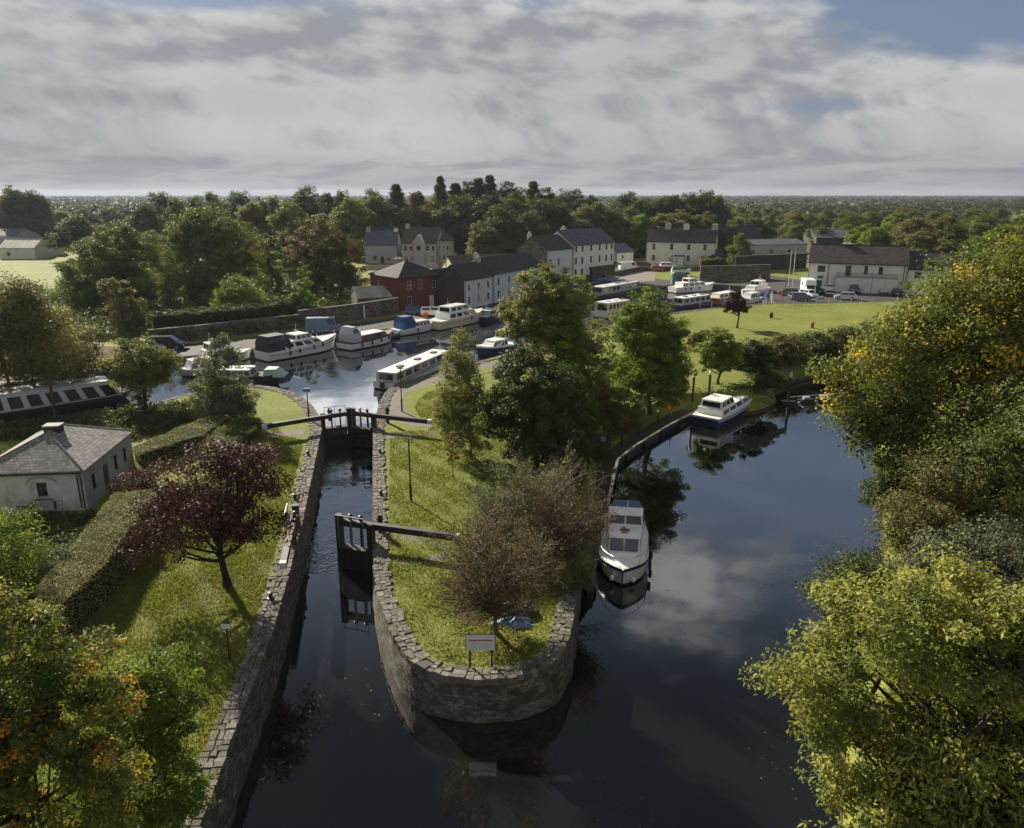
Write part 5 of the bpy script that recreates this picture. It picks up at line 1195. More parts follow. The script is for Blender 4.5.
# dark block building joining it to the terrace
A3 = A2+u_*9.5; house('block_house', 'dark block walled house between the red brick building and the white terrace', A3, A3+u_*3.8, 6, 4.6, 6.4, 'block_dark', 'slate_dark', 'gable', {'S': [(1.2, .9, .9, 1.6)]}, doors=[('S', (2.7, .02, .9, 2.1, 'frame_white'))], gut=False)
A4 = Vector((-8.5, 137.7)); B4 = Vector((-3.6, 146.2))
house('terrace_house', 'white two storey terrace house with dark roof, nearest the red brick building', A4, B4, 6.0, 5.3, 7.6, 'house_blue_white', 'slate_dark', 'gable',
      {'S': rowops(dist(A4, B4), 3, 3.2, .8, 1.1)+rowops(dist(A4, B4), 3, .9, .8, 1.3)}, chim=[(dist(A4, B4)-.5, 3.0, 1.1, .8, 'house_grey')], sidemat={'W': 'block_dark'})
A5 = Vector((-3.55, 146.3)); B5 = Vector((6.6, 163.7))
house('terrace_house', 'longer white two storey terrace house partly hidden by the tallest island tree', A5, B5, 8.5, 5.5, 8.0, 'house_blue_white', 'slate_dark', 'gable',
      {'S': rowops(dist(A5, B5), 5, 3.3, .8, 1.2)+rowops(dist(A5, B5), 5, .9, .8, 1.3)}, chim=[(.6, 4.2, 1.1, .9, 'house_grey')])

dr = thing('sign_board', 'narrow yellow upright board on the front of the nearest white terrace house', 'sign', (A4+(B4-A4)*0.52).to_tuple()+(0,), atan2((B4-A4).y, (B4-A4).x))
part('panel', one('box', -.35, .35, -.16, -.1, .9, 3.6, 'yellow_frame'), dr); part('edge_frame', one('box', -.4, .4, -.1, -.02, .85, 3.65, 'house_cream'), dr)
# taller gabled block and the three storey pub
A6 = Vector((7.5, 168.0)); B6 = Vector((24.5, 187.5)); u6 = (B6-A6).normalized()
L6 = 9.3
house('stone_gable_house', 'tall house with a bare stone gable and rusty roof joined to the pub', A6, A6+u6*L6, 8.4, 8.4, 11.0, 'house_blue_white', 'slate_purple', 'gable', {'S': [(1.4, 4.6, .8, 1.8), (4.2, 4.9, .8, 1.5), (1.4, 1, .9, 1.5)]}, sidemat={'W': 'old_wall'}, chim=[(.7, 5.5, 1.0, .6, 'house_cream')])
A7 = A6+u6*(L6+.05); L7 = 16.5
ws = [(x, z, .75, h_) for z, h_ in ((7.4, 1.3), (4.7, 1.5), (2.3, 1.3)) for x in (1.2, 3.6, 7.0, 10.4, 13.2, 15.4)]
ws = [o_ for o_ in ws if not (o_[1] < 3 and o_[0] > 5.0)]
pub = house('pub_building', 'three storey cream white pub with a slate roof and a dark shop front', A7, A7+u6*L7, 9.0, 9.0, 11.9, 'house_white', 'slate_blue', 'gable', {'S': ws}, chim=[(3.5, 5.5, 1.2, .6, 'house_cream')], frame='frame_brown')
sf = MB(); sf.box(6.6, 16.3, -.5, -.02, 0, 3.3, 'pub_black'); sf.box(6.4, 16.5, -.75, -.01, 3.32, 3.75, 'pub_red'); sf.box(2.2, 6.3, -.4, -.02, 0, 2.0, 'pub_black')
for x in (6.9, 9.2, 11.5, 13.8, 16.0): sf.box(x-.12, x+.12, -.62, -.505, .05, 3.3, 'pub_red')
so = part('shop_front', sf, pub); q = MB()
for x in (7.9, 11.8): q.box(x-.8, x+.8, -.54, -.505, .9, 2.7, 'glass_blue')
part('shop_window', q, so)
q = MB(); q.box(9.4, 10.4, -.54, -.505, .05, 2.4, 'frame_brown'); part('door', q, so)
q = MB(); q.box(7.2, 12.4, -.79, -.755, 3.38, 3.7, 'pub_black'); part('fascia_board', q, so)
# small gable behind the pub, farmhouse and outbuildings
house('gabled_shed', 'small white gabled outhouse at the right end of the pub', G(617, 262), G(633, 261), 8, 2.8, 5.2, 'house_white', 'slate_blue', 'gable', {'S': [(2.2, 1, .7, 1)]}, gut=False)
A8 = Vector((39.6, 231)); B8 = Vector((58.4, 225.0)); L8 = dist(A8, B8)
fh = house('farmhouse', 'long white two storey farmhouse with three chimneys and a small porch', A8, B8, 8.5, 6.6, 10.2, 'house_white', 'slate_purple', 'gable',
      {'S': [(x, z, 1.0, 1.7) for z in (4.3, 1.1) for x in (L8*.11, L8*.37, L8*.62, L8*.85)]}, chim=[(L8*.28, 4.2, 1.7, 1.1, 'house_grey'), (L8*.55, 4.2, 1.7, 1.1, 'house_cream'), (L8-.8, 4.2, 1.7, 1.1, 'house_grey')], doors=[('S', (L8*.5, .02, 1.0, 2.2, 'frame_brown'))])
q = MB(); q.box(L8*.43, L8*.56, -2.2, -.02, 0, 2.6, 'house_white'); q.box(L8*.42, L8*.57, -2.4, -.02, 2.605, 2.8, 'slate_purple'); po = part('porch', q, fh); q = MB(); q.box(L8*.45, L8*.49, -2.24, -2.205, .9, 2.2, 'glass_dark'); part('window', q, po)
def shed(name, label, A, B, D, He, Hr, wall, roof, style='gable', ops=None, doors=()):
    return house(name, label, A, B, D, He, Hr, wall, roof, style, ops, gut=False, cat='shed', over=.2, doors=doors)
shed('lean_to', 'low pale lean-to joined to the right end of the white farmhouse', G(713, 266), G(725, 265.6), 5, 2.6, 4.4, 'house_grey', 'slate_dark', ops={'S': [(2, 1, .7, .9)]})
shed('barn', 'dark roofed barn rising behind the right end of the farmhouse', G(714, 257), G(762, 256.5), 14, 5.5, 9.6, 'shed_dark', 'slate_dark', ops={'S': [(6, 2, 1.2, 1.2)]})
shed('barn', 'long pale blue-grey metal barn with a flat looking front right of the farmhouse', G(742, 259), G(806, 257), 12, 4.2, 5.6, 'shed_grey', 'slate_blue', ops={'S': [(4, 1.5, 1.5, 1.2), (11, 1.5, 1.5, 1.2), (18, 1.5, 1.5, 1.2)]})
shed('barn', 'dark flat roofed shed at the edge of the wood above the long white building', G(815, 253), G(851, 253), 14, 5.2, 7.8, 'shed_dark', 'slate_blue', ops={'S': [(4, 1, 2.5, 3)]})
A9 = Vector((63.6, 167.0)); B9 = Vector((81.2, 159.6)); L9 = dist(A9, B9)
lw = house('office_building', 'long white two storey building with a dark slate roof and an iron balcony', A9, B9, 9.5, 6.0, 9.4, 'house_white', 'slate_purple', 'gable',
      {'S': [(2.6, 4.0, 1.5, 1.3), (11.3, 3.9, .7, 1.6), (14.1, 3.9, .8, 1.5)]+[(x, .8, 1.1, 1.5) for x in (7.2, 9.6, 12.2, 14.7, 16.8)]}, chim=[(7.2, 4.8, 2.0, .2, 'slate_purple')], frame='frame_brown',
      doors=[('S', (7.9, 3.3, 1.1, 2.2, 'frame_brown')), ('S', (2.4, .02, 1.2, 2.2, 'shed_dark'))])
q = MB(); q.box(5.6, L9-1.6, -1.3, -.01, 2.9, 3.1, 'house_white'); q.box(5.6, L9-1.6, -1.3, -1.1, 0, 2.895, 'house_white')
part('balcony_front', q, lw)
part('balcony', one('box', 5.55, L9-1.55, -1.35, -.02, 3.105, 3.18, 'concrete'), lw); q = MB()
for i in range(60): x = 5.7+i*(L9-7.4)/59; q.box(x-.02, x+.02, -1.3, -1.26, 3.18, 4.0, 'black')
q.box(5.7, L9-1.7, -1.31, -1.25, 4.002, 4.06, 'black'); part('railing', q, lw)
part('sign_panel', one('box', 2.0, 3.1, -.06, -.005, 2.6, 3.2, 'sign_blue'), lw)
for x in (4.0, L9-.6): part('downpipe', one('tube', [(x, -.1, .1), (x, -.1, 5.8)], .06, 'black', 6), lw)
A10 = B9+Vector((.25, .6)); house('annexe', 'lower white wing with dark roof at the right end of the long white building', A10, A10+Vector((11.2, -4.7)), 8.5, 5.2, 8.3, 'house_white', 'slate_dark', 'gable', {'S': [(2.0, 3.3, 1.2, 1.3), (4.8, 3.3, 1.2, 1.3), (.9, .8, 1.0, 1.6), (8, 3.3, 1.2, 1.3)]}, frame='frame_brown')
# grey houses on the rise
A11 = Vector(G(365, 263.5)); B11 = Vector(G(398, 263.5)); L11 = dist(A11, B11)
house('dormer_house', 'blue grey two storey house left of the two modern houses', A11, B11, 8, 5.6, 9.2, 'house_bluegrey', 'slate_blue', 'gable', {'S': [(3, .9, 1.4, 1.3), (7.2, .9, 1.4, 1.3)]}, chim=[(.8, 4, 1.2, .9, 'house_grey'), (L11-.8, 4, 1.2, .6, 'house_cream')], doors=[('S', (5.2, .02, 1.1, 2.1, 'shed_dark'))])
shed('gabled_house', 'pale gable end rising behind the blue grey house', G(373, 258), G(391, 258), 12, 8.0, 12.0, 'house_cream', 'slate_blue', ops={'S': [(3, 6, 1, 1.2)]})
A12 = Vector(G(402, 264)); B12 = Vector(G(437, 264.5)); L12 = dist(A12, B12)
mh = house('modern_house', 'grey stone two storey house with white window frames and a gabled dormer', A12, B12, 9.5, 6.2, 10.2, 'house_grey', 'slate_brown', 'gable',
      {'S': [(1.2, 3.9, 1.0, 1.4), (3.0, 3.9, 1.0, 1.4), (7.9, 3.9, 1.1, 1.4), (9.6, 3.9, .9, 1.4), (1.3, .9, 1.3, 1.5), (3.2, .9, 1.3, 1.5), (9.3, .9, 1.3, 1.5)]}, chim=[(.8, 4.7, 1.2, .8, 'house_grey')], doors=[('S', (5.3, .02, 1.2, 2.2, 'shed_dark'))])
q = MB(); q.box(3.9, 6.9, -.5, -.02, 0, 6.2, 'house_grey'); q.face([(3.9, -.5, 6.2), (6.9, -.5, 6.2), (5.4, -.5, 8.3)], 'house_grey')
q.hexa([(3.6, -.75, 5.9), (5.4, -.75, 8.35), (5.4, 3.0, 8.35), (3.6, 3.0, 5.9), (3.6, -.75, 6.1), (5.4, -.75, 8.6), (5.4, 3.0, 8.6), (3.6, 3.0, 6.1)], 'frame_white'); q.hexa([(5.4, -.75, 8.35), (7.2, -.75, 5.9), (7.2, 3.0, 5.9), (5.4, 3.0, 8.35), (5.4, -.75, 8.6), (7.2, -.75, 6.1), (7.2, 3.0, 6.1), (5.4, 3.0, 8.6)], 'frame_white')
dm_ = part('dormer', q, mh); q = MB(); q.box(4.8, 6.0, -.56, -.505, 4.0, 5.4, 'glass_dark'); part('window', q, dm_)
house('modern_house', 'grey side wing of the modern house with a tall gable facing the camera', G(440, 263.5), G(454, 262.5), 12, 6.6, 10.0, 'house_grey', 'slate_brown', 'gable', {'S': [(1.5, 1, .8, 1.3), (3, 3.8, .7, 1.2)]}, gut=False)
# long low brown roofed building
A13 = Vector(G(455, 283.5)); B13 = Vector(G(524, 280)); L13 = dist(A13, B13)
shed('long_shed', 'long low building with a mossy brown roof behind the white terrace', A13, B13, 9, 3.2, 5.8, 'house_cream', 'slate_brown', ops={'S': [(x, 1, 1.4, 1.3) for x in (2, 6, 10, 14)]})
q = None
# lean-to shed and garden walls on the quay
shed('asbestos_shed', 'small shed with a pale corrugated roof behind the garden wall left of the brick building', G(358, 312), G(392, 310), 6, 2.4, 3.9, 'old_wall', 'asbestos', doors=[('S', (4.5, .02, 1.0, 1.9, 'shed_dark'))])
def stone_wall(name, label, pts, h, th=0.45, mat='old_wall', ops=()):
    t = thing(name, label, 'wall', (pts[0][0], pts[0][1], 0)); b = MB(); c = MB(); o_ = Vector(pts[0]); s = 0
    for a, b_ in zip(pts[:-1], pts[1:]):
        a = Vector(a)-o_; e = Vector(b_)-o_; d = (e-a).normalized(); n = Vector((d.y, -d.x)); Lw = (e-a).length
        f0, f1 = a, e; g0, g1 = a-n*th, e-n*th
        b.face([(f0.x, f0.y, -.3), (f1.x, f1.y, -.3), (f1.x, f1.y, h), (f0.x, f0.y, h)], mat, [(s, 0), (s+Lw, 0), (s+Lw, h), (s, h)])
        b.face([(g1.x, g1.y, -.3), (g0.x, g0.y, -.3), (g0.x, g0.y, h), (g1.x, g1.y, h)], mat, [(s, 0), (s+Lw, 0), (s+Lw, h), (s, h)])
        b.face([(f1.x, f1.y, -.3), (g1.x, g1.y, -.3), (g1.x, g1.y, h), (f1.x, f1.y, h)], mat); b.face([(g0.x, g0.y, -.3), (f0.x, f0.y, -.3), (f0.x, f0.y, h), (g0.x, g0.y, h)], mat)
        k0, k1, k2, k3 = f0+n*.05, f1+n*.05, g1-n*.05, g0-n*.05
        c.hexa([(k0.x, k0.y, h), (k1.x, k1.y, h), (k2.x, k2.y, h), (k3.x, k3.y, h), (k0.x, k0.y, h+.1), (k1.x, k1.y, h+.1), (k2.x, k2.y, h+.1), (k3.x, k3.y, h+.1)], 'coping'); s += Lw
    part('wall_face', b, t); part('cap_stones', c, t); return t
gw = stone_wall('garden_wall', 'tall stone garden wall on the quay left of the red brick building', [G(300, 328), G(352, 321), G(399, 313)], 2.6)
q = MB(); wv = (Vector(G(399, 313))-Vector(G(352, 321))).normalized(); nn_ = Vector((wv.y, -wv.x)); o0 = Vector(G(352, 321))-Vector(G(300, 328))
def gate_box(u0, u1, z1, mat, k=.03):
    b = MB(); a = o0+wv*u0; e = o0+wv*u1; b.hexa([(a.x+nn_.x*k, a.y+nn_.y*k, .02), (e.x+nn_.x*k, e.y+nn_.y*k, .02), (e.x, e.y, .02), (a.x, a.y, .02), (a.x+nn_.x*k, a.y+nn_.y*k, z1), (e.x+nn_.x*k, e.y+nn_.y*k, z1), (e.x, e.y, z1), (a.x, a.y, z1)], mat); return b
part('door', gate_box(1.5, 2.6, 2.2, 'shed_dark'), gw); part('door_post', gate_box(2.62, 2.85, 2.3, 'frame_white', .06), gw); part('door', gate_box(6.6, 7.8, 2.3, 'shed_dark'), gw)
stone_wall('quay_garden_wall', 'long dark overgrown stone wall behind the left moored cruisers', [G(150, 345), G(200, 340), G(255, 333), G(300, 328)], 2.0)
stone_wall('harbour_wall', 'high dark stone wall bounding the east side of the basin below the farmhouse', [G(700, 281), G(735, 280), G(770, 279)], 3.4)
stone_wall('harbour_wall', 'dark stone wall along the field above the car park', [G(735, 272), G(770, 270), G(806, 268)], 4.0, mat='block_dark')
stone_wall('churchyard_wall', 'low wall along the road in front of the farmhouse', [G(616, 276), G(640, 271), G(700, 271)], 1.1)
stone_wall('front_wall', 'low front garden wall before the two grey houses', [G(362, 270), G(400, 269), G(438, 267.5)], 1.0, mat='house_grey')
# farm sheds far left
SH = [('farm_shed', 'near white farm shed with a pale mottled roof at the far left', (0, 259), (36, 259), 10, 3.4, 6.0, 'house_white', 'asbestos'),
      ('farm_shed', 'white gabled farm shed at the far left with a dark side roof', (38, 256), (52, 256), 9, 3.2, 6.0, 'house_white', 'slate_dark'),
      ('farm_shed', 'blue-grey roofed farm shed behind the near one at the far left', (-14, 247), (17, 247), 16, 4, 6.5, 'shed_grey', 'slate_blue'),
      ('farm_shed', 'long farm shed with a light roof behind the others at the far left', (14, 240), (46, 240), 18, 3.6, 6.5, 'house_grey', 'asbestos'),
      ('farm_shed', 'small white gabled shed right of the farm sheds', (58, 239), (72, 239), 14, 4, 7.5, 'house_white', 'slate_dark'),
      ('farm_shed', 'dark roofed shed against the tree, right of the white gabled shed', (70, 238), (86, 238), 14, 3.6, 6.0, 'house_grey', 'slate_dark'),
      ('glasshouse', 'long pale greenhouse roofs in the distance at the left', (55, 219.5), (128, 219.5), 70, 3, 5, 'shed_grey', 'slate_pale'),
      ('farm_shed', 'distant white roofed shed just visible through trees above the basin', (130, 232), (152, 232), 14, 3, 5, 'house_white', 'slate_pale')]
for nm, lab, a, b, D_, he, hr, w_, r_ in SH: shed(nm, lab, G(*a), G(*b), D_, he, hr, w_, r_, ops={'S': [(3, 1, 1.2, 1.2)]})

# ------------------------------------------------------------------ lock gates
def lock_gate(label, heel, mitre, tail, zw, planks_to, open_leaf=False, gear=2, post_top=1.55):
    heel, mitre, tail = Vector(heel), Vector(mitre), Vector(tail); t = thing('lock_gate', label, 'lock gate', (heel.x, heel.y, 0))
    m_ = mitre-heel; tl = tail-heel; d = m_.normalized(); n = Vector((-d.y, d.x)); Lm = m_.length; v = lambda s, k, z: (d.x*s+n.x*k, d.y*s+n.y*k, z)
    def slab(b, s0, s1, k0, k1, z0, z1, mat): b.hexa([v(s0, k0, z0), v(s1, k0, z0), v(s1, k1, z0), v(s0, k1, z0), v(s0, k0, z1), v(s1, k0, z1), v(s1, k1, z1), v(s0, k1, z1)], mat)
    b = MB(); slab(b, -.18, .18, -.2, .2, zw-.9, post_top-.25, 'black_wood'); part('heel_post', b, t)
    b = MB(); slab(b, Lm-.17, Lm+.17, -.19, .19, zw-.9, post_top, 'black_wood'); slab(b, Lm-.2, Lm+.2, -.22, .22, post_top+.003, post_top+.05, 'wet_wood'); part('mitre_post', b, t)
    b = MB(); k = 9
    for i in range(k):
        s0 = .19+(Lm-.38)*i/k; slab(b, s0+.008, s0+(Lm-.38)/k-.008, -.05, .05, zw-.9, planks_to, 'wet_wood')
    part('planking', b, t)
    b = MB()
    z = planks_to
    while z > zw-.3: slab(b, .185, Lm-.175, -.13, -.055, z-.24, z, 'wet_wood'); slab(b, .185, Lm-.175, .055, .13, z-.24, z, 'wet_wood'); z -= .85
    part('cross_rail', b, t)
    for i in range(gear):
        s = Lm*(i+1)/(gear+1); b = MB(); slab(b, s-.06, s+.06, -.16, -.04, planks_to-.2, post_top-.1, 'black'); b.lathe([(0, 0), (.12, .03), (.15, .12), (.12, .22), (0, .27)], 'black', 8, v(s, -.1, post_top-.12)); part('paddle_gear', b, t)
    b = MB(); b.beam((*(-d*-0.0+d*Lm*0.98), 1.12), (*(tl), 1.18), .34, .36, 'black_wood'); bo = part('balance_beam', b, t)
    q = MB(); td = tl.normalized(); q.beam((*(tl-td*.02), 1.18), (*(tl+td*.32), 1.18), .35, .37, 'old_white'); part('beam_tip', q, bo)
    b = MB(); b.tube([v(.2, .45, post_top+.2), v(Lm-.1, .45, post_top+.2)], .025, 'galv', 5)
    for s in (.25, Lm*.5, Lm-.2): b.tube([v(s, .45, planks_to), v(s, .45, post_top+.2)], .022, 'galv', 5)
    part('handrail', b, t); b = MB(); slab(b, .2, Lm-.2, .14, .5, planks_to-.06, planks_to, 'deck'); part('walkway', b, t)
    return t
lock_gate('upper lock gate leaf on the left, black timber with its long beam over the grass', (-16.75, 65.2), (-14.65, 66.1), (-20.7, 61.9), WL, -.05)
lock_gate('upper lock gate leaf on the right, black timber with a white tipped beam', (-12.25, 65.3), (-14.25, 66.1), (-7.2, 63.3), WL, -.05)
lock_gate('closed lower lock gate leaf jutting from the island wall with its beam over the grass', (-8.35, 41.75), (-10.35, 42.45), (-3.3, 40.2), WL, -.3)
lock_gate('opened lower lock gate leaf folded back against the left lock wall', (-12.95, 41.6), (-13.35, 43.9), (-12.1, 36.9), WL, -.3, gear=1)
# ------------------------------------------------------------------ boats
def hull(L, W, h0, rise, mats, stern=0.85, full=0.55, pw=2.3, n=16, flare=0.9, strake=True):
    """stern at x=0, bow at x=L, waterline z=0"""
    b = MB(); rows = []
    for i in range(n+1):
        t = i/n; x = L*t
        w_ = W/2*(stern+(1-stern)*min(1, t/0.25)) if t < .25 else W/2
        if t > full: w_ = W/2*max(0.0, 1-((t-full)/(1-full))**pw)
        w_ = max(w_, .035); h = h0+rise*t**2.2
        bow = max(0, (t-.8)/.2)
        xo = -.06*L*bow
        rows.append([(x+xo*1.2, w_*.62, -.35), (x+xo, w_*flare*.93, .02), (x+xo*.9, w_*flare*.95, .16), (x+xo*.5, w_*(flare+1)/2, h*.55), (x+xo*.15, w_*.985, h*.82), (x, w_, h)])
    mt = [mats[0], mats[0], mats[1], mats[1], mats[2]]
    for i in range(n):
        for j in range(5):
            a, c, d, e = rows[i][j], rows[i+1][j], rows[i+1][j+1], rows[i][j+1]
            b.face([(p[0], -p[1], p[2]) for p in (a, c, d, e)], mt[j]); b.face([(p[0], p[1], p[2]) for p in (c, a, e, d)], mt[j])
    for j in range(5):
        a, e = rows[0][j], rows[0][j+1]; b.face([(a[0], a[1], a[2]), (a[0], -a[1], a[2]), (e[0], -e[1], e[2]), (e[0], e[1], e[2])], mt[j])
    top = [r[5] for r in rows]; return b, top
def deck(top, mat, drop=.06):
    b = MB()
    for i in range(len(top)-1):
        a, c = top[i], top[i+1]
        b.face([(a[0], -a[1]*.97, a[2]-drop), (c[0], -c[1]*.97, c[2]-drop), (c[0], c[1]*.97, c[2]-drop), (a[0], a[1]*.97, a[2]-drop)], mat)
    return b
def cabin(par, x0, x1, w0, w1, z0, z1, fb, ff, side, mat, wins=(), fwin=None, bwin=None, glass='glass_dark', name='cabin', roofm=None, top=.06):
    b = MB(); p = b.taper(x0, x1, w0, w1, z0, z1, fb, ff, side, mat)
    if roofm: b.hexa([(q[0]+(-.05 if i in (0, 3) else .08), q[1]+(-.04 if i in (0, 1) else .04), q[2]+.003) for i, q in enumerate(p[4:])]+[(q[0], q[1]*.96, q[2]+top) for q in p[4:]], roofm)
    o = part(name, b, par)
    fc = {'S': (p[0], p[1], p[5], p[4]), 'N': (p[2], p[3], p[7], p[6]), 'F': (p[1], p[2], p[6], p[5]), 'B': (p[3], p[0], p[4], p[7])}
    def wn(face, u0, u1, v0, v1):
        q = MB(); q.panel(fc[face], u0, u1, v0, v1, .012, glass); part('window', q, o)
    for (u0, u1, v0, v1) in wins: wn('S', u0, u1, v0, v1); wn('N', 1-u1, 1-u0, v0, v1)
    for (u0, u1, v0, v1) in fwin or (): wn('F', u0, u1, v0, v1)
    for (u0, u1, v0, v1) in bwin or (): wn('B', u0, u1, v0, v1)
    return o, p
def rail(par, top, i0, i1, h=.55, mat='steel', step=2):
    for sgn in (-1, 1):
        b = MB(); pts = [(top[i][0]-.05, sgn*top[i][1]*.93, top[i][2]+h) for i in range(i0, i1+1)]
        b.tube(pts, .018, mat, 4)
        for i in range(i0, i1+1, step): b.tube([(top[i][0]-.05, sgn*top[i][1]*.93, top[i][2]-.05), (top[i][0]-.05, sgn*top[i][1]*.93, top[i][2]+h)], .015, mat, 4)
        part('guard_rail', b, par)
def fenders(par, top, idx, side, mat='rubber'):
    for i in idx:
        x, y, z = top[i]; q = MB(); q.lathe([(0, 0), (.09, .05), (.11, .15), (.11, .5), (.08, .6), (0, .64)], mat, 8, (x, side*(y+.10), z-.75)); part('fender', q, par)
def fan(k): return [(i/k+.12/k, (i+1)/k-.12/k, .28, .86) for i in range(k)]
def boat_at(label, stern, bow, z, name='motor_cruiser', cat='boat'):
    s = Vector(stern); b = Vector(bow); return thing(name, label, cat, (s.x, s.y, z), atan2((b-s).y, (b-s).x)), (b-s).length
def cruiser(label, stern, bow, z, W=3.2, h0=.95, rise=.55, hm=('black', 'gelcoat', 'gelcoat'), cab=(.18, .72, 1.0), upper=(.22, .5), canopy=None, deckm='gelcoat', cabm='gelcoat', roofm='gelcoat', uh=.85, wk=4, fend=(4, 7, 10), fs=-1, name='motor_cruiser', full=.55, pw=2.3, aft=None, stripe=None, rl_=True, arch=False, ff=.8):
    t, L = boat_at(label, stern, bow, z, name); hb, top = hull(L, W, h0, rise, hm, full=full, pw=pw); part('hull', hb, t, smooth=False); part('deck', deck(top, deckm), t)
    x0, x1, ch = cab[0]*L, cab[1]*L, cab[2]; zt = h0+ch
    cabin(t, x0, x1, W/2*.80, W/2*.66, h0-.1, zt, .06, ff, .10, cabm, fan(wk), roofm=roofm)
    if upper:
        u0, u1 = upper[0]*L, upper[1]*L
        cabin(t, u0, u1, W/2*.68, W/2*.62, zt+.02, zt+uh, .1, .55, .10, cabm, fan(3), [(.06, .47, .2, .88), (.53, .94, .2, .88)], [(.1, .9, .2, .85)], name='wheelhouse', roofm=roofm)
    if canopy:
        c0, c1, cm, chh = canopy; cabin(t, c0*L, c1*L, W/2*.80, W/2*.78, h0-.04, h0+chh*.55, .05, .08, .06, cm, name='canopy_side'); cabin(t, c0*L+.05, c1*L-.08, W/2*.80-.06, W/2*.78-.06, h0+chh*.55+.003, h0+chh, .25, .4, .38, cm, [(.08, .92, .1, .7)], name='canopy', glass='glass_blue')
    if aft: 
        q = MB(); q.box(.15, aft*L, -W/2*.6, W/2*.6, h0-.05, h0+.4, 'teak'); part('aft_seat', q, t)
    if stripe:
        for sg in (-1, 1):
            q = MB(); pts = [(p_[0], sg*(p_[1]*.955+.02), p_[2]*.66) for p_ in top[:-1]]; q.tube(pts, .035, stripe, 4); part('rubbing_strake', q, t)
    if rl_: rail(t, top, 8, 15)
    if arch: q = MB(); q.tube([(.2*L, -W*.36, h0), (.22*L, -W*.33, zt+.9), (.22*L, W*.33, zt+.9), (.2*L, W*.36, h0)], .05, 'steel', 5); part('radar_arch', q, t)
    q = MB(); hm_ = zt+(uh if upper else 0)+.1; mx_ = (upper[0]+.08)*L if upper else (cab[0]+.1)*L; q.tube([(mx_, .1, zt-.1), (mx_, .1, hm_+1.2)], .025, 'gelcoat', 5); q.tube([(mx_, -.35, hm_+.35), (mx_, .55, hm_+.35)], .02, 'gelcoat', 4); part('mast', q, t)
    q = MB(); bx, by, bz = top[13]; q.tube([(bx, fs*-by, bz), (bx+.9, fs*-(by+1.2), bz+.0), (bx+1.2, fs*-(by+2.0), .75)], .02, 'house_cream', 4); part('mooring_rope', q, t)
    fenders(t, top, fend, fs); return t, L, top
def gb(a, z): return G(a[0], a[1], z)
B_ = lambda a, z=WU: G(a[0], a[1], z)
# white cruiser alone on the river jetty, bow to the camera
s0, b0 = B_((625, 532), WL), B_((622, 590), WL)
t, L, top = cruiser('white cabin cruiser with a blue rear canopy moored alone beside the river jetty', s0, b0, WL, 3.1, .95, .35, ('black', 'gelcoat', 'boat_navy'), (.12, .70, .75), None, ('canvas_blue' and (-.0, .16, 'canvas_slate', 1.5)), 'gelcoat', roofm='gelcoat', fend=(5, 9, 12), fs=1, ff=1.0, full=.6, pw=2.9)
cabin(t, .17*L, .36*L, 1.15, 1.12, 1.78, 2.35, .05, .35, .08, 'gelcoat', [(.1, .9, .2, .85)], [(.04, .48, .12, .9), (.52, .96, .12, .9)], name='wheelhouse', roofm='gelcoat')
q = MB(); q.taper(.695*L, .78*L, 1.0, .9, .88, 1.3, 0, .3, .1, 'gelcoat'); part('fore_cabin', q, t)
q = MB(); q.hexa([(.60*L, -.86, 1.705), (.705*L, -.82, 1.35), (.705*L, -.06, 1.35), (.60*L, -.06, 1.705), (.60*L, -.86, 1.74), (.705*L, -.82, 1.40), (.705*L, -.06, 1.40), (.60*L, -.06, 1.74)], 'glass_blue'); part('window', q, t)
q = MB(); q.hexa([(.60*L, .06, 1.705), (.705*L, .06, 1.35), (.705*L, .82, 1.35), (.60*L, .86, 1.705), (.60*L, .06, 1.74), (.705*L, .06, 1.40), (.705*L, .82, 1.40), (.60*L, .86, 1.74)], 'glass_blue'); part('window', q, t)
q = MB(); q.lathe([(0, 0), (.10, .02), (.13, .1), (.09, .2), (0, .22)], 'teak', 8, (.45*L, -.05, 1.77)); q.box(.43*L, .47*L, -.3, .3, 1.77, 1.80, 'teak'); q.tube([(.5*L, -.2, 1.77), (.5*L, .2, 1.77)], .06, 'teak', 6); part('horn', q, t)
q = MB(); q.lathe([(0, 0), (.12, .05), (.16, .18), (.12, .3), (0, .34)], 'gelcoat', 8, (.93*L, -.62, .25)); part('fender', q, t); q = MB(); q.lathe([(0, 0), (.12, .05), (.16, .18), (.12, .3), (0, .34)], 'gelcoat', 8, (.93*L, .62, .25)); part('fender', q, t)
# blue hulled cruiser at the end of the jetty
cruiser('blue hulled cruiser with a white wheelhouse at the far end of the river jetty', B_((704, 427), WL), B_((748, 403), WL), WL, 3.5, 1.05, .5, ('black', 'boat_navy', 'gelcoat'), (.10, .78, .55), (.12, .42), None, 'gelcoat', cabm='gelcoat', fend=(5,), fs=1, stripe='gelcoat', ff=.7, uh=.75)
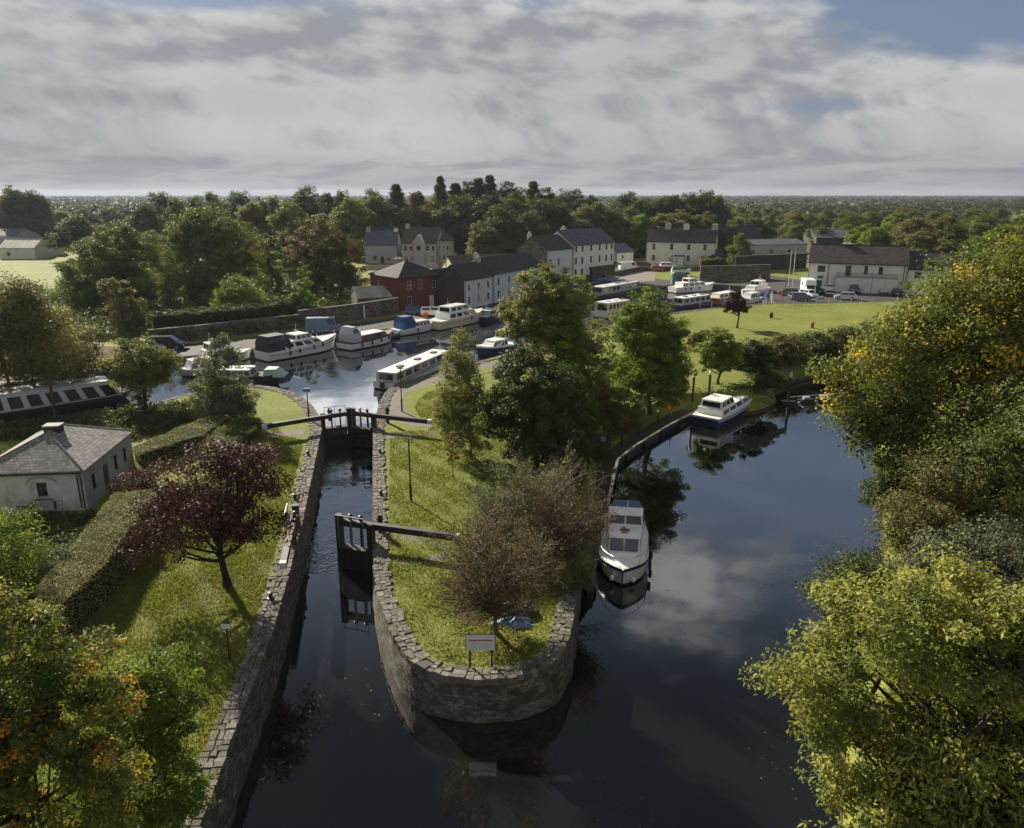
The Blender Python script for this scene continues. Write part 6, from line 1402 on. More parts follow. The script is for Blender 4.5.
# far quay row, left to right
cruiser('small white cabin boat with dark front windows at the left end of the quay row', B_((216, 371)), B_((180, 377)), WU, 2.6, .7, .3, ('black', 'boat_grey', 'gelcoat'), (.1, .8, 1.1), None, None, fend=(4, 8), fs=1, ff=.5, wk=3)
cruiser('white cruiser with a low cabin behind the upright grey green tree', B_((196, 366)), B_((252, 358)), WU, 3.0, .9, .5, cab=(.15, .7, .9), upper=(.2, .45), fs=-1)
cruiser('large white cruiser with a black rear canopy in the quay row', B_((262, 361)), B_((337, 347)), WU, 3.8, 1.25, .75, ('black', 'gelcoat', 'gelcoat'), (.22, .78, .85), (.38, .6), (.01, .30, 'canvas_black', 1.9), fend=(4, 6, 9, 11), stripe='boat_navy', ff=1.6, arch=True, uh=.7)
cruiser('old white and red barge yacht with a dark wheelhouse frame in the quay row', B_((344, 350)), B_((393, 340)), WU, 3.7, 1.1, .6, ('black', 'gelcoat', 'boat_navy'), (.25, .8, .7), None, (.05, .22, 'boat_grey', 2.0), 'teak', cabm='boat_red', roofm='gelcoat', fend=(3, 6, 9, 12), arch=True)
t, L, top = cruiser('white cruiser with a bright blue cockpit canopy in the quay row', B_((393, 336)), B_((434, 329)), WU, 3.1, 1.0, .4, cab=(.42, .86, .75), upper=None, canopy=(.14, .44, 'canvas_blue', 1.75), fend=(7,), rl_=True)
dg = thing('dinghy', 'dark rubber dinghy hung across the stern of the blue canopied cruiser', 'dinghy', (*B_((394.5, 337)), WU+.1), 1.4)
q = MB(); q.tube([(-1.2, 0, .2), (-1.0, .45, .25), (0, .6, .3), (1.0, .5, .3), (1.35, 0, .4), (1.0, -.5, .3), (0, -.6, .3), (-1.0, -.45, .25), (-1.2, 0, .2)], .24, 'rubber', 8); part('tube', q, dg); q = MB(); q.box(-1.0, .9, -.4, .4, .1, .18, 'black'); part('floor', q, dg)
cruiser('large cream hulled cruiser in front of the white terrace', B_((433, 330)), B_((483, 319)), WU, 3.9, 1.45, .5, ('boat_navy', 'gelcoat_cream', 'gelcoat_cream'), (.18, .78, .9), (.22, .6), None, stripe='teak', fend=(9,), uh=.95, ff=1.4, cabm='gelcoat')
t, L, top = cruiser('dark hulled boat half hidden behind the bow of the cream cruiser', B_((480, 322)), B_((502, 316)), WU, 3.0, .9, .4, ('black', 'boat_navy', 'boat_navy'), (.2, .7, .8), None, None, cabm='shed_grey', fend=())
q = MB(); q.lathe([(.12, 0), (.34, .02), (.34, .12), (.12, .14)], 'orange', 12, (.3*L, -1.5, .6)); part('life_ring', q, t)
cruiser('white cruiser with an open rear shelter moored on the island side', B_((512, 349)), B_((476, 357)), WU, 3.1, 1.0, .5, cab=(.3, .72, .8), upper=(.1, .36), canopy=None, hm=('black', 'boat_navy', 'gelcoat'), fend=(6, 9), fs=1, uh=1.0)
# barges
def barge(label, stern, bow, z, W, h0, ch, hullm, cabm, roofm, x0=.10, x1=.86, wk=8, wv0=.3, wv1=.85, name='narrow_boat', side=.06, winm='glass_dark', stern_w=.9, ff=.35, rise=.25, roofbits=3, bandm=None):
    t, L = boat_at(label, stern, bow, z, name); hb, top = hull(L, W, h0, rise, hullm, stern=stern_w, full=.82, pw=2.0, flare=.98); part('hull', hb, t); part('deck', deck(top, 'deck'), t)
    cabin(t, x0*L, x1*L, W/2*.84, W/2*.84, h0-.08, h0+ch, .15, ff, side, cabm, [(i/wk+.16/wk, (i+1)/wk-.16/wk, wv0, wv1) for i in range(wk)], [(.15, .85, .25, .85)], [(.15, .85, .25, .85)], glass=winm, roofm=roofm)
    rnd = random.Random(int(L*10))
    for i in range(roofbits):
        q = MB(); x = (x0+(x1-x0)*(.2+.6*i/max(1, roofbits-1)))*L; q.box(x, x+.9, -.3, .3, h0+ch+.07, h0+ch+.2, rnd.choice(['boat_grey', 'gelcoat', 'teak'])); part('roof_hatch', q, t)
    q = MB(); q.tube([(.02*L, 0, h0-.05), (.02*L, 0, h0+.75), (.055*L, 0, h0+.8)], .035, 'steel', 6); part('tiller', q, t)
    for sg in (-1, 1): q = MB(); q.tube([(p_[0]-.0, sg*(p_[1]+.01), p_[2]*.86) for p_ in top[:-1]], .04, 'rubber', 4); part('rubbing_strake', q, t)
    return t, L, top
t, L, top = barge('long white barge with an outboard motor moored beside the island path', B_((384, 390)), B_((446, 362)), WU, 3.0, .85, .95, ('black', 'gelcoat', 'gelcoat'), 'boat_grey', 'gelcoat', .03, .93, 7, .3, .9, name='river_barge')
q = MB(); q.taper(-.5, -.1, .22, .18, .35, 1.0, .05, .1, .03, 'black'); q.tube([(-.3, 0, .4), (-.3, 0, -.4)], .07, 'black', 6); q.tube([(-.1, 0, .8), (.4, .2, .9)], .03, 'black', 5); part('outboard_motor', q, t)
barge('narrow boat with a pale green roof end and dark hull at the left bank', B_((214, 383)), B_((282, 382.5)), WU, 3.2, .95, .75, ('black', 'black', 'black'), 'shed_grey', 'gelcoat', .05, .62, 6, wv0=.35, wv1=.8)
o = [x for x in bpy.data.objects if x.get('label', '').startswith('narrow boat with a pale green')][0]
part('cratch_cover', one('taper', 5.9, 8.2, 1.3, 1.1, .86, 1.7, .1, .9, .35, 'pale_green'), o)
t, L, top = barge('very long passenger barge with big slanted dark windows at the left edge', B_((-60, 425)), B_((137, 396.5)), WU, 4.4, 0.85, 1.5, ('black', 'black', 'boat_grey'), 'boat_grey', 'old_white', .02, .90, 9, .10, .80, name='passenger_barge', winm='glass_black', roofbits=9, ff=.9, side=.35)
q = MB()
for k in range(9): q.tube([(L*.91+k*.28, -1.2+k*.06, 1.05), (L*.91+k*.28, -1.2+k*.06, 1.95)], .025, 'gelcoat', 4)
q.tube([(L*.91, -1.2, 1.95), (L*.91+2.3, -.7, 1.95)], .03, 'gelcoat', 4); q.tube([(L*.91, 1.2, 1.95), (L*.91+2.3, .7, 1.95)], .03, 'gelcoat', 4); part('bow_rail', q, t)
q = MB(); q.lathe([(0, 0), (.3, .05), (.3, .2), (.12, .26), (0, .27)], 'gelcoat', 10, (L*.955, 0, 1.2)); part('capstan', q, t)
barge('long pale green and white barge moored below the pub', B_((594, 300)), B_((640, 291)), WU, 3.8, 1.2, 1.3, ('black', 'black', 'pale_green'), 'pale_green', 'gelcoat', .05, .85, 9, name='river_barge')
t, L, top = barge('cream houseboat with a flat white roof on posts by the island trees', B_((600, 318)), B_((628, 313)), WU, 3.6, .9, 1.7, ('boat_navy', 'gelcoat_cream', 'gelcoat'), 'gelcoat_cream', 'gelcoat', .05, .85, 6, .4, .85, name='houseboat')
cruiser('white cruiser moored by the slipway below the farmhouse', B_((672, 293)), B_((714, 290)), WU, 3.6, 1.3, .5, cab=(.15, .75, .8), upper=(.3, .52), fend=(3, 5, 8), hm=('boat_navy', 'gelcoat', 'gelcoat'), ff=1.3)
barge('covered white boat with a dark side just left of the red and white cruiser', B_((676, 309)), B_((708, 304)), WU, 3.2, .9, 1.1, ('black', 'boat_navy', 'gelcoat'), 'boat_grey', 'gelcoat', .05, .9, 5, name='river_barge')
cruiser('red hulled cruiser with a cream cabin by the car park end of the basin', B_((735, 300)), B_((706, 305)), WU, 3.2, 1.0, .5, ('black', 'boat_red', 'gelcoat'), (.15, .75, .9), None, None, cabm='gelcoat_cream', fend=())
cruiser('white cruiser tied up beside the car park, farther of the pair', B_((764, 292)), B_((742, 298)), WU, 3.4, 1.2, .4, cab=(.12, .72, .8), upper=(.2, .5), canopy=None, fend=())
cruiser('smaller white cruiser tied up beside the car park, nearer of the pair', B_((757, 301)), B_((740, 304.5)), WU, 2.8, .9, .3, cab=(.15, .7, 1.0), upper=None, fend=())
# ------------------------------------------------------------------ vehicles
def vehicle(label, pos, rz, col, kind='hatch', name='parked_car', cat='car', group=None):
    sp = dict(hatch=(4.1, 1.74, .62, .92, 1.45, (.20, .60, .40, .98)), estate=(4.6, 1.78, .62, .95, 1.5, (.22, .58, .34, .99)), suv=(4.6, 1.86, .72, 1.08, 1.75, (.20, .60, .36, .985)), saloon=(4.6, 1.76, .60, .92, 1.42, (.20, .66, .38, .86)),
              van=(5.2, 2.0, .7, 1.15, 2.2, (.10, .30, .20, .995)))[kind]
    L, W, zb, zs, zr, (hx, wx, rx, ex_) = sp
    t = thing(name, label, cat, (pos[0], pos[1], 0.012), rz, group)
    b = MB(); xs = lambda u: L/2-u*L          # u 0 front .. 1 rear
    prof = [(0.0, .30), (0.0, .55), (.03, zb+.08), (hx-.02, zs-.06), (hx+.02, zs), (1.0-.01, zs), (1.0, zs-.15), (1.0, .35), (.97, .22), (.03, .2)]
    hw = W/2; n = len(prof)
    for sg in (-1, 1):
        pts = [(xs(u), sg*(hw-(.06 if z > zs-.2 else 0)), z) for u, z in prof]; b.face(pts if sg > 0 else pts[::-1], col)
    for i in range(n):
        (u0, z0), (u1, z1) = prof[i], prof[(i+1) % n]; w0 = hw-(.06 if z0 > zs-.2 else 0); w1 = hw-(.06 if z1 > zs-.2 else 0)
        b.face([(xs(u0), -w0, z0), (xs(u0), w0, z0), (xs(u1), w1, z1), (xs(u1), -w1, z1)][::-1], col)
    bo = part('body', b, t)
    c = MB(); p = c.taper(xs(ex_), xs(hx), hw-.08, hw-.10, zs-.01, zr, (.12 if kind in ('van', 'estate', 'suv') else .45), (wx-hx)*L*.42, .16, col); co = part('cabin', c, t)
    S = (p[0], p[1], p[5], p[4]); N = (p[2], p[3], p[7], p[6]); F = (p[1], p[2], p[6], p[5]); R_ = (p[3], p[0], p[4], p[7])
    q = MB(); q.panel(F, .05, .95, .12, .9, .012, 'glass_dark'); part('windscreen', q, t)
    q = MB(); q.panel(R_, .08, .92, .2, .88, .012, 'glass_dark'); part('rear_window', q, t)
    for fc, fl in ((S, 0), (N, 1)):
        for (u0, u1) in (((.06, .48), (.52, .94)) if kind != 'van' else ((.72, .95),)):
            if fl: u0, u1 = 1-u1, 1-u0
            q = MB(); q.panel(fc, u0, u1, .15, .86, .012, 'glass_dark'); part('side_window', q, t)
    for sx in (.19, .79):
        for sg in (-1, 1):
            wq = MB(); x = xs(sx); y = sg*(hw-.09)
            k = 14; r_ = .33
            ring = [(x+r_*cos(2*pi*i/k), r_*sin(2*pi*i/k)+.33) for i in range(k)]
            for i in range(k): a, e = ring[i], ring[(i+1) % k]; wq.face([(a[0], y-.11, a[1]), (a[0], y+.11, a[1]), (e[0], y+.11, e[1]), (e[0], y-.11, e[1])], 'rubber')
            wq.face([(a[0], y+.11, a[1]) for a in ring], 'rubber'); wq.face([(a[0], y-.11, a[1]) for a in ring[::-1]], 'rubber'); wo_ = part('wheel', wq, t)
            rq = MB(); pts = [(x+.2*cos(2*pi*i/10), y+sg*.118, .33+.2*sin(2*pi*i/10)) for i in range(10)]; rq.face(pts if sg < 0 else pts[::-1], 'steel'); part('rim', rq, wo_)
    for sg in (-1, 1):
        q = MB(); q.box(L/2-.10, L/2+.012, sg*(hw-.32)-.14, sg*(hw-.32)+.14, .56, .70, 'lamp_glass'); part('headlight', q, t)
        q = MB(); q.box(-L/2-.012, -L/2+.06, sg*(hw-.22)-.10, sg*(hw-.22)+.10, zs-.32, zs-.16, 'tail_glass'); part('tail_light', q, t)
    return t
GR = 'cars parked around the harbour'
V_ = [('blue hatchback parked against the red brick building', (417, 313.5), .1, 'car_blue', 'hatch'), ('white car with its end facing the brick building, right of the blue hatchback', (434, 315.5), 0.15, 'car_white', 'estate'),
      ('slate blue van parked on the quay behind the barge yacht', (324, 332), .12, 'canvas_slate', 'van'), ('black car in the yard behind the left quay', (168, 349), .1, 'car_black', 'suv'), ('silver car in the yard left of the black car', (150, 350.5), .1, 'car_silver', 'hatch'),
      ('black saloon parked at the pub, nearest the tree', (594, 288), .35, 'car_black', 'saloon'), ('dark blue saloon outside the pub shop front', (601, 284), .35, 'car_blue', 'saloon'), ('grey car outside the pub, right of the dark blue saloon', (610, 281.5), .4, 'car_grey', 'hatch'), ('silver car on the quay at the bow of the green barge', (622, 285.5), .2, 'car_silver', 'saloon'),
      ('black car parked below the farmhouse at the left', (646, 268.8), .2, 'car_black', 'suv'), ('dark grey car behind the slipway', (637, 266.5), .1, 'car_grey', 'hatch'), ('white estate car in front of the farmhouse porch', (668, 268.8), .0, 'car_white', 'suv'), ('small red car beside the white estate at the farmhouse', (657, 271), .1, 'car_red', 'hatch'),
      ('dark car at the left of the car park', (788, 295), 2.9, 'car_grey', 'hatch'), ('white hatchback in front of the white camper van', (808, 297), -1.2, 'car_white', 'hatch'), ('black car behind the camper van bonnet', (815, 293.5), -1.3, 'car_black', 'saloon'), ('white pick-up like car left of the long hedge', (829, 291.2), 3.0, 'car_white', 'estate'),
      ('dark blue suv parked at the hedge before the long white building', (853, 292.6), -1.75, 'car_blue', 'suv'), ('silver suv parked at the right end of the car park', (882, 293.2), -1.8, 'car_silver', 'suv'), ('grey estate in the second row of the car park beside the flag poles', (800, 300), .2, 'car_grey', 'estate'), ('silver hatchback parked at the lower edge of the car park', (845, 299.5), 2.9, 'car_silver', 'hatch'), ('dark car at the far right of the car park beside the golden tree', (898, 296), -1.8, 'car_black', 'hatch'), ('white van on the road between the pub and the farmhouse', (628, 270), .3, 'car_white', 'van'), ('silver car on the road left of the slipway', (606, 277.5), .5, 'car_silver', 'hatch'), ('silver car on the upper road above the harbour wall', (797, 262), .0, 'car_silver', 'saloon'), ('white car on the upper road right of the silver one', (808, 262), .0, 'car_white', 'saloon')]
for lab, p_, rz, cl, kd in V_:
    vehicle(lab, G(*p_), rz, cl, kd, name='parked_van' if kd == 'van' else 'parked_car', cat='van' if kd == 'van' else 'car', group=GR)
# orange buoy by the white car
by = thing('orange_buoy', 'round orange mooring buoy on the quay by the white car', 'buoy', (*G(425, 317.5), 0.01)); q = MB(); q.lathe([(0, 0), (.35, .12), (.5, .5), (.35, .9), (0, 1.02)], 'orange', 12); part('float', q, by); part('eye', one('tube', [(0, 0, 1.0), (.12, 0, 1.15), (-.12, 0, 1.15), (0, 0, 1.0)], .03, 'steel', 5), by)
# camper van
cp = thing('camper_van', 'tall white camper van with an overcab in the car park', 'camper van', (*G(808, 293.5), .012), radians(-100))
q = MB(); q.box(-3.2, 1.4, -1.1, 1.1, .5, 2.95, 'car_white'); part('living_box', q, cp); q = MB(); q.taper(1.4, 2.3, 1.1, 1.05, 1.95, 2.93, 0, .35, .05, 'car_white'); part('overcab', q, cp)
q = MB(); q.taper(1.402, 3.0, 1.0, .95, .45, 1.1, 0, .1, .02, 'car_white'); p = q.taper(1.402, 2.65, .98, .92, 1.102, 1.94, 0, .75, .1, 'car_white'); part('cab', q, cp)
q = MB(); q.panel((p[1], p[2], p[6], p[5]), .06, .94, .1, .9, .015, 'glass_dark'); part('windscreen', q, cp)
for sx in (-2.1, 2.2):
    for sg in (-1, 1):
        wq = MB(); k = 14; ring = [(sx+.36*cos(2*pi*i/k), .36+.36*sin(2*pi*i/k)) for i in range(k)]; y = sg*.96
        for i in range(k): a, e = ring[i], ring[(i+1) % k]; wq.face([(a[0], y-.12, a[1]), (a[0], y+.12, a[1]), (e[0], y+.12, e[1]), (e[0], y-.12, e[1])], 'rubber')
        wq.face([(a[0], y+.12, a[1]) for a in ring], 'rubber'); wq.face([(a[0], y-.12, a[1]) for a in ring[::-1]], 'rubber'); part('wheel', wq, cp)
for y in (-.7, .7): part('headlight', one('box', 2.98, 3.03, y-.14, y+.14, .65, .85, 'lamp_glass'), cp)
for sg in (-1, 1): part('side_window', one('box', -1.8, -.6, min(sg*1.105, sg*1.12), max(sg*1.105, sg*1.12), 1.6, 2.2, 'glass_dark'), cp)
# ------------------------------------------------------------------ jetty and piles
jp = resample([Vector(p) for p in JP], 1.0); jn = poly_frame(jp)
jt = thing('jetty', 'long dark timber jetty with a pale edge beam along the right side of the island', 'jetty', (jp[0].x, jp[0].y, 0)); o_ = jp[0]
b = MB(); pl = MB()
JW = [min(2.45, 0.55+0.14*i) for i in range(len(jp))]
for i in range(len(jp)-1):
    n_ = 7
    for k in range(n_):
        a = jp[i]+(jp[i+1]-jp[i])*(k/n_+.01); c = jp[i]+(jp[i+1]-jp[i])*((k+1)/n_-.01); w_ = JW[i]
        q = [a-o_, c-o_, c+jn[i]*w_-o_, a+jn[i]*w_-o_]; b.hexa([(p.x, p.y, JZ-.07) for p in q]+[(p.x, p.y, JZ-.01) for p in q], 'deck')
part('deck_boards', b, jt)
b = MB()
for i in range(len(jp)-1):
    a, c = jp[i]-o_, jp[i+1]-o_; b.beam((a.x-jn[i].x*.14, a.y-jn[i].y*.14, JZ+.02), (c.x-jn[i+1].x*.14, c.y-jn[i+1].y*.14, JZ+.02), .22, .20, 'kerb_dark')
part('edge_beam', b, jt)
b = MB()
for i in range(len(jp)-1):
    a, c = jp[i]-o_, jp[i+1]-o_; b.beam((a.x, a.y, JZ-.55), (c.x, c.y, JZ-.55), .12, .8, 'wet_wood')
part('fascia', b, jt)
for i in range(0, len(jp), 4):
    p = jp[i]-jn[i]*.18-o_; part('pile', one('tube', [(p.x, p.y, -3.6), (p.x, p.y, JZ-.12)], .14, 'wet_wood', 8), jt)
cb = MB(); cb.tube([(G(586, 594, -2.3)[0], G(586, 594, -2.3)[1], -2.2), (G(598, 536, -2.3)[0], G(598, 536, -2.3)[1], -2.2)], .22, 'concrete', 10)
o = cb.build('fender_boom'); tag(o, 'long pale floating fender boom between the white cruiser and the jetty', 'fender')
def mooring_post(label, x, y, zb, zt, r=.13, cap='sign_white', name='mooring_post', group=None):
    t = thing(name, label, 'post', (x, y, zb), 0, group); part('shaft', one('tube', [(0, 0, 0), (0, 0, zt-zb-.4)], r, 'black_wood', 10), t)
    q = MB(); q.lathe([(r, 0), (r*1.05, .02), (r*.95, .30), (0, .42)], cap, 10, (0, 0, zt-zb-.398)); part('cap', q, t); return t
mooring_post('tall black mooring pile with a white cap behind the blue hulled cruiser', *G(709, 393), 0-1.2, 2.4)
mooring_post('white topped mooring pile left of the taller one by the jetty end', *G(693, 394), -1.2, 2.2)
def marker(px, row, label):
    x, y = G(px, row, WL); mt = thing('channel_marker', label, 'marker', (x, y, WL)); part('float', one('box', -.7, .7, -.4, .4, -.3, .35, 'black'), mt)
    part('post', one('tube', [(0, 0, .35), (0, 0, 3.0)], .14, 'black_wood', 8), mt); q = MB(); q.lathe([(.16, 0), (.2, .03), (.14, .5), (0, .62)], 'house_cream', 8, (0, 0, 3.0)); part('cap', q, mt)
marker(788, 404, 'tall black river marker post standing on a dark float')
def boom_float(px, row, label):
    x, y = G(px, row, WL); t = thing('boom_float', label, 'float', (x, y, WL), 0, 'dark floats of the river boom'); q = MB(); q.box(-.75, .75, -.5, .5, -.25, .35, 'black'); part('block', q, t); q = MB(); q.box(-.35, .35, -.25, .25, .353, .6, 'shed_grey'); part('top_box', q, t)
boom_float(806, 402, 'first dark boom float right of the tall marker post'); boom_float(823, 400.5, 'second dark boom float, nearest the golden tree')
bm = MB(); bm.beam((*G(790, 403, WL), WL+.2), (*G(850, 398, WL), WL+.2), .16, .12, 'black'); bm.beam((*G(790, 401.5, WL), WL+.5), (*G(850, 396.5, WL), WL+.5), .08, .08, 'galv'); tag(bm.build('floating_boom'), 'thin dark floating boom linking the river floats', 'boom')
# ------------------------------------------------------------------ lamps, signs, posts
def lamp_post(label, px, row, h, head='arm', group=None):
    x, y = G(px, row); t = thing('lamp_post', label, 'lamp post', (x, y, 0), 0, group)
    q = MB(); q.tube([(0, 0, 0), (0, 0, 1.2)], .085, 'black', 8); q.tube([(0, 0, 1.2), (0, 0, h)], .05, 'black', 8); part('pole', q, t)
    if head == 'arm': q = MB(); q.taper(-.3, .3, .09, .09, h, h+.09, .05, .05, .03, 'car_grey'); q2 = part('head', q, t); part('lens', one('box', -.25, .25, -.07, .07, h-.03, h-.002, 'lamp_glass'), q2)
    if head == 'lantern':
        q = MB(); q.lathe([(.0, 0), (.2, .02), (.28, .35), (.3, .38), (.1, .5), (0, .52)], 'sign_blue', 8, (0, 0, h)); part('lantern', q, t)
    if head == 'box': q = MB(); q.box(-.30, .30, -.14, .14, h, h+.30, 'canvas_slate'); part('head', q, t); 
    return t
lamp_post('black lamp post on the island grass above the lower gate', 411, 501, 4.4)
lamp_post('black lamp post on the bend of the island path by the white barge', 402, 411.5, 4.2)
lamp_post('lamp post with a dark blue box head on the left bank by the upper gate', 309, 420, 2.7, 'box')
lamp_post('thin street lamp in front of the two grey houses', 427, 277, 5.5); lamp_post('street lamp at the right edge of the car park', 870, 297, 5.0); lamp_post('tall lamp post at the left edge of the car park', 785, 291, 8.0)
for i, px in enumerate((788, 792)):
    x, y = G(px, 288); t = thing('flag_pole', ['left bare pale flag pole by the car park', 'right bare pale flag pole by the car park'][i], 'flag pole', (x, y, 0)); part('pole', one('tube', [(0, 0, 0), (0, 0, 8.0)], .07, 'house_cream', 6), t); q = MB(); q.lathe([(0, 0), (.12, .08), (0, .2)], 'house_cream', 8, (0, 0, 8)); part('finial', q, t)
for i, (px, rw, h) in enumerate([(443, 290, 9.5), (446.5, 289, 9.5)]):
    x, y = G(px, rw); t = thing('utility_pole', ['left of two timber poles behind the brick building', 'right of two timber poles behind the brick building'][i], 'pole', (x, y, 0)); part('pole', one('tube', [(0, 0, 0), (0, 0, h)], .12, 'bark_pale', 7), t); part('crossarm', one('box', -.7, .7, -.06, .06, h-.5, h-.38, 'bark'), t)
x, y = G(57, 425); up_ = thing('utility_pole', 'timber power pole with wires rising behind the cottage chimney', 'pole', (x, y, 0)); HP = Z_at(376, y)
part('pole', one('tube', [(0, 0, 0), (0, 0, HP)], .13, 'bark', 8), up_); part('crossarm', one('box', -.8, .8, -.07, .07, HP-.5, HP-.36, 'bark'), up_)
for dxx in (-.7, .7):
    q = MB(); q.tube([(dxx, 0, HP-.3), (dxx-12, 2, HP-1.0), (dxx-28, 4, HP-.3)], .02, 'black', 4); part('wire', q, up_)
# text helper: letters as real mesh
def text_mesh(txt, size, mat, name):
    cu = bpy.data.curves.new(name, 'FONT'); cu.body = txt; cu.size = size; cu.align_x = 'CENTER'; cu.align_y = 'CENTER'; cu.extrude = 0.002; cu.resolution_u = 2
    ob = bpy.data.objects.new(name, cu); COL.objects.link(ob); dg_ = bpy.context.evaluated_depsgraph_get(); me = bpy.data.meshes.new_from_object(ob.evaluated_get(dg_)); bpy.data.objects.remove(ob)
    me.name = name; me.materials.clear(); me.materials.append(M[mat]); return me
# big sign at the end of the island
x, y = G(481, 668); bs = thing('information_sign', 'wide white sign with red lettering on two dark posts on the island tip', 'sign', (x, y, 0))
for xx_ in (-.48, .48): part('post', one('box', xx_-.04, xx_+.04, .0, .06, 0, 1.75, 'black'), bs)
pn = part('panel', one('box', -.62, .62, -.05, -.004, .92, 1.66, 'sign_white'), bs); part('frame_edge', one('box', -.65, .65, -.004, .0, .89, 1.69, 'black'), bs)
q = MB(); rr_ = random.Random(3); xx_ = -.52
while xx_ < .5:
    w_ = rr_.uniform(.03, .075); q.box(xx_, min(xx_+w_, .54), -.056, -.0505, 1.36, 1.44, 'sign_red'); xx_ += w_+.018
part('red_lettering', q, pn)
q = MB()
for j in range(5):
    xx_ = -.5+.04*(j % 2)
    while xx_ < .48: w_ = rr_.uniform(.04, .14); q.box(xx_, min(xx_+w_, .5), -.056, -.0505, 1.24-j*.065, 1.262-j*.065, 'ink_grey'); xx_ += w_+.03
part('small_lettering', q, pn)
x, y = G(230, 661); ss = thing('notice_sign', 'small white notice with a dark border on a thin post on the left lawn', 'sign', (x, y, 0)); part('post', one('tube', [(0, 0, 0), (0, 0, 1.9)], .035, 'black', 7), ss)
pn = part('panel', one('box', -.24, .24, -.06, -.036, 1.62, 1.98, 'ink'), ss); q = MB(); q.box(-.21, .21, -.066, -.0605, 1.655, 1.90, 'sign_white'); part('paper', q, pn); q = MB()
for j in range(3): q.box(-.17, .17-.05*j, -.070, -.0665, 1.84-j*.06, 1.86-j*.06, 'ink_grey')
part('lettering', q, pn)
def life_station(label, px, row, z=-1.41, sign=None):
    x, y = G(px, row, z); t = thing('lifebuoy_stand', label, 'lifebuoy stand', (x, y, z)); part('post', one('tube', [(0, 0, 0), (0, 0, 1.9)], .05, 'galv', 7), t)
    q = MB(); q.taper(-.2, .2, .10, .10, .75, 1.3, .04, .04, .02, 'orange'); part('lifebuoy_box', q, t)
life_station('orange lifebuoy box on the jetty beside the blue and white notice', 593, 466); life_station('orange lifebuoy box farther along the jetty near the blue hulled boat', 671, 416)
x, y = G(597, 469, -1.41); q = thing('notice_sign', 'pale blue notice board on a post beside the jetty', 'sign', (x+.3, y+.4, -1.41)); part('post', one('tube', [(0, 0, 0), (0, 0, 2.3)], .05, 'galv', 7), q); part('panel', one('box', -.42, .42, -.08, -.05, 2.0, 2.7, 'canvas_blue'), q); part('print', one('box', -.36, .36, -.09, -.082, 2.08, 2.62, 'sign_white'), q)
PS = [(629, 447, 'slim jetty service post left of the three'), (646, 436, 'slim jetty service post in the middle of the three'), (665, 424, 'slim jetty service post right of the three')]
for px, rw, lab in PS:
    x, y = G(px, rw, -1.41); t = thing('service_post', lab, 'post', (x-.6, y+.5, -1.41)); part('post', one('tube', [(0, 0, 0), (0, 0, 1.0)], .07, 'bark_dark', 8), t); q = MB(); q.lathe([(.07, 0), (.12, .03), (.12, .16), (0, .22)], 'galv', 8, (0, 0, 1.0)); part('cap', q, t)
BL = [(308, 456, 'small iron bollard on the left coping, nearest the upper gate'), (295, 500, 'small iron bollard on the left coping above the lower gate'), (380, 454, 'small iron bollard on the island coping, nearest the upper gate'), (381, 496, 'small iron bollard on the island coping above the lower gate'), (271, 600, 'small iron bollard on the left coping below the plum tree')]
for px, rw, lab in BL:
    x, y = G(px, rw); t = thing('bollard', lab, 'bollard', (x, y, .1)); q = MB(); q.lathe([(.13, 0), (.12, .04), (.09, .22), (.15, .27), (.14, .33), (0, .37)], 'black', 10); part('body', q, t); q = MB(); q.lathe([(.18, 0), (.18, .03), (.13, .04)], 'black', 10); part('base_plate', q, t)
for px, rw, h, lab in [(388, 423, 1.5, 'black paddle gear stand on the island side of the upper gate'), (330, 421, 1.2, 'black paddle gear stand on the left side of the upper gate'), (381, 533, 1.2, 'black paddle gear stand at the lower gate heel')]:
    x, y = G(px, rw); t = thing('paddle_stand', lab, 'winding gear', (x, y, .02)); part('pillar', one('box', -.12, .12, -.12, .12, 0, h, 'black'), t); q = MB(); q.tube([(-.22, -.13, h-.25), (.22, -.13, h-.25)], .05, 'black', 6); part('spindle', q, t)
# tarpaulin heap
def heap(name, label, x, y, rx, ry, h, mat, seed):
    b = MB(); rnd = random.Random(seed); n, m_ = 9, 22; grid = []
    for i in range(n+1):
        r = i/n; row = []
        for j in range(m_):
            a = 2*pi*j/m_; f = 1+.22*sin(3*a+seed)+.12*sin(5*a+2*seed); rr = r*f
            z = h*max(0, 1-r**1.6)*(1+.25*sin(4*a+6*r))+rnd.uniform(-.03, .05)*(1-r) if i < n else .01
            row.append((x*0+rx*rr*cos(a), ry*rr*sin(a), max(.01, z)))
        grid.append(row)
    for i in range(n):
        for j in range(m_): b.face([grid[i][j], grid[i+1][j], grid[i+1][(j+1) % m_], grid[i][(j+1) % m_]], mat)
    o = b.build(name, smooth=True, loc=(x, y, 0.02)); return o
tag(heap('tarpaulin', 'crumpled pale tarpaulin heap behind the brown tree trunk', *G(515, 607), 1.0, .75, .75, 'tarp_pale', 2), 'crumpled pale tarpaulin heap behind the brown tree trunk', 'tarpaulin')
tag(heap('tarpaulin', 'blue', *G(514, 624), 1.05, .42, .30, 'tarp_blue', 5), 'crumpled blue and white plastic sheet in front of the pale tarpaulin heap', 'tarpaulin')
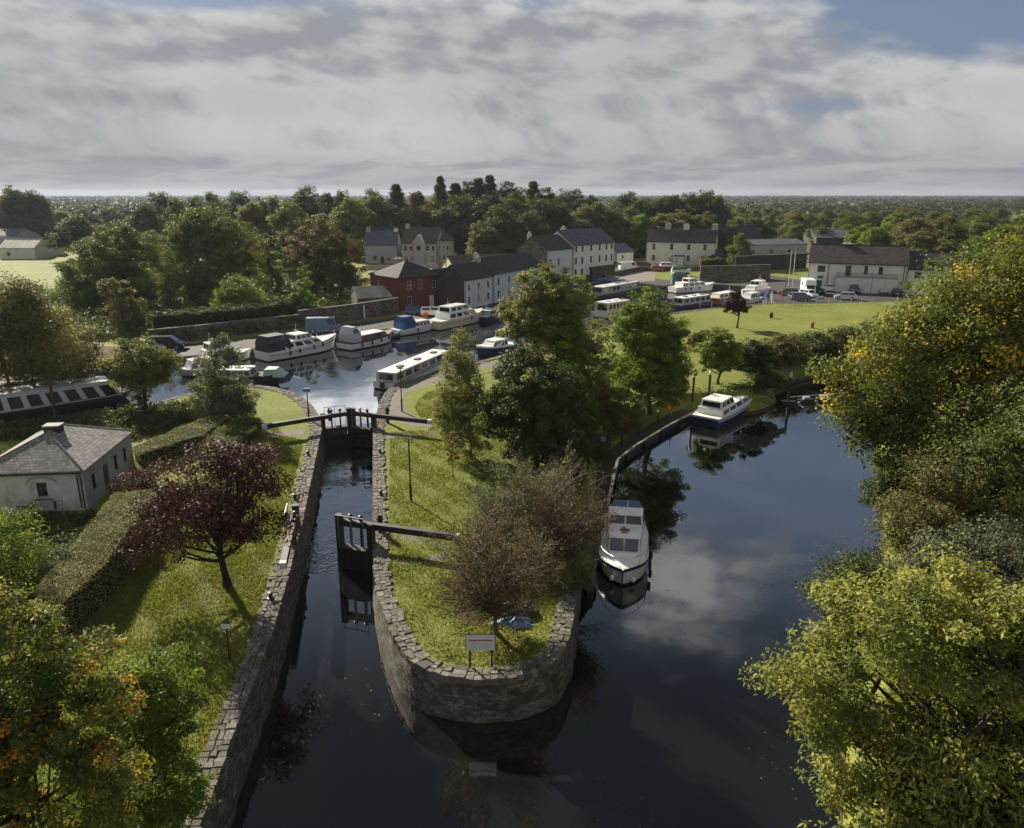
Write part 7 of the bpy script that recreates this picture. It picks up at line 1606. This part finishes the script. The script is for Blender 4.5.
# playground bits, litter bins, fence posts by the car park
x, y = G(776, 303); sw = thing('swing_frame', 'red and white swing frame on the edge of the car park', 'swing', (x, y, 0))
for sx in (-1, 1):
    for sy in (-.8, .8): part('leg', one('tube', [(sx*1.1, sy, 0), (sx*.9, 0, 2.3)], .06, 'frame_white' if sx < 0 else 'orange', 6), sw)
part('top_bar', one('tube', [(-1, 0, 2.3), (1, 0, 2.3)], .07, 'red', 6), sw); part('swing_seat', one('box', -.3, .3, -.12, .12, .5, .55, 'black'), sw)
x, y = G(766, 300); sl = thing('slide', 'blue playground slide left of the swing frame', 'slide', (x, y, 0), .9); q = MB(); q.beam((-1.5, 0, .2), (.6, 0, 1.9), .6, .08, 'canvas_blue'); part('chute', q, sl); q = MB(); q.beam((.7, 0, 1.85), (1.3, 0, 0), .5, .06, 'galv'); part('ladder', q, sl)
x, y = G(834, 302); sl2 = thing('seesaw', 'pale blue seesaw plank in front of the camper van', 'seesaw', (x-3.4, y, 0), .5); part('plank', one('beam', (-1.6, 0, .35), (1.6, 0, 1.0), .35, .08, 'canvas_slate'), sl2); part('pivot', one('box', -.15, .15, -.2, .2, 0, .6, 'galv'), sl2)
for px, rw, m_, lab in [(771, 318, 'black', 'small dark litter bin standing on the sunlit green'), (812, 328, 'red', 'small red litter bin on the green near the riverbank bushes')]:
    x, y = G(px, rw); t = thing('litter_bin', lab, 'bin', (x, y, 0)); q = MB(); q.lathe([(.25, 0), (.32, .7), (.34, .72), (.34, .8), (.1, .95), (0, .96)], m_, 10); part('body', q, t); q = MB(); q.lathe([(.36, .70), (.37, .74), (.36, .78)], 'galv', 10); part('rim_band', q, t)
fp = thing('post_and_rail_fence', 'thin pale post fence between the green and the car park', 'fence', (*G(700, 307.5), 0)); P0 = Vector(G(700, 307.5)); pts = [Vector(G(a, r)) for a, r in ((700, 307.5), (735, 306), (770, 306.5), (805, 306), (840, 304.5), (872, 303))]
fr = resample(pts, 2.2)
for p in fr: part('post', one('box', p.x-P0.x-.05, p.x-P0.x+.05, p.y-P0.y-.05, p.y-P0.y+.05, 0, 1.1, 'galv'), fp)
q = MB()
for a, e in zip(fr[:-1], fr[1:]):
    for z in (.55, 1.0): q.beam((a.x-P0.x, a.y-P0.y, z), (e.x-P0.x, e.y-P0.y, z), .03, .05, 'galv')
part('rails', q, fp)
kk = thing('kiosk', 'dark teal kiosk with a green roof by the slipway', 'kiosk', (*G(678, 284), 0)); part('walls', one('box', -1.6, 1.6, -1.2, 1.2, 0, 2.2, 'teal'), kk); q = MB(); q.taper(-1.8, 1.8, 1.4, 1.4, 2.203, 2.8, .9, .9, 1.0, 'boat_green'); part('roof', q, kk); part('hatch', one('box', -.7, .7, -1.23, -1.202, .9, 1.8, 'black'), kk)
kk = thing('boat_tarpaulin', 'green covered small boat on a trailer before the farmhouse', 'boat', (*G(681, 276), 0)); q, tp = hull(5.0, 1.9, .8, .3, ('black', 'gelcoat', 'gelcoat')); 
for i, v_ in enumerate(q.v): q.v[i] = (v_[0]-2.5, v_[1], v_[2]+.75)
part('hull', q, kk); q = MB(); q.taper(-2.5, 1.5, .95, .6, 1.6, 2.3, .3, 1.0, .5, 'boat_green'); part('cover', q, kk); q = MB(); q.box(-1.8, 2.6, -.5, .5, .35, .42, 'galv'); part('trailer_frame', q, kk)
for sg in (-1, 1): q = MB(); q.tube([(-.4, sg*.75-.1, .32), (-.4, sg*.75+.1, .32)], .32, 'rubber', 10); part('wheel', q, kk)
x, y = G(833, 289); gk = thing('play_hut', 'bright green upright bottle bank beside the white pick-up', 'recycling bank', (x, y, 0)); gk.name = 'recycling_bank'; q = MB(); q.lathe([(.9, 0), (1.0, .2), (1.0, 1.3), (.6, 1.8), (0, 1.9)], 'green_box', 10); part('body', q, gk); q = MB(); q.tube([(0, -.98, 1.15), (0, -1.04, 1.15)], .16, 'black', 8); part('slot', q, gk)
x, y = G(826, 288.5); gk = thing('skip', 'dark red skip left of the green bottle bank', 'skip', (x, y, 0)); q = MB(); q.taper(-1.0, 1.0, .7, .7, .05, 1.2, -.4, -.4, -.1, 'boat_red'); part('body', q, gk); q = MB(); q.box(-1.45, 1.45, -.83, .83, 1.203, 1.28, 'car_red'); part('rim', q, gk)
# ------------------------------------------------------------------ air
hz = MB(); hz.box(-6000, 6000, -80, 5600, -8, 42, 'black'); hm, nt, out = newmat('haze')
pv = nt.new('ShaderNodeVolumePrincipled'); pv.inputs['Color'].default_value = (0.56, 0.64, 0.78, 1); pv.inputs['Density'].default_value = 0.00008; pv.inputs['Anisotropy'].default_value = 0.3
nt.l.new(pv.outputs[0], out.inputs['Volume']); ho = hz.build('haze'); ho.data.materials.clear(); ho.data.materials.append(hm); tag(ho, kind='stuff')
